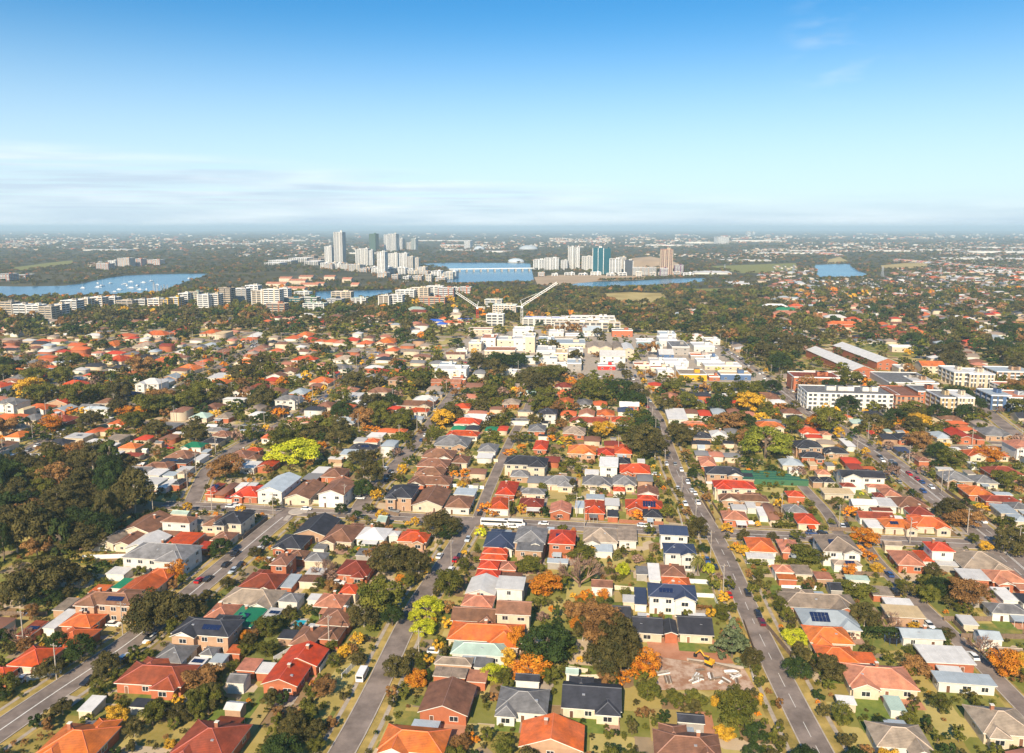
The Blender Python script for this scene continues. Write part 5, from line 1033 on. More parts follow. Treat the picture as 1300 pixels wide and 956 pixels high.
TD = '''
B0 120 270 210 240 G|290 190 260 260 G|190 230 150 200 S|430 170 140 190 G|500 200 120 150 G|650 108 120 100 D|560 130 90 80 D|640 205 100 66 V|810 132 105 66 A|1115 150 115 125 A|1155 200 60 70 V|960 410 270 270 G|1090 400 210 250 G|1200 395 160 180 G|880 430 130 150 Y|360 600 115 165 D|510 628 145 200 D|425 695 110 110 D|100 555 140 120 B|170 560 110 90 B|50 640 120 100 G|25 560 80 120 D|620 375 110 40 Y|850 695 75 90 V|925 680 80 60 V|745 810 90 76 V|705 545 60 34 V|310 780 66 36 Y|180 398 50 40 V|85 435 56 30 S|250 310 150 120 D|30 330 100 120 G|350 310 90 80 D
B1 195 530 100 130 A|255 560 80 90 A|300 560 90 76 S|390 500 150 150 V|260 650 90 86 V|390 640 130 110 V|340 620 60 60 V|495 440 70 70 P|460 470 80 60 V|550 395 60 50 P|650 380 100 80 V|720 400 76 66 D|760 130 130 140 B|810 165 100 120 B|730 228 70 70 V|680 262 70 40 V|1150 80 200 180 G|1250 60 150 150 G|1060 30 120 100 S|1100 330 260 250 V|1010 420 170 180 G|1190 420 120 170 D|970 560 110 110 Y|920 640 110 100 S|880 660 80 90 Y|820 720 80 86 V|800 620 76 76 V|180 750 90 56 V|90 780 60 46 V|60 828 120 46 V|320 810 40 40 V|1210 760 150 150 G|1060 500 110 80 V|930 790 40 30 V|1000 260 80 80 V|285 35 40 40 P|985 650 60 50 V|420 800 50 40 V|1010 570 60 60 G|90 300 60 60 P|240 200 50 40 V
B2 60 120 150 180 G|10 60 120 120 G|250 230 160 180 V|110 370 170 140 L|90 500 140 120 L|30 430 70 70 L|240 480 70 70 Y|190 590 120 90 V|285 625 110 70 V|70 740 80 80 V|345 110 70 86 V|400 125 50 46 V|390 190 66 44 V|850 240 190 150 A|920 190 120 110 S|770 110 170 90 V|700 130 80 60 V|1080 150 220 220 B|1080 25 180 80 V|1180 90 110 90 V|870 600 290 300 D|820 690 180 150 D|670 590 110 180 A|630 700 90 110 Y|560 545 90 50 V|770 775 220 130 A|700 810 110 70 A|520 790 140 110 L|605 790 66 76 L|930 390 56 150 K|985 400 26 66 K|840 430 110 100 B|1060 400 140 120 S|1130 290 120 100 A|1080 330 70 60 A|1230 300 70 70 A|1050 480 80 80 A|1160 430 200 150 S|1200 560 220 260 S|1270 480 200 180 S|1240 700 220 240 G|1100 520 120 160 G|1080 700 60 56 Y|1060 810 50 50 V|1130 832 50 36 V|985 790 80 56 V|1285 140 60 56 V|20 690 90 110 G|140 700 60 50 V|800 380 60 60 G
B3 30 600 260 330 G|90 700 140 160 G|210 745 160 170 A|120 790 110 90 A|40 810 130 90 A|530 105 110 140 P|625 215 110 120 V|720 220 96 120 V|690 425 86 86 V|750 590 210 250 C|690 600 110 130 C|610 420 66 66 Y|600 130 60 90 L|55 130 76 100 L|20 40 80 100 P|150 60 100 70 B|290 60 40 70 V|40 190 80 40 V|885 250 100 86 V|985 457 46 46 V|912 320 66 60 V|910 90 120 50 V|1150 560 140 100 L|1160 760 150 140 D|1270 750 110 120 G|1050 310 80 70 V|1070 290 90 60 V|1100 430 80 120 V|1060 370 80 110 V|960 230 80 90 P|920 170 76 60 V|1110 190 56 50 P|1180 190 56 50 P|1240 195 50 50 P|1200 40 180 120 V|1140 90 80 60 V|600 550 50 46 V|780 75 46 30 V|860 160 60 60 S|930 390 50 60 V|1120 500 60 60 V|1300 230 60 60 V
B4 40 55 90 130 G|310 40 120 80 A|350 60 60 50 Y|250 270 170 100 V|130 210 60 60 P|60 200 60 60 P|180 210 50 56 P|95 200 50 50 P|530 102 130 56 V|350 120 46 40 V|575 265 120 110 G|520 240 70 90 V|700 200 120 76 V|770 240 150 120 D|690 300 110 130 V|640 280 70 80 V|920 290 200 180 S|990 270 120 140 S|820 340 120 100 G|870 230 130 100 V|1110 285 90 76 V|290 430 150 160 G|240 410 90 100 V|430 460 170 120 B|220 540 86 76 B|590 650 86 56 V|810 590 76 80 K|1040 620 150 140 B|1180 740 180 160 A|1260 730 120 140 Y|1250 810 120 80 S|620 760 160 120 S|560 780 90 80 V|70 770 180 150 G|10 710 90 100 D|410 650 50 36 V|885 380 70 60 V|980 480 50 30 V|870 50 40 40 V|905 65 60 56 V|1270 20 130 100 G|1060 265 80 76 B|770 150 76 46 S|330 480 50 130 G|1240 640 40 40 B|700 810 60 60 S|80 690 60 40 V
A0 480 200 130 140 S|440 160 90 90 A|540 210 80 100 V|210 80 130 100 D|290 90 90 80 D|660 130 100 100 V|690 100 70 60 A|1190 530 86 96 Y|1115 550 90 66 V|20 240 100 120 G|180 262 180 76 S|790 260 140 110 G|1185 70 110 120 G|920 168 76 66 G|920 30 90 56 A|830 60 110 44 V|1140 492 46 36 V|1140 380 80 80 D|1230 30 110 80 G|690 780 50 50 Y|640 770 60 40 V|560 790 110 90 B|130 215 60 30 L|30 40 90 60 A|430 30 120 40 D|560 20 110 40 D|1060 120 60 50 V
A1 130 290 190 160 S|60 330 100 110 S|200 320 90 90 V|200 80 90 150 B|320 85 70 120 D|270 90 60 80 V|80 170 100 70 G|470 105 160 110 V|410 150 90 80 V|570 185 290 190 L|560 40 140 70 V|680 60 170 100 G|620 40 90 60 S|735 140 90 76 A|850 80 150 120 G|940 60 90 90 V|400 300 90 90 S|350 340 60 46 V|440 330 60 50 V|770 400 76 56 V|840 225 90 56 V|1050 330 150 180 G|1000 420 120 130 D|1110 420 90 120 G|1000 225 150 96 G|1060 205 80 80 Y|1250 285 80 90 Y|1240 350 90 60 B|545 682 90 46 V|1150 620 60 46 V|915 790 60 36 S|995 770 50 46 V|1160 790 150 90 S|1270 810 110 90 G|1080 810 100 90 G|685 785 50 36 V|620 486 46 26 V|1285 640 40 56 Y|1040 35 100 56 A|1210 180 100 80 B|1160 30 60 50 G|340 400 50 40 G|680 430 60 50 V|450 440 40 30 V
A2 35 622 80 90 Y|200 650 200 160 G|230 690 130 110 D|140 590 110 70 B|455 690 86 90 L|480 535 120 110 A|530 575 70 60 A|355 315 86 90 A|285 290 80 86 G|685 90 120 90 G|640 185 110 60 A|710 150 80 40 A|770 150 50 76 D|950 128 50 46 L|1010 108 80 56 Y|890 172 100 46 V|1020 255 150 76 V|1080 280 80 50 V|800 382 100 46 V|855 456 70 76 D|1030 398 60 80 G|1020 472 86 56 V|1110 420 60 56 V|1190 426 100 56 V|715 540 80 100 Y|790 530 80 80 Y|650 550 46 90 V|860 560 110 90 D|950 590 86 56 B|700 460 66 76 S|1100 790 150 90 V|1160 810 80 80 Y|1030 810 80 70 V|148 400 46 36 V|1180 205 46 56 V|210 35 46 56 Y|140 30 66 56 B|85 35 66 56 G|20 150 86 110 G|15 230 56 120 D|210 545 86 46 B|385 530 46 60 G|520 265 40 30 V|1240 440 50 40 V|60 60 50 40 S|640 470 40 40 V
A3 190 110 210 190 G|260 170 160 150 G|130 60 110 110 G|400 85 160 140 G|450 60 90 90 G|450 190 100 60 S|510 270 80 76 V|550 322 56 66 V|965 125 270 230 E|1050 150 90 110 L|840 110 110 130 S|870 250 140 90 D|780 235 76 60 V|1000 290 100 76 D|1060 330 76 100 V|335 570 110 110 V|145 580 110 90 A|470 565 80 80 S|410 507 46 46 G|570 472 56 56 B|35 465 66 56 V|345 450 46 60 V|1110 590 80 110 D|1030 602 66 66 S|1100 475 66 46 V|1035 462 46 66 V|1230 507 86 56 V|1170 300 110 90 B|1250 320 56 26 V|730 80 56 80 P|1165 712 120 70 V|1200 800 120 70 G|1100 100 60 80 V|830 15 110 50 A|1080 640 60 40 V|320 810 40 60 V|760 790 90 60 Y|640 130 60 40 V|20 820 60 50 P|660 455 40 30 S|520 480 40 30 V
A4 200 560 120 110 A|250 590 70 60 S|130 60 90 130 Y|220 60 80 110 D|180 110 60 80 V|390 25 86 56 V|510 30 110 56 B|600 20 66 66 V|640 120 150 100 S|600 210 90 90 B|760 180 110 130 D|850 230 160 100 V|740 260 90 80 D|700 320 90 80 V|860 100 86 86 G|1080 210 160 90 A|990 190 80 60 A|1270 100 110 120 B|1185 370 150 120 V|1010 275 110 80 V|690 70 90 46 V|870 400 110 66 V|840 560 170 140 G|950 620 150 120 S|870 620 160 90 S|1030 530 110 56 Y|1190 630 150 90 V|1210 750 170 140 G|380 280 86 80 G|470 300 110 120 B|300 215 66 46 S|270 450 36 30 L|390 670 66 56 S|290 740 150 120 A|250 800 110 80 A|80 630 66 60 V|20 660 80 40 V|600 290 46 36 V|130 490 90 40 V|560 420 50 30 S|940 470 60 30 V|810 380 60 50 G|1250 770 90 100 G|530 200 60 60 G|60 270 80 40 V
C0 540 610 100 80 Y|835 625 140 100 A|780 640 90 80 S|1040 580 140 130 D|1110 600 80 80 V|320 620 50 100 K|600 175 76 60 A|670 120 70 100 G|685 430 70 46 A|1250 500 90 60 A|240 510 140 80 G|370 500 120 70 V|430 520 70 70 D|800 380 120 50 S|600 420 90 100 B|1050 280 90 50 Y|150 450 70 60 D|940 320 60 50 Y|20 80 110 70 D|700 380 80 50 V|1180 150 80 50 Y|580 280 60 40 Y|1260 560 80 70 A|880 550 90 60 V
C1 120 315 76 56 A|470 610 110 100 A|400 660 80 80 V|1225 375 110 66 A|355 260 26 86 K|440 260 120 76 V|240 370 140 110 G|310 400 100 80 G|1060 560 140 120 G|1200 300 100 80 S|720 60 90 100 D|930 80 160 80 V|820 90 120 80 V|1010 80 120 70 D|1240 120 120 100 D|1150 90 110 60 G|770 230 60 60 D|540 430 50 70 K|1000 630 140 90 A|1060 660 90 60 S|640 580 140 76 G|1230 500 80 80 B|100 260 100 60 D|60 620 110 80 Y|720 480 90 40 V|100 80 140 60 V|30 520 80 60 A|680 310 70 40 G|1160 480 60 50 Y|220 200 50 40 Y|860 420 50 40 V|920 460 40 20 V
C2 550 280 150 100 D|610 288 150 105 D|665 285 150 105 D|705 280 100 90 D|300 175 120 76 D|450 490 76 76 Y|590 490 110 90 B|660 480 60 60 Y|770 380 130 100 V|720 400 90 80 D|870 440 130 80 Y|840 330 90 60 S|910 370 80 60 V|500 400 90 76 G|560 430 90 60 V|220 100 90 66 G|60 130 60 46 A|180 210 56 56 A|1050 90 90 100 S|1110 90 70 80 B|1200 110 100 76 G|940 90 70 60 S|1110 490 90 76 D|1050 460 80 66 S|60 440 110 110 G|20 500 80 80 G|120 380 60 60 D|290 490 90 60 S|380 550 60 50 Y|480 550 60 40 L|740 530 90 60 V|660 580 60 50 A|300 610 80 60 G|1210 460 50 90 K|590 430 60 30 A|260 235 50 30 Y|410 230 60 50 Y|1080 430 90 50 V|630 620 80 50 V|1180 250 90 40 S|780 540 80 80 B
C3 100 500 86 56 A|40 520 66 90 D|260 480 80 44 A|380 490 100 60 S|230 460 70 40 Y|1060 580 130 70 S|980 570 60 60 S|930 600 70 100 G|660 345 56 36 L|1050 300 130 150 D|960 310 100 110 G|1120 330 80 100 G|700 200 76 66 G|1190 220 90 80 B|50 330 90 70 G|90 370 70 60 G|840 660 100 50 A|650 650 90 40 V|730 660 90 40 V|680 480 40 40 D|780 510 60 30 V|160 640 70 60 S|20 240 60 50 Y|250 380 70 30 S|190 680 90 50 S|860 280 90 90 V
C4 530 300 150 90 V|930 590 90 90 L|760 450 70 56 G|840 460 70 56 G|370 350 46 46 S|510 630 100 90 G|470 610 50 70 D|690 600 110 66 G|110 610 66 76 Y|110 660 90 70 G|770 130 110 90 D|250 680 60 60 K|580 680 70 60 V|600 120 0 0 V|980 470 60 30 S|1020 470 50 60 B|1060 680 50 40 V|1040 640 60 30 A|300 350 50 40 G|60 330 90 50 S|840 270 90 50 V|1150 600 70 60 B|330 660 80 50 V|120 120 120 80 G|240 90 100 70 V|420 100 90 60 V|760 690 60 40 V
'''
def parse(s):
    for line in s.strip().split('\n'):
        c, rest = line.split(' ', 1)
        for e in rest.split('|'): yield c, e.split()
def occ_poly(pts):
    xs, ys = [p[0] for p in pts], [p[1] for p in pts]
    for x in np.arange(min(xs), max(xs), 1.5):
        for y in np.arange(min(ys), max(ys), 1.5):
            if inpoly(x, y, pts): i, j = occ_cells(x, y, 0, 2, 2); OCC[i, j] = True
for pl in OPEN: occ_poly([ground(*crop('B3', *p)) for p in pl])
for pl in ([(885,415),(990,415),(1000,480),(890,480)],): occ_poly([ground(*crop('A2', *p)) for p in pl])
for pl in ([(350,590),(750,595),(755,615),(345,650)],[(860,490),(1280,495),(1280,550),(930,545)]): occ_poly([ground(*crop('B4', *p)) for p in pl])
HL = []
for c, e in parse(HD):
    cx, cy, w, h = map(float, e[:4]); typ, rc, wc, st = e[4], e[5], e[6], int(e[7]); sol = len(e) > 8
    if w < 5: continue
    px, py = crop(c, cx, cy); z = 2.9*st+(1.2 if typ != 'f' else 0.2)
    x, y = ground(px, py, z); dep = project(x, y, z)[2]; s = dep/F; W_ = w/5*s
    a = math.atan2(H-z, math.hypot(x, y)); hm = h/5*s
    D = hm/max(math.sin(a), 0.5*math.sin(a)+0.21*math.cos(a)) if typ in 'hpg' else (hm/math.sin(a) if typ == 'f' else hm/max(math.sin(a), 0.6*math.sin(a)))
    if typ == 'p': D = W_*0.9
    D = min(max(D, min(5, W_)), 26); W_ -= 0.9 if W_ > 6 else 0.3; D -= 0.9 if D > 6 else 0.3
    D = max(D, W_*0.42 if W_ > 9 else 3.0); W_ = max(W_, 3.0)
    HL.append(dict(x=x, y=y, w=W_*1.13, d=D*1.12, t=typ, r=rc, c=wc, s=st, sol=sol, pri=1))
# the streets run on below the photograph's lower edge: a last row of houses
rg = random.Random(21)
for i in range(32):
    px, py = -30+i*43+rg.uniform(-8,8), 905+(i % 2)*50+rg.uniform(-8,8); x, y = ground(px, py)
    HL.append(dict(x=x, y=y, w=rg.uniform(11,16), d=rg.uniform(8,12), t=rg.choice('hhhhgG'), r=rg.choice('oobbmrkgnp'), c=rg.choice('RRCTW'), s=1, sol=rg.random() < .15, pri=0))
def loc(x, y): return x*math.cos(-GR)-y*math.sin(-GR), x*math.sin(-GR)+y*math.cos(-GR)
roadpts = np.array([(x, y, ROADS[k][0]/2) for k, p in RP.items() for x, y in dens(p, 2.0)])
for h in HL:       # keep clear of the carriageways
    for it in range(6):
        dx, dy = roadpts[:,0]-h['x'], roadpts[:,1]-h['y']; c, s = math.cos(GR), math.sin(GR)
        u, v = dx*c+dy*s, -dx*s+dy*c; ou = h['w']/2+roadpts[:,2]+1.8-abs(u); ov = h['d']/2+roadpts[:,2]+1.8-abs(v)
        ins = (ou > 0)&(ov > 0)
        if not ins.any(): break
        k = np.argmax(np.where(ins, np.minimum(ou, ov), -1))
        if ou[k] < ov[k]: m = min(ou[k], 3); sx = -np.sign(u[k]) or 1; h['x'] += sx*m*c*0.7; h['y'] += sx*m*s*0.7; h['w'] = max(4, h['w']-m*0.4)
        else: m = min(ov[k], 3); sy = -np.sign(v[k]) or 1; h['x'] += -sy*m*s*0.7; h['y'] += sy*m*c*0.7; h['d'] = max(4, h['d']-m*0.4)
for it in range(4):   # trim neighbours that touch
    for i in range(len(HL)):
        for j in range(i+1, len(HL)):
            a, b = HL[i], HL[j]
            if abs(a['x']-b['x']) > 40 or abs(a['y']-b['y']) > 30: continue
            ua, va = loc(a['x'], a['y']); ub, vb = loc(b['x'], b['y'])
            ou = (a['w']+b['w'])/2+0.9-abs(ua-ub); ov = (a['d']+b['d'])/2+1.1-abs(va-vb)
            if ou <= 0 or ov <= 0: continue
            if ou < ov: k, o = 'w', ou
            else: k, o = 'd', ov
            s = (1 if ua < ub else -1) if k == 'w' else (1 if va < vb else -1)
            for q, sg in ((a, -s), (b, s)):
                cut = min(o/2, max(0, q[k]-3.5)); q[k] -= cut*0.9
                mv = cut/2*sg
                if k == 'w': q['x'] += gu.x*mv; q['y'] += gu.y*mv
                else: q['x'] += gv.x*mv; q['y'] += gv.y*mv
HL2 = []
for h in HL:
    if h['pri'] == 0 and not occ_free(h['x'], h['y'], GR, h['w']+3, h['d']+3): continue
    HL2.append(h); occ_rect(h['x'], h['y'], GR, h['w']+1.5, h['d']+1.5)
HL = HL2
rr = random.Random(77)
for h in list(HL):
    if h['w'] < 8 or math.hypot(h['x'], h['y']) > 480: continue
    for t in range(7):
        w, d = rr.choice(((3,2.6),(6,3.4),(3.4,5.6),(5.5,5.5),(4,3),(7,3.2),(2.4,2.2))); u = rr.uniform(-1,1)*(h['w']/2+2); v = rr.choice((1,1,-1))*(h['d']/2+d/2+rr.uniform(0.6,8))
        x, y = h['x']+gu.x*u+gv.x*v, h['y']+gu.y*u+gv.y*v
        if occ_free(x, y, GR, w+1.2, d+1.2) and rr.random() < 0.75:
            HL.append(dict(x=x, y=y, w=w, d=d, t=rr.choice('ffffgg'), r=rr.choice('wwwglllCnke'), c=rr.choice('WWCGT'), s=1, sol=False, pri=0)); occ_rect(x, y, GR, w+1, d+1)
            if rr.random() < 0.55: break
# ---------------------------------------------------------------- trees named in the photo
TL = []
for c, e in parse(TD):
    cx, cy, w, h = map(float, e[:4]); k = e[4]
    if w < 5: continue
    px, py = crop(c, cx, cy); dep0 = project(*ground(px, py+h/10), 0)[2]; s = dep0/F
    hm = h/5*s*(0.92 if k not in 'KP' else 1.0); zc = hm*0.5; x, y = ground(px, py, zc)
    TL.append([x, y, w/5*s, max(1.2, min(hm, 24)), k, 1])
rg = random.Random(5)
for i in range(200):        # wood at the left edge
    px, py = rg.uniform(-60,178), rg.uniform(572,760)
    if inpoly(px, py, ZW[0]):
        x, y = ground(px, py+8)
        if all(math.hypot(x-t[0], y-t[1]) > 6.0 for t in TL[-90:]): TL.append([x, y, rg.uniform(7,15), rg.uniform(8,18), rg.choice('GGDGDGVGSGK'), 1])
for i in range(60):
    px, py = rg.uniform(-20,1320), rg.uniform(872,985); x, y = ground(px, py)
    if occ_free(x, y, 0, 5, 5): TL.append([x, y, rg.uniform(4,9), rg.uniform(4,9), rg.choice('VVGDASV'), 1])
for t in TL: occ_rect(t[0], t[1], 0, t[2]*0.35, t[2]*0.35)
# ---------------------------------------------------------------- fill the suburb with houses on its lots
FAR = []
def zone_ok(x, y, m=0):
    px, py, _ = project(x, y)
    if any(inpoly(px, py, z) for z in ZNO): return False
    if any(inpoly(px, py, z) for z in WATER): return False
    if any(inpoly(px, py, f[0]) for f in FIELDS): return False
    return px, py
rg = random.Random(11)
def near_road(x, y): return None
def try_house(x, y, rot, px, py):
    w, d = rg.uniform(10.5,16.5), rg.uniform(8,12)
    if rg.random() < 0.5: w, d = d, w*0.85
    if occ_free(x, y, rot, w+2.0, d+2.0):
        occ_rect(x, y, rot, w+2, d+2)
        FAR.append(dict(x=x, y=y, w=w, d=d, t=rg.choice('hhhhhhgG'), r=rg.choice('ooopppbbbbbbmkkkgggnnnnpwwlnr'), c=rg.choice('RRCCTWWC'), s=2 if rg.random() < .12 else 1, sol=False, pri=0)); return True
for k, p in RP.items():
    w, vg, _ = ROADS[k]; q = dens(p, 4.0); nn = normals(q); last = {}
    for i in range(len(q)):
        for s in (-1, 1):
            off = w/2+vg+6.5+rg.uniform(0,2); x, y = q[i][0]+nn[i][0]*off*s, q[i][1]+nn[i][1]*off*s
            z = zone_ok(x, y)
            if not z or z[0] < -60 or z[0] > 1360 or y < 150: continue
            if any(inpoly(z[0], z[1], zz) for zz in ZW): continue
            try_house(x, y, GR, *z)
for v in np.arange(160, 1500, 15.5):
    hw = 0.72*v+60
    for u in np.arange(-hw-200, hw+100, 15.5):
        row = int(v/15.5) % 4
        if row == 3 and v > 520: continue
        x, y = G2(u+rg.uniform(-2,2), v+rg.uniform(-1.5,1.5))
        z = zone_ok(x, y)
        if not z or z[0] < -50 or z[0] > 1350 or z[1] > 985: continue
        p = 0.92
        if any(inpoly(z[0], z[1], zz) for zz in ZW): p = (0.6 if z[0] > 985 else (0.5 if z[0] < 600 else 0.16)) if z[1] < 560 else 0
        elif z[1] < 400: p = 0.75
        if rg.random() > p: continue
        try_house(x, y, GR, *z)
for i in range(3000):      # country beyond the river, sampled outwards
    d = math.exp(rg.uniform(math.log(1150), math.log(4200)))
    if d > 2000 and mnoise.noise(Vector((d*0.0016, i*0+rg.random()*0.02, 1.7))) < -0.05: continue; x = rg.uniform(-0.68,0.68)*d; z = zone_ok(x, d)
    if not z: continue
    if any(inpoly(z[0], z[1], zz) for zz in ZW) and rg.random() < 0.8: continue
    if z[1] > 334 and 380 < z[0] < 900: continue
    sc = 1+d/2500*0.8
    FAR.append(dict(x=x, y=d, w=rg.uniform(12,20)*sc, d=rg.uniform(9,14)*sc, t='h', r=rg.choice('oorbbpnnkgwwCCll'), c=rg.choice('RCCWWT'), s=1, sol=False, pri=0))
rg = random.Random(12)
for i in range(2600):
    d = rg.uniform(820, 2300); x = rg.uniform(-0.7,0.7)*d; px, py, _ = project(x, d)
    if px < 925 and not (px < 600 and 395 < py < 432): continue
    if not zone_ok(x, d) or not occ_free(x, d, GR, 19, 15): continue
    if mnoise.noise(Vector((x*0.006, d*0.004, 5))) < -0.12: continue
    occ_rect(x, d, GR, 17, 13); sc = 1.0 if d < 1500 else 1.25
    FAR.append(dict(x=x, y=d, w=rg.uniform(13,19)*sc, d=rg.uniform(9,13)*sc, t='h', r=rg.choice('oppbbbnnkgwCwl'), c=rg.choice('RCCWWT'), s=1, sol=False, pri=0))
def appsize(h): 
    dep = project(h['x'], h['y'])[2]; px = project(h['x'], h['y'])[0]
    return h['w']*math.sqrt(h['d'])/dep**1.5 if -20 < px < 1320 else 0
allh = HL+FAR; 
houses = [h for h in allh if h['w']*h['d'] >= 46]; sheds = [h for h in allh if h['w']*h['d'] < 46]
houses.sort(key=lambda h: -appsize(h)); sheds.sort(key=lambda h: -appsize(h))
ind = houses[:292]+sheds[:250]; mass = houses[292:]+sheds[250:]
for i, h in enumerate(ind):
    dist = math.hypot(h['x'], h['y'])
    house(h['x'], h['y'], GR+R(random.Random(i).uniform(-1.5,1.5)), h['w'], h['d'], h['s'], h['t'], h['r'], h['c'], h['sol'], seed=i, detail=2 if dist < 480 else 1)
# the remaining hundreds of houses: one mesh
def house_mass(lst, name):
    V, T, Q, TC, QC = [], [], [], [], []
    for h in lst:
        x, y, w, d = h['x'], h['y'], h['w']/2, h['d']/2; wh = 2.9*h['s']; r = h.get('rot', GR)
        jit = random.random()*0.3+0.85; rc = [c*jit for c in ROOFC[h['r']]]; wc = WALLC[h['c']]; c, s = math.cos(r), math.sin(r); n = len(V)
        flat = h['t'] == 'f'; rise = 0.0 if flat else 0.42*min(w, d); rd = (max(w-d, 0), max(d-w, 0)) if not flat else (w, d)
        if h['t'] in 'gG' and not flat: rd = (w, 0) if w > d else (0, d)
        e = 0.5
        P = [(-w,-d,0),(w,-d,0),(w,d,0),(-w,d,0),(-w,-d,wh),(w,-d,wh),(w,d,wh),(-w,d,wh),(-w-e,-d-e,wh),(w+e,-d-e,wh),(w+e,d+e,wh),(-w-e,d+e,wh)]
        if w >= d: P += [(-rd[0],0,wh+rise),(rd[0],0,wh+rise)]
        else: P += [(0,-rd[1],wh+rise),(0,rd[1],wh+rise)]
        if flat: P[12:] = [(-w-e,-d-e,wh+.3),(w+e,d+e,wh+.3)]
        V += [(x+a*c-b*s, y+a*s+b*c, z) for a,b,z in P]
        for f in ((0,1,5,4),(1,2,6,5),(2,3,7,6),(3,0,4,7)): Q.append([n+k for k in f]); QC.append(wc)
        if flat: Q.append([n+8,n+9,n+10,n+11]); QC.append(rc); continue
        if w >= d: qs, ts = ((8,9,13,12),(10,11,12,13)), ((9,10,13),(11,8,12))
        else: qs, ts = ((9,10,13,12),(11,8,12,13)), ((8,9,12),(10,11,13))
        for f in qs: Q.append([n+k for k in f]); QC.append(rc)
        for f in ts: Q.append([n+f[0],n+f[1],n+f[2],n+f[2]]); QC.append(rc)
    # triangles are kept apart from quads to keep the mesh clean
    tri = [q for q in Q if q[2] == q[3]]; tc = [c for q, c in zip(Q, QC) if q[2] == q[3]]
    F3 = []; C3 = []
    for q, c in zip(Q, QC):
        if q[2] == q[3]: F3.append(q[:3]); C3.append(c)
        else: F3 += [[q[0],q[1],q[2]],[q[0],q[2],q[3]]]; C3 += [c, c]
    o = ob(name, quickmesh(name, V, F3, [M['tint']], tint=C3)); o['kind'] = 'stuff'; o['label'] = 'hundreds of further suburban houses with red, brown and grey roofs'
house_mass(mass, 'suburban_houses')
# distant town buildings: long pale boxes, clustered in bands
DB = []
rg = random.Random(9)
bands = [(0,300,303,311,150),(0,500,312,318,60),(270,420,304,312,60),(560,900,306,314,90),(700,780,303,308,40),(560,640,312,316,25),(900,1300,300,304,60),(920,1000,303,309,50),(1000,1300,308,316,110),(1190,1300,314,324,45),(940,1060,316,323,40),(1040,1180,314,320,40),(0,1300,297,303,110),(110,190,333,341,30),(820,1000,322,329,25),(1180,1300,326,346,50),(0,60,306,312,30),(300,420,318,326,20),(980,1300,352,366,40),(880,1010,338,346,16),(760,900,302,307,50)]
for x0,x1,y0,y1,n in bands:
    for i in range(int(n*4.5)):
        px, py = rg.uniform(x0,x1), rg.uniform(y0,y1); x, y = ground(px, py); dep = project(x,y)[2]; s = dep/F
        if not zone_ok(x, y) and py > 330 and px < 980: continue
        if n > 45 and mnoise.noise(Vector((px*0.035, py*0.5, 2))) < -0.08: continue
        DB.append(dict(x=x, y=y, w=rg.choice((rg.uniform(0.7,2.5),rg.uniform(0.7,2.5),rg.uniform(1.5,6)))*s, d=rg.uniform(15,40), t='f', r=rg.choice('wwwCClpngl'), c=rg.choice('WWCCTTR'), s=max(1, min(12, rg.uniform(0.4,1.7)*s/2.9)), pri=0))
for x0, x1, yy, h in ((560,604,318,2),(615,650,320,2),(560,590,312,2),(440,486,322,2),(330,390,306,1.5),(530,600,306,1.5),(700,770,307,1.5),(1240,1300,315,2),(1100,1170,319,2),(1000,1046,319,2),(250,330,310,1.5),(110,170,318,2),(820,880,312,2),(870,905,309,3),(930,990,307,3),(1225,1300,321,3),(1200,1300,329,2),(1160,1225,318,2),(965,1060,322,2),(1230,1300,345,3),(1195,1222,353,3),(1225,1250,355,3),(1262,1295,343,3),(915,975,331,2),(880,925,347,3),(925,950,360,2)):
    x, y = ground((x0+x1)/2, yy); s = project(x,y)[2]/F; DB.append(dict(x=x,y=y,w=(x1-x0)*s,d=90,t='f',r='w',c='W',s=h*s/2.9*0.7,pri=0))
house_mass(DB, 'distant_town_buildings'); bpy.data.objects['distant_town_buildings']['label'] = 'pale factories, offices and flats scattered across the far plain'
# ================================================================== foliage
M['lawn2'] = noisemat('mown_green_lawn', (0.10,0.15,0.025), (0.19,0.22,0.045), 0.4)
M['paving'] = noisemat('brick_paving', (0.30,0.17,0.12), (0.42,0.27,0.20), 0.7)
rg = random.Random(17)
MT = []      # small garden trees and bushes between the houses, then parkland
pick = 'GGGVVVVVDDSSVYGVVGGVDVAGVSVVG'
def add_tree(x, y, w, h, k): MT.append([x, y, w, h, k, 0])
n = 0
for i in range(52000):
    v = math.sqrt(rg.uniform(150**2, 1500**2)) if i % 2 else rg.uniform(155, 620); x = rg.uniform(-0.72, 0.72)*v; y = v
    z = zone_ok(x, y); px, py, _ = project(x, y)
    if px < -30 or px > 1330: continue
    wood = any(inpoly(px, py, zz) for zz in ZW)
    if not z:
        if py < 412 and any(inpoly(px, py, zz) for zz in (WATER+[f[0] for f in FIELDS])): continue
        if rg.random() < (0.85 if py > 410 else 0.3): continue
    if 572 < py < 770 and px < 178 and wood: continue
    if wood and not (inpoly(px, py, ZW[0]) or inpoly(px, py, ZW[1])) and rg.random() < 0.35: continue
    if wood: w = rg.uniform(8,15); h = w*rg.uniform(0.7,1.05); k = rg.choice('GGGGGDDVVSGGDV'); fr = occ_free(x, y, 0, w*0.6, w*0.6, True)
    else:
        if v < 420: w = rg.choice((rg.uniform(1.2,3.2),rg.uniform(1.5,5.5)))
        else: w = rg.choice((rg.uniform(2.5,5.5), rg.uniform(5,9), rg.uniform(7,12.5)))
        h = w*rg.uniform(0.75,1.2); k = rg.choice(pick); fr = occ_free(x, y, 0, w*0.5, w*0.5, True)
    if fr: add_tree(x, y, w*(1 if v < 420 else 1.45), h*(1 if v < 420 else 1.2), k); occ_rect(x, y, 0, w*0.45, w*0.45)
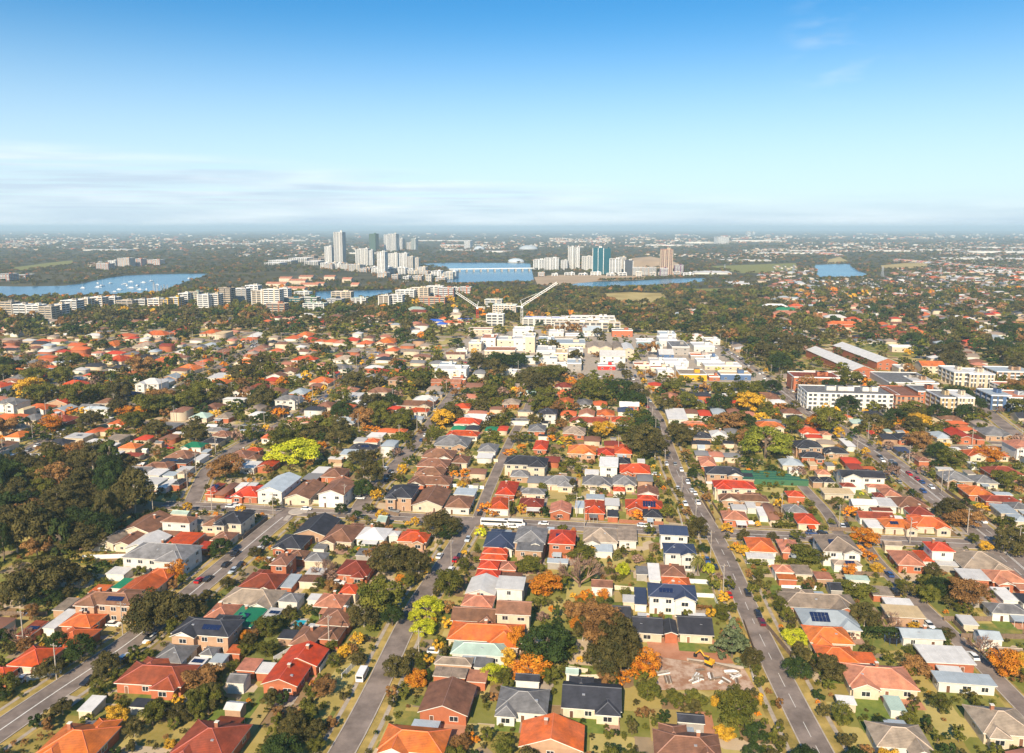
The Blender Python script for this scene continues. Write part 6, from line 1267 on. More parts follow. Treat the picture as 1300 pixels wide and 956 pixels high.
for k, pr in (('shady',.5),('straight',.4),('main_diagonal',.35),('leafy',.6),('highway',.3),('left_back',.4),('left_mid',.4),('cross',.25),('right_cross',.4),('lane_right',.3),('aux0',.4),('aux1',.4),('aux2',.4)):
    p = dens(RP[k], 13.0); nn = normals(p); w, vg = ROADS[k][0], ROADS[k][1]
    for i in range(len(p)):
        for s in (-1, 1):
            if rg.random() < pr:
                o = w/2+vg*rg.uniform(0.25,0.6)+0.6; x, y = p[i][0]+nn[i][0]*o*s, p[i][1]+nn[i][1]*o*s; tw_ = rg.uniform(3,7.5)
                if occ_free(x, y, 0, 1.5, 1.5, False): add_tree(x, y, tw_, tw_*rg.uniform(0.8,1.1), rg.choice('GGVVVDGSYB'))
def tsize(t):
    px, py, dep = project(t[0], t[1], t[3]/2); return t[2]*t[3]/dep**2 if -15 < px < 1315 else 0
shr = [t for t in TL+MT if t[2] < 4.6 and t[3] < 5.5 and t[4] not in 'PBK']; tre = [t for t in TL+MT if not (t[2] < 4.6 and t[3] < 5.5 and t[4] not in 'PBK')]
shr.sort(key=lambda t: -tsize(t)); tre.sort(key=lambda t: -tsize(t))
for i, t in enumerate(tre[:297]): tree(t[0], t[1], t[2], t[3], t[4], i)
for i, t in enumerate(shr[:280]): tree(t[0], t[1], t[2], t[3], t[4], 1000+i)
massT = tre[297:]+shr[280:]
# foliage mass: real leaf shards for every remaining tree, merged
TPL = {}
for key, (kind, nl, nf, ls) in {'big':('gum',22,420,0.10), 'bigd':('dome',26,420,0.10), 'mid':('round',14,190,0.15), 'far':('dome',8,70,0.26)}.items():
    TPL[key] = [crown_arrays(kind, 50+i, nl, nf, ls)[0] for i in range(3)]
def mass_trees(lst, name, label):
    VV, CC = [], []
    for t in lst:
        x, y, w, h, k, _ = t; d = math.hypot(x, y); rr = random.Random(int(x*13+y*7))
        key = ('big' if k in 'GVS' else 'bigd') if d < 520 else ('mid' if d < 1000 else 'far')
        T = TPL[key][rr.randrange(3)]; a = rr.uniform(0,6.28); c, s = math.cos(a), math.sin(a)
        P = np.empty_like(T); P[:,0] = (T[:,0]*c-T[:,1]*s)*w/2+x; P[:,1] = (T[:,0]*s+T[:,1]*c)*w/2+y; P[:,2] = np.maximum(T[:,2]*h, 0.05)
        VV.append(P); c1, c2 = np.array(LEAF[k][0]), np.array(LEAF[k][1]); nf = len(T)//4
        m = np.clip(0.5+0.5*np.sin(np.arange(nf)*0.7+rr.uniform(0,6))+np.random.RandomState(int(abs(x))).uniform(-.15,.15,nf), 0, 1)[:,None]
        CC.append((c1*(1-m)+c2*m)*rr.uniform(0.75,1.35))
    V = np.concatenate(VV); C = np.concatenate(CC); Fc = np.arange(len(V)).reshape(-1,4)
    o = ob(name, quickmesh(name, V, Fc, [M['tintleaf']], tint=C)); o['kind'] = 'stuff'; o['label'] = label
mass_trees(massT, 'foliage', 'countless further garden and park trees between the houses')
# wooded country beyond: clumps at real distances, low and wide
FT = []
def clump(px, py, sw=1.0, hh=None, ks='GGGGDVS'):
    x, y = ground(px, py)
    if any(inpoly(px, py, w_) for w_ in WATER) or any(inpoly(px, py, f[0]) for f in FIELDS): return
    s = project(x,y)[2]/F; w = max(10, rg.uniform(3,7.5)*s*sw); FT.append([x, y, w, hh or min(max(9, w*0.5), rg.uniform(9,15)), rg.choice(ks), 0])
for i in range(9000):
    py = 292.5+54*rg.random()**0.85; px = rg.uniform(-10,1310)
    clump(px, py)
for i in range(3800):
    px, py = rg.uniform(-10,1310), rg.uniform(340,392)
    x, y = ground(px, py)
    if 340 < px < 575 and py < 356 and py > 334 and rg.random() < 0.75: continue
    if 675 < px < 900 and 336 < py < 356: 
        if rg.random() < 0.85: continue
    if py > 372 and px < 600 and rg.random() < 0.6: continue
    if occ_free(x, y, 0, 8, 8, False): clump(px, py, 0.85, None, 'GGGGDVVGS')
for a in np.linspace(-10,620,230): clump(a+rg.uniform(-2,2), 381+rg.uniform(-1.5,2)-(a/620)*2, 1.0)
for i in range(120): clump(rg.uniform(-10,600), rg.uniform(398,408), 0.9)
for w_ in WATER:      # bank-side trees
    for (x0,y0),(x1,y1) in zip(w_, w_[1:]+w_[:1]):
        m = int(abs(x1-x0)/2.2)+1
        for i in range(m):
            t = (i+rg.random())/m; yy = y0+(y1-y0)*t; cy_ = sum(p[1] for p in w_)/len(w_); clump(x0+(x1-x0)*t, yy+(-1.0 if yy < cy_ else 1.8), 0.8)
mass_trees(FT, 'distant_woods_foliage', 'wooded parks, mangroves and tree belts of the far plain')
# low hills along the horizon
mb = MB(); rr = random.Random(2)
for layer, (yy, hb) in enumerate(((22000,30),(33000,75),(46000,150))):
    xs = np.linspace(-yy*1.0, yy*1.0, 120); hs = [hb*(0.62+0.5*mnoise.noise(Vector((x/yy*6+layer*9, layer, 0)))+0.16*mnoise.noise(Vector((x/yy*26, layer, 3)))) for x in xs]
    for i in range(119):
        a, b = max(hs[i], 2), max(hs[i+1], 2)
        mb.face([(xs[i],yy-2500,-1),(xs[i+1],yy-2500,-1),(xs[i+1],yy,b),(xs[i],yy,a)], M['tint']); mb.face([(xs[i+1],yy+2500,-1),(xs[i],yy+2500,-1),(xs[i],yy,a),(xs[i+1],yy,b)], M['tint'])
M['hill'] = noisemat('hill_woods', (0.035,0.045,0.025), (0.08,0.085,0.05), 0.002)
mb.mats = [M['hill']]; structure('hills', mb.mesh('hills'))
x, y = ground(845, 341); mb = MB(); s = project(x,y)[2]/F; n = 20      # bare reclaimed mound
for i in range(n):
    def q(i, r, z): a = 2*math.pi*i/n; return (math.cos(a)*42*s*r, math.sin(a)*260*r, z)
    mb.face([q(i,1,-0.5),q(i+1,1,-0.5),q(i+1,.6,16),q(i,.6,16)], M['tan']); mb.face([q(i,.6,16),q(i+1,.6,16),(0,0,26)], M['tan'])
structure('mound', mb.mesh('mound'), loc=(x, y+260, 0))

# ================================================================== street life
def roaddir(x, y):
    best = (1e9, 0)
    for k, p in RP.items():
        for i in range(len(p)-1):
            d = math.hypot(p[i][0]-x, p[i][1]-y)
            if d < best[0]: best = (d, math.atan2(p[i+1][1]-p[i][1], p[i+1][0]-p[i][0]))
    return best
CD = '''
B0 720 480 W x|955 560 k|950 575 W|790 690 W|560 838 k|80 820 W d|150 818 W d|1265 200 r|1285 302 u
B1 190 30 k|345 12 W|135 100 k|180 140 l|225 105 k|415 72 W x|8 290 u|850 215 W x|20 190 k
B2 190 45 W|292 68 r|318 45 k|262 132 W|160 650 W x
B3 640 115 k|728 292 r|845 280 k|912 415 k|937 465 m|590 75 u
B4 445 162 u|975 680 W|480 275 k|700 485 W
A0 235 145 W|130 200 k|90 200 W|1080 160 r x|330 75 W|360 70 W|300 90 k|400 55 W|180 175 g
A1 200 522 W x|165 532 W x|645 547 W|365 482 k x|155 480 r x|350 800 W|378 775 k|195 832 k|1190 330 W|1150 290 W|985 478 W x|1205 560 g|1160 365 k|1180 310 k
A2 370 740 l|850 640 W|1260 545 W x|445 575 k|660 660 W x
A3 425 300 W|465 378 W|490 430 W|510 447 W|530 507 W|403 420 W|450 515 W|178 652 W|205 655 W|535 690 u|265 328 W x|470 365 k|385 262 g|1250 700 u|330 262 W
A4 570 325 r|625 360 r|650 376 u|712 410 W|660 435 u|505 375 g|440 372 k|1040 625 W|385 215 k|460 250 g|480 262 k|970 160 W x|1030 163 k x|1185 165 u x|175 655 k|150 660 W|20 700 k|400 240 W|430 350 k|600 455 W
C3 200 560 k|210 580 r|130 470 W|100 400 k|120 405 W|150 520 W|900 440 W|870 450 W|1100 460 k|1130 480 W|1000 460 W|830 300 W|850 320 W|900 350 k|920 370 W|950 400 W|1180 560 W|1230 600 k|1020 440 k|780 260 W|800 280 k|730 450 W|690 455 k|640 440 r|600 450 W|740 240 W|760 250 g
C1 460 215 k|560 215 W|820 490 k|720 560 W|690 600 k|930 400 W|300 200 W|270 230 k|240 260 W|1100 245 W|1150 240 k|1210 255 W
C2 420 270 W|440 260 k|500 320 W|380 330 W|400 350 k|460 340 g|350 300 r|410 380 W|690 345 W|670 340 k|640 335 W|1000 380 W|1100 385 k|1200 390 W|240 660 W|200 640 k|160 600 W
C0 1000 540 W|1060 510 k|700 650 W|760 620 g|840 580 W
'''
for c, e in parse(CD):
    px, py = crop(c, float(e[0]), float(e[1])); x, y = ground(px, py, 0.8); d, a = roaddir(x, y)
    if len(e) > 3: a = GR if e[3] == 'x' else a+0.3
    elif d < 14 and random.Random(int(px)).random() < 0.5: a += math.pi
    car(x, y, a, e[2])
rg = random.Random(31)
for k in ('highway','cross_back','left_back','leafy','straight','aux0','aux1','left_mid'):
    p = dens(RP[k], 9.0); nn = normals(p); w = ROADS[k][0]
    for i in range(len(p)):
        if rg.random() < 0.22 and p[i][1] > 420: 
            s = rg.choice((-1,1)); o = w/2-1.2; px, py, _ = project(*p[i])
            if 0 < px < 1300: car(p[i][0]+nn[i][0]*o*s, p[i][1]+nn[i][1]*o*s, roaddir(*p[i])[1]+(math.pi if s > 0 else 0), rg.choice('WWWkkglu'))
x, y = ground(*crop('B1',1000,800), 1.0); van(x, y, roaddir(x,y)[1], 5.6, 'white van parked on the tree-shaded street near the bottom edge', 'van', 'parked_van')
x, y = ground(*crop('A2',545,642), 1.0); van(x, y, GR, 12, 'white bus with dark windows stopped on the long cross street', 'bus', 'bus')
x, y = ground(*crop('A2',668,645), 1.0); van(x, y, GR, 8.5, 'white box truck parked behind the bus on the cross street', 'truck', 'truck')
x, y = ground(*crop('B4',985,672), 1.0)
PD = 'B0 360 835|B0 780 550|A1 435 600|A1 890 540|A1 45 560|A2 1110 665|A2 630 618|B2 265 120|B2 60 740|A3 320 300|A3 1060 600|A4 940 705|A4 1265 830|A4 125 680|A4 775 440|A4 815 440|A4 575 770|A4 240 200|B3 690 290|B0 150 610|A0 972 575|B3 610 60|B1 790 640|A2 1060 600|A4 1265 290|A1 1235 130|A1 1115 200|A3 25 200'
pp = []
for e in PD.split('|'):
    c, a, b = e.split(); x, y = ground(*crop(c, float(a), float(b))); pp.append((x, y))
for k in ('left_back','left_mid','leafy','highway','cross_back','right_cross','straight','aux0','aux1','aux5'):
    p = dens(RP[k], 42.0); nn = normals(p); w = ROADS[k][0]
    for i in range(len(p)):
        x, y = p[i][0]+nn[i][0]*(w/2+1.2), p[i][1]+nn[i][1]*(w/2+1.2); px, py, _ = project(x, y)
        if 0 < px < 1300 and y > 300 and all(math.hypot(x-a, y-b) > 25 for a, b in pp): pp.append((x, y))
for x, y in pp: pole(x, y, roaddir(x, y)[1]+math.pi/2)

# pools, hedges, trampoline, playground court, bus shelter, excavator
def pool(c, cx, cy, w, h, look):
    px, py = crop(c, cx, cy); x, y = ground(px, py); s = project(x,y)[2]/F; W_ = w/5*s; D = h/5*s/math.sin(math.atan2(H, y))
    root = ob('swimming_pool', None, None, (x,y,0), GR); thing(root, look, 'swimming pool', 'garden pools', x, y)
    mb = MB(); t = 0.9
    for a in ((-W_/2-t,-D/2-t,W_/2+t,-D/2),(-W_/2-t,D/2,W_/2+t,D/2+t),(-W_/2-t,-D/2,-W_/2,D/2),(W_/2,-D/2,W_/2+t,D/2)): mb.box(a[0],a[1],0,a[2],a[3],0.35,M['concrete'])
    ob('surround', mb.mesh('surround'), root); mb = MB(); mb.box(-W_/2,-D/2,0.02,W_/2,D/2,0.26,M['pool']); ob('pool_water', mb.mesh('pool_water'), root)
pool('B1',600,482,70,40,'turquoise swimming pool behind brown-roofed house'); pool('C0',385,493,36,20,'turquoise swimming pool among trees at upper left'); pool('C0',1035,150,66,18,'light blue pool among the orange roofs')
LANDMARKS += [('the swimming pool', *crop('B1',600,482), 40), ('the big lime-green tree', *crop('A1',570,175), 36), ('the bare red-earth plot', *crop('B3',450,650), 60), ('the big cedar', *crop('B3',750,590), 34)]
def hedge(c, x0, y0, x1, y1, wid, h, look, k='V'):
    a, b = ground(*crop(c, x0, y0)), ground(*crop(c, x1, y1)); L = math.hypot(b[0]-a[0], b[1]-a[1]); n = int(L*wid*34); R_ = np.random.RandomState(int(x0+y0))
    P = R_.uniform(-1,1,(n,3))*[L/2,wid/2,0.5]+[0,0,0.5]; m = R_.randint(0,3,n)
    P[m==0,1] = np.sign(P[m==0,1])*wid/2; P[m>0,2] = 1.0; P[:,2] = P[:,2]*h; P += R_.randn(n,3)*0.08
    t1 = R_.randn(n,3); t1 /= np.linalg.norm(t1,axis=1)[:,None]; t2 = np.cross(t1, R_.randn(n,3)); t2 /= np.linalg.norm(t2,axis=1)[:,None]; s = 0.28
    V = np.stack([P-t1*s,P-t2*s,P+t1*s,P+t2*s],1).reshape(-1,3); o = ob('hedge', quickmesh('hedge', V, np.arange(n*4).reshape(-1,4), [M['leaf_'+k]]), None, ((a[0]+b[0])/2,(a[1]+b[1])/2,0), math.atan2(b[1]-a[1],b[0]-a[0]))
    thing(o, look, 'hedge', 'garden hedges', (a[0]+b[0])/2, (a[1]+b[1])/2)
hedge('B4',255,570,790,585,2.2,3.0,'long tall dark green hedge behind lawn','D'); hedge('A3',1000,668,1180,672,1.6,1.5,'bright green street hedge'); hedge('B4',300,165,405,168,1.4,1.2,'bright green garden hedge')
hedge('B3',840,112,1060,95,1.6,2.0,'clipped green hedge beside white villa'); hedge('A2',860,330,980,332,1.2,1.2,'low green hedge'); hedge('A2',1060,345,1150,345,1.4,1.4,'low bright hedge by brick wall'); hedge('B3',110,370,620,395,1.2,1.2,'brownish hedge above the charcoal-roofed units','S')
x, y = ground(*crop('B4',465,600)); mb = MB(); mb.bar((0,0,0.9),(0,0,0.98),2.2,M['tyre'],24); 
root = ob('trampoline', None, None, (x,y,0)); thing(root, 'round black trampoline with net on the long lawn', 'trampoline', None, x, y, fixed=True); ob('mat', mb.mesh('mat'), root)
mb = MB()
for i in range(8): a = i*math.pi/4; mb.bar((2.3*math.cos(a),2.3*math.sin(a),0),(2.3*math.cos(a),2.3*math.sin(a),2.5),0.05,M['blue'],5); mb.bar((2.3*math.cos(a),2.3*math.sin(a),2.5),(2.3*math.cos(a+.785),2.3*math.sin(a+.785),2.5),0.05,M['tyre'],4)
ob('net_frame', mb.mesh('net_frame'), root)
LANDMARKS.append(('the trampoline', *crop('B4',465,600), 30))
x, y = ground(*crop('A3',975,368)); mb = MB(); M['shadecloth'] = mat_plain('shade_cloth', (0.03,0.13,0.085), 0.8, var=0.3)
for i in range(4): mb.box(-20,-7+i*3.6,0,17-i*3,-4.4+i*3.6,2.7,M['fencegreen'],top=M['shadecloth'])
o = ob('shade_house', mb.mesh('shade_house'), None, (x,y,0), GR); thing(o,'row of green shade-cloth covers over a plant yard','shade house',None,x,y,fixed=True); LANDMARKS.append(('the green shade covers', *crop('A3',1000,365), 34))
x, y = ground(*crop('A4',675,700)); root = ob('bus_shelter', None, None, (x,y,0), GR); thing(root,'grey bus shelter with open front beside the main cross road','bus shelter',None,x,y,fixed=True)
mb = MB(); mb.box(-3,-1,2.4,3,1,2.55,M['roof_g']); ob('roof', mb.mesh('roof'), root); mb = MB(); mb.box(-2.9,0.85,0,2.9,0.95,2.4,M['glass']); ob('panel', mb.mesh('panel'), root)
for sx in (-2.8,2.8): mb = MB(); mb.box(sx-.08,-.9,0,sx+.08,-.75,2.4,M['white']); ob('post', mb.mesh('post'), root)
x, y = ground(*crop('B3',600,742)); root = ob('excavator', None, None, (x,y,0.2), 2.4); thing(root,'small orange excavator on the edge of the building plot','excavator',None,x,y,fixed=True)
for s in (-1,1): mb = MB(); mb.box(-1.5,s*0.9-.25,0,1.5,s*0.9+.25,0.6,M['tyre']); ob('track', mb.mesh('track'), root)
mb = MB(); mb.box(-1.3,-.9,.6,1.0,.9,1.5,M['yellow']); mb.box(-.2,.1,1.5,1.0,.9,2.5,M['glass'],top=M['yellow']); ob('body', mb.mesh('body'), root)
mb = MB(); mb.bar((1,-.3,1.2),(3,-.3,3),.2,M['yellow']); mb.bar((3,-.3,3),(4.4,-.3,1.4),.16,M['yellow']); mb.box(4.0,-.7,.6,4.8,.1,1.4,M['tyre']); ob('arm', mb.mesh('arm'), root)
# retaining beams and stacks on the building plot
for i, (x0,y0,x1,y1) in enumerate(((460,715,820,770),(470,728,640,755),(640,750,800,792))):
    a, b = ground(*crop('B3',x0,y0)), ground(*crop('B3',x1,y1)); mb = MB(); mb.box(0,-0.15,0,math.hypot(b[0]-a[0],b[1]-a[1]),0.15,0.7,M['timber' if i else 'concrete'])
    o = ob('retaining_wall', mb.mesh('retaining_wall'), None, (*a,0.18), math.atan2(b[1]-a[1],b[0]-a[0])); thing(o,('grey concrete','long timber','short timber')[i]+' retaining wall along the building plot','retaining wall',None,*a,fixed=True)
rr = random.Random(6)
for i in range(16):
    px, py = crop('B3', rr.uniform(300,820), rr.uniform(770,860)); x, y = ground(px, py); mb = MB(); L = rr.uniform(1.5,4)
    for j in range(rr.randint(3,6)): mb.box(-L/2, j*.32-.6, 0, L/2, j*.32-.36, rr.uniform(.2,.5), M[rr.choice(('timber','palebark','white'))])
    o = ob('timber_stack', mb.mesh('timber_stack'), None, (x,y,0.2), rr.uniform(0,3)); thing(o,'stack of pale planks','plank stack','plank stacks on the building plot',x,y)
# fences drawn in the photo, then paling fences round the near plots
FD = '''B0 570 18 860 14 W|B0 525 70 800 62 W|B0 0 432 300 432 T|B0 170 848 390 790 W|B0 700 440 800 448 C|B1 440 720 560 650 W|B1 730 790 790 700 W|B1 870 830 960 740 W|B2 1000 840 1240 835 C|B2 1010 780 1130 800 C|B3 510 312 630 318 W|B3 630 318 665 400 W|B3 475 222 595 228 W|B3 0 262 130 275 C|B3 70 320 150 345 C|B3 1060 262 1280 268 W
B4 790 462 1290 465 T|B4 900 570 1300 576 T|B4 405 180 130 170 T|B4 515 145 740 150 O|A2 380 225 560 255 C|A2 170 405 470 425 W|A2 1120 330 1210 330 W|A4 60 690 830 700 T|A4 500 470 720 540 T|A4 800 440 1090 640 T|A1 240 750 400 620 T|A1 20 500 220 515 C|A1 480 500 770 520 C|A1 1070 560 1230 600 T|A3 400 560 430 660 W|A3 30 640 310 655 O|A3 620 520 700 640 T|A3 560 500 640 640 T|A3 690 640 920 650 W|B3 820 480 900 700 T|B3 960 500 1120 690 T|B3 850 730 880 850 W|B4 230 470 260 560 T|B4 640 690 700 790 T|B4 850 480 930 560 T'''
FM = dict(W=('white','white rendered garden wall'), T=('timber','weathered timber paling fence'), C=('fencecream','cream sheet-metal fence'), O=('brick','low orange brick wall'), K=('fencegreen','green sheet-metal fence'))
for line in FD.split('\n'):
    for e in line.split('|'):
        c, a0, b0, a1, b1, m = e.split(); mt, lookf = FM[m]; fence([ground(*crop(c, float(a0), float(b0))), ground(*crop(c, float(a1), float(b1)))], 1.6, mt, lookf, '')
fc = 0
for i, h in enumerate(HL):
    if h['w']*h['d'] < 60 or math.hypot(h['x'], h['y']) > 430 or fc > 200: continue
    rr = random.Random(i*7); w2, d2 = h['w']/2+1.4, h['d']/2; back = rr.uniform(5,10); pts = []
    for u, v in ((-w2, -d2*0.2), (-w2, d2+back), (w2, d2+back), (w2, -d2*0.2)):
        pts.append((h['x']+gu.x*u+gv.x*v, h['y']+gu.y*u+gv.y*v))
    segs = []
    for a, b in zip(pts[:-1], pts[1:]):
        run = None
        n = int(math.hypot(b[0]-a[0], b[1]-a[1])/1.5)+1
        for k in range(n+1):
            x, y = a[0]+(b[0]-a[0])*k/n, a[1]+(b[1]-a[1])*k/n; free = occ_free(x, y, 0, 1.2, 1.2)
            if free: run = (run[0], (x, y)) if run else ((x, y), (x, y))
            if (not free or k == n) and run:
                if math.hypot(run[1][0]-run[0][0], run[1][1]-run[0][1]) > 6: segs.append(run)
                run = None
    if segs:
        m = rr.choice('TTTTCCCOK'); mt, lookf = FM[m]
        lookf = lookf.replace('low orange brick wall', 'brick garden wall')
        L = max(segs, key=lambda s: math.hypot(s[1][0]-s[0][0], s[1][1]-s[0][1]))
        for sg in segs[:3]:
            fence([sg[0], sg[1]], 1.7, mt, lookf, ''); fc += 1
# driveways: concrete strips from house fronts
mbd = []
for i, h in enumerate(HL):
    if math.hypot(h['x'], h['y']) > 520 or h['w'] < 8: continue
    rr = random.Random(i*3+1); u = rr.choice((-1,1))*(h['w']/2-1.5); L = rr.uniform(5,10); mb = MB(); y0 = -h['d']/2-L
    mb.face([(u-1.5,y0,0.17),(u+1.5,y0,0.17),(u+1.5,-h['d']/2-0.1,0.17),(u-1.5,-h['d']/2-0.1,0.17)], M['foot'])
    x, y = h['x']+gu.x*u+gv.x*(y0+L/2), h['y']+gu.y*u+gv.y*(y0+L/2)
    if occ_free(x, y, GR, 3, L*0.6): o = structure('driveway', mb.mesh('driveway')); o.location = (h['x'], h['y'], rr.uniform(0,0.02)); o.rotation_euler = (0,0,GR)

# each near plot: a back yard and a front yard with edges of their own
lz = 0
for i, h in enumerate(HL):
    if h['w'] < 8 or math.hypot(h['x'], h['y']) > 470: continue
    rr = random.Random(i*11+3)
    for side in (1, -1):
        L = rr.uniform(7,13) if side > 0 else rr.uniform(4,7); W_ = h['w']+rr.uniform(0,3)
        for t in range(4):
            v = side*(h['d']/2+L/2); x, y = h['x']+gv.x*v, h['y']+gv.y*v; ii, jj = occ_cells(x, y, GR, W_, L)
            if not ROADM[ii, jj].any(): break
            L *= 0.6
        else: continue
        cut = rr.uniform(0.35,0.8); u0, u1 = -W_/2, W_/2; um = u0+W_*cut; mb = MB(); y0, y1 = v-L/2, v+L/2
        m1, m2 = rr.choice(('lawn','lawn','lawn2','lawn2','drygrass','tan')), rr.choice(('foot','paving','drygrass','dirt','lawn','lawn2'))
        lz += 1; z = 0.014+lz*0.0009
        mb.face([(u0,y0,z),(um,y0,z),(um,y1,z),(u0,y1,z)], M[m1]); mb.face([(um,y0,z),(u1,y0,z),(u1,y1,z),(um,y1,z)], M[m2])
        o = structure('yard_ground', mb.mesh('yard_ground')); o.location = (h['x'],h['y'],0); o.rotation_euler = (0,0,GR)
# crossovers from the kerb into the plots
cm = MB(); 
for k in ('main_diagonal','cross','shady','straight','lane_right','leafy','highway','right_cross','left_back','left_mid'):
    p = dens(RP[k], 9.0); nn = normals(p); w, vg = ROADS[k][0], ROADS[k][1]; rr = random.Random(len(k)); f = near_other(k)
    for i in range(1, len(p)-1):
        for s in (-1, 1):
            if rr.random() < 0.45 or p[i][1] > 620: continue
            t = Vector((-nn[i][1], nn[i][0]))*rr.uniform(1.3,2.0)
            a = Vector(p[i])+Vector(nn[i])*s*(w/2+0.3); b = Vector(p[i])+Vector(nn[i])*s*(w/2+vg+rr.uniform(0.5,5))
            if f(b.x, b.y) or not occ_free(b.x, b.y, 0, 2, 2, False): continue
            q = [(a-t), (a+t), (b+t), (b-t)]; n0 = len(cm.v); cm.face([(v_.x,v_.y,0.29) for v_ in q], M['foot']); 
            cm.face([(q[1].x,q[1].y,0.0),(q[1].x,q[1].y,0.29),(q[2].x,q[2].y,0.29),(q[2].x,q[2].y,0.0)], M['foot'])
me = cm.mesh('driveway'); structure('driveway', me)
# ================================================================== air, sky, sun, camera
mb = MB(); mb.box(-42000,-700,-1.5,42000,48500,168,M['trim']); hz = mb.mesh('haze'); hz.materials.clear()
hm = bpy.data.materials.new('haze_air'); hm.use_nodes = True; nt = hm.node_tree
for nd in list(nt.nodes): nt.nodes.remove(nd)
out = nt.nodes.new('ShaderNodeOutputMaterial'); pv = nt.nodes.new('ShaderNodeVolumePrincipled')
pv.inputs['Color'].default_value = (0.63,0.85,1.0,1); pv.inputs['Density'].default_value = 9.0e-5; pv.inputs['Anisotropy'].default_value = 0.0
lk(nt, pv.outputs[0], out.inputs['Volume']); hz.materials.append(hm); o = ob('haze', hz); o['kind'] = 'stuff'; o['label'] = 'thin blue haze of the air over the plain'
SUN_AZ, SUN_EL = R(15), R(35)      # shadows run away from the camera, 12 degrees to the right
sd = bpy.data.lights.new('sun', 'SUN'); sd.energy = 5.0; sd.angle = R(0.5); sd.color = (1.0,0.84,0.62); so = bpy.data.objects.new('sun', sd); COL.objects.link(so)
dirv = Vector((math.sin(SUN_AZ)*math.cos(SUN_EL), math.cos(SUN_AZ)*math.cos(SUN_EL), -math.sin(SUN_EL))); so.rotation_euler = dirv.to_track_quat('-Z','Y').to_euler(); so.location = (0,-100,300)
wd = bpy.data.worlds.new('World'); SC.world = wd; wd.use_nodes = True; nt = wd.node_tree; bg = nt.nodes['Background']
sk = nt.nodes.new('ShaderNodeTexSky'); sk.sky_type = 'NISHITA'; sk.sun_disc = False; sk.sun_elevation = SUN_EL; sk.sun_rotation = math.pi+SUN_AZ
sk.air_density = 1.0; sk.dust_density = 0.6; sk.ozone_density = 2.5; sk.altitude = 120
tc = nt.nodes.new('ShaderNodeTexCoord'); sp = nt.nodes.new('ShaderNodeSeparateXYZ'); lk(nt, tc.outputs['Generated'], sp.inputs[0])
def mth(op, a, b=None, cl=False):
    n = nt.nodes.new('ShaderNodeMath'); n.operation = op; n.use_clamp = cl
    for i, v in enumerate((a, b)):
        if v is None: continue
        if isinstance(v, (int, float)): n.inputs[i].default_value = v
        else: lk(nt, v, n.inputs[i])
    return n.outputs[0]
zz = mth('MAXIMUM', sp.outputs['Z'], 0.012); u = mth('DIVIDE', sp.outputs['X'], zz); v = mth('DIVIDE', sp.outputs['Y'], zz)
cb = nt.nodes.new('ShaderNodeCombineXYZ'); lk(nt, mth('MULTIPLY', u, 0.30), cb.inputs[0]); lk(nt, mth('MULTIPLY', v, 0.62), cb.inputs[1])
no = nt.nodes.new('ShaderNodeTexNoise'); no.inputs['Scale'].default_value = 0.55; no.inputs['Detail'].default_value = 9; no.inputs['Roughness'].default_value = 0.6; lk(nt, cb.outputs[0], no.inputs['Vector'])
def ramp(v, a, b):
    n = nt.nodes.new('ShaderNodeMapRange'); n.clamp = True; n.interpolation_type = 'SMOOTHSTEP'; lk(nt, v, n.inputs['Value'])
    n.inputs['From Min'].default_value = a; n.inputs['From Max'].default_value = b; return n.outputs[0]
# cloud bank low on the left, thinning to the right; a wisp high on the right
el = sp.outputs['Z']; ax = sp.outputs['X']
top = mth('ADD', 0.064, mth('MULTIPLY', ax, -0.062)); low = ramp(mth('SUBTRACT', top, el), -0.006, 0.030)
c1 = mth('MULTIPLY', mth('MULTIPLY', ramp(no.outputs['Fac'], 0.34, 0.58), low), ramp(ax, 0.75, -0.25))
d2 = nt.nodes.new('ShaderNodeVectorMath'); d2.operation = 'DISTANCE'; lk(nt, tc.outputs['Generated'], d2.inputs[0]); d2.inputs[1].default_value = (0.372,0.905,0.206)
sc2 = nt.nodes.new('ShaderNodeMapping'); sc2.inputs['Scale'].default_value = (14,14,46); lk(nt, tc.outputs['Generated'], sc2.inputs['Vector'])
n2 = nt.nodes.new('ShaderNodeTexNoise'); n2.inputs['Scale'].default_value = 1.0; n2.inputs['Detail'].default_value = 6; lk(nt, sc2.outputs[0], n2.inputs['Vector'])
wsp = mth('MULTIPLY', ramp(d2.outputs['Value'], 0.085, 0.01), mth('MULTIPLY', ramp(n2.outputs['Fac'], 0.45, 0.75), 0.30))
veil = mth('MULTIPLY', ramp(el, 0.05, -0.01), 0.9)
cover = mth('MAXIMUM', mth('ADD', mth('MULTIPLY', c1, 0.85), wsp, True), veil)
n3 = nt.nodes.new('ShaderNodeMapping'); n3.inputs['Scale'].default_value = (5,5,60); lk(nt, tc.outputs['Generated'], n3.inputs['Vector'])
n4 = nt.nodes.new('ShaderNodeTexNoise'); n4.inputs['Scale'].default_value = 1.0; n4.inputs['Detail'].default_value = 5; lk(nt, n3.outputs[0], n4.inputs['Vector'])
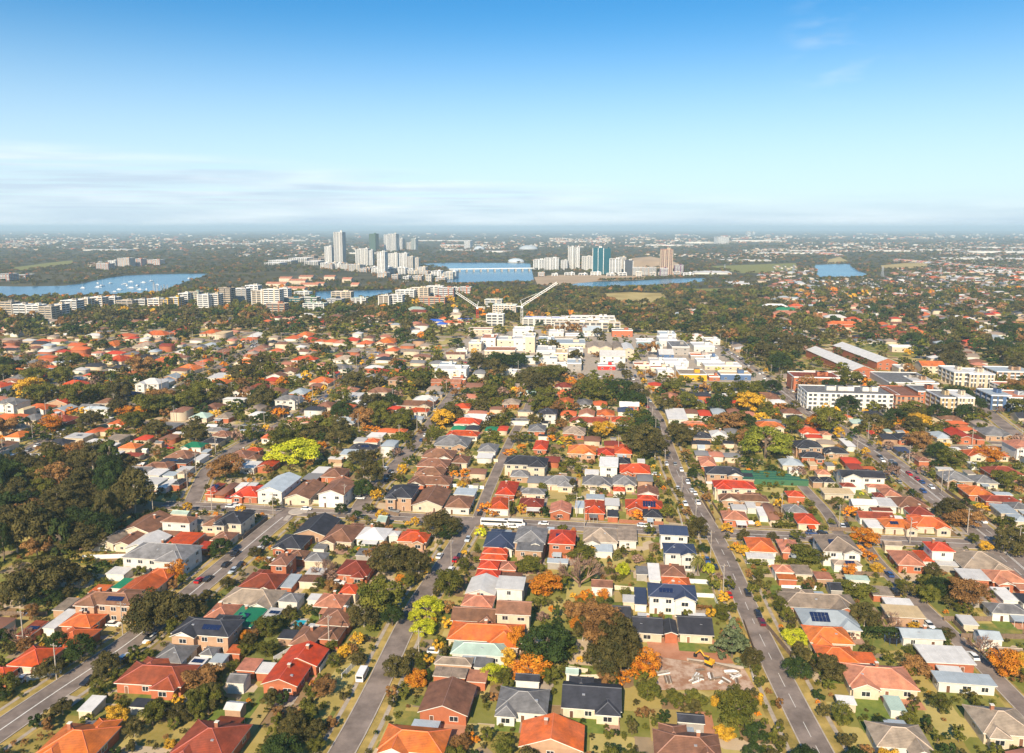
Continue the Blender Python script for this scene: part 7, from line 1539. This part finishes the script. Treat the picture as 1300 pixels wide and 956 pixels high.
cc = nt.nodes.new('ShaderNodeValToRGB'); cc.color_ramp.elements[0].position = 0.38; cc.color_ramp.elements[1].position = 0.66
cc.color_ramp.elements[0].color = (5.7,7.0,8.4,1); cc.color_ramp.elements[1].color = (9.2,10.0,10.6,1); lk(nt, n4.outputs['Fac'], cc.inputs[0])
hsv = nt.nodes.new('ShaderNodeHueSaturation'); hsv.inputs['Saturation'].default_value = 1.15
tn = nt.nodes.new('ShaderNodeMix'); tn.data_type = 'RGBA'; tn.blend_type = 'MULTIPLY'; tn.inputs[0].default_value = 1.0; tn.inputs[7].default_value = (0.76,1.13,1.30,1); lk(nt, sk.outputs[0], tn.inputs[6]); lk(nt, tn.outputs[2], hsv.inputs['Color'])
mx = nt.nodes.new('ShaderNodeMix'); mx.data_type = 'RGBA'; lk(nt, cover, mx.inputs[0])
v2 = nt.nodes.new('ShaderNodeMix'); v2.data_type = 'RGBA'; lk(nt, mth('MULTIPLY', ramp(el, 0.27, 0.02), 0.72), v2.inputs[0]); lk(nt, hsv.outputs[0], v2.inputs[6]); v2.inputs[7].default_value = (7.9,9.2,10.2,1); lk(nt, v2.outputs[2], mx.inputs[6]); lk(nt, cc.outputs[0], mx.inputs[7])
lk(nt, mx.outputs[2], bg.inputs['Color']); bg.inputs['Strength'].default_value = 0.070
cd = bpy.data.cameras.new('camera'); co = bpy.data.objects.new('camera', cd); COL.objects.link(co); SC.camera = co
co.location = (0,0,H); co.rotation_euler = (math.pi/2-PITCH, 0, 0); cd.sensor_width = 36; cd.lens = 36*F/1300.0; cd.shift_y = -(956/2-CY)/1300.0; cd.clip_start = 1; cd.clip_end = 120000
SC.view_settings.view_transform = 'Standard'; SC.view_settings.look = 'None'; SC.view_settings.gamma = 1; SC.view_settings.use_curve_mapping = False; SC.view_settings.exposure = 0.64
SC.cycles.max_bounces = 5; SC.cycles.diffuse_bounces = 3; SC.cycles.glossy_bounces = 2; SC.cycles.volume_bounces = 1; SC.cycles.transmission_bounces = 1; SC.cycles.caustics_reflective = False; SC.cycles.caustics_refractive = False
finish_labels()
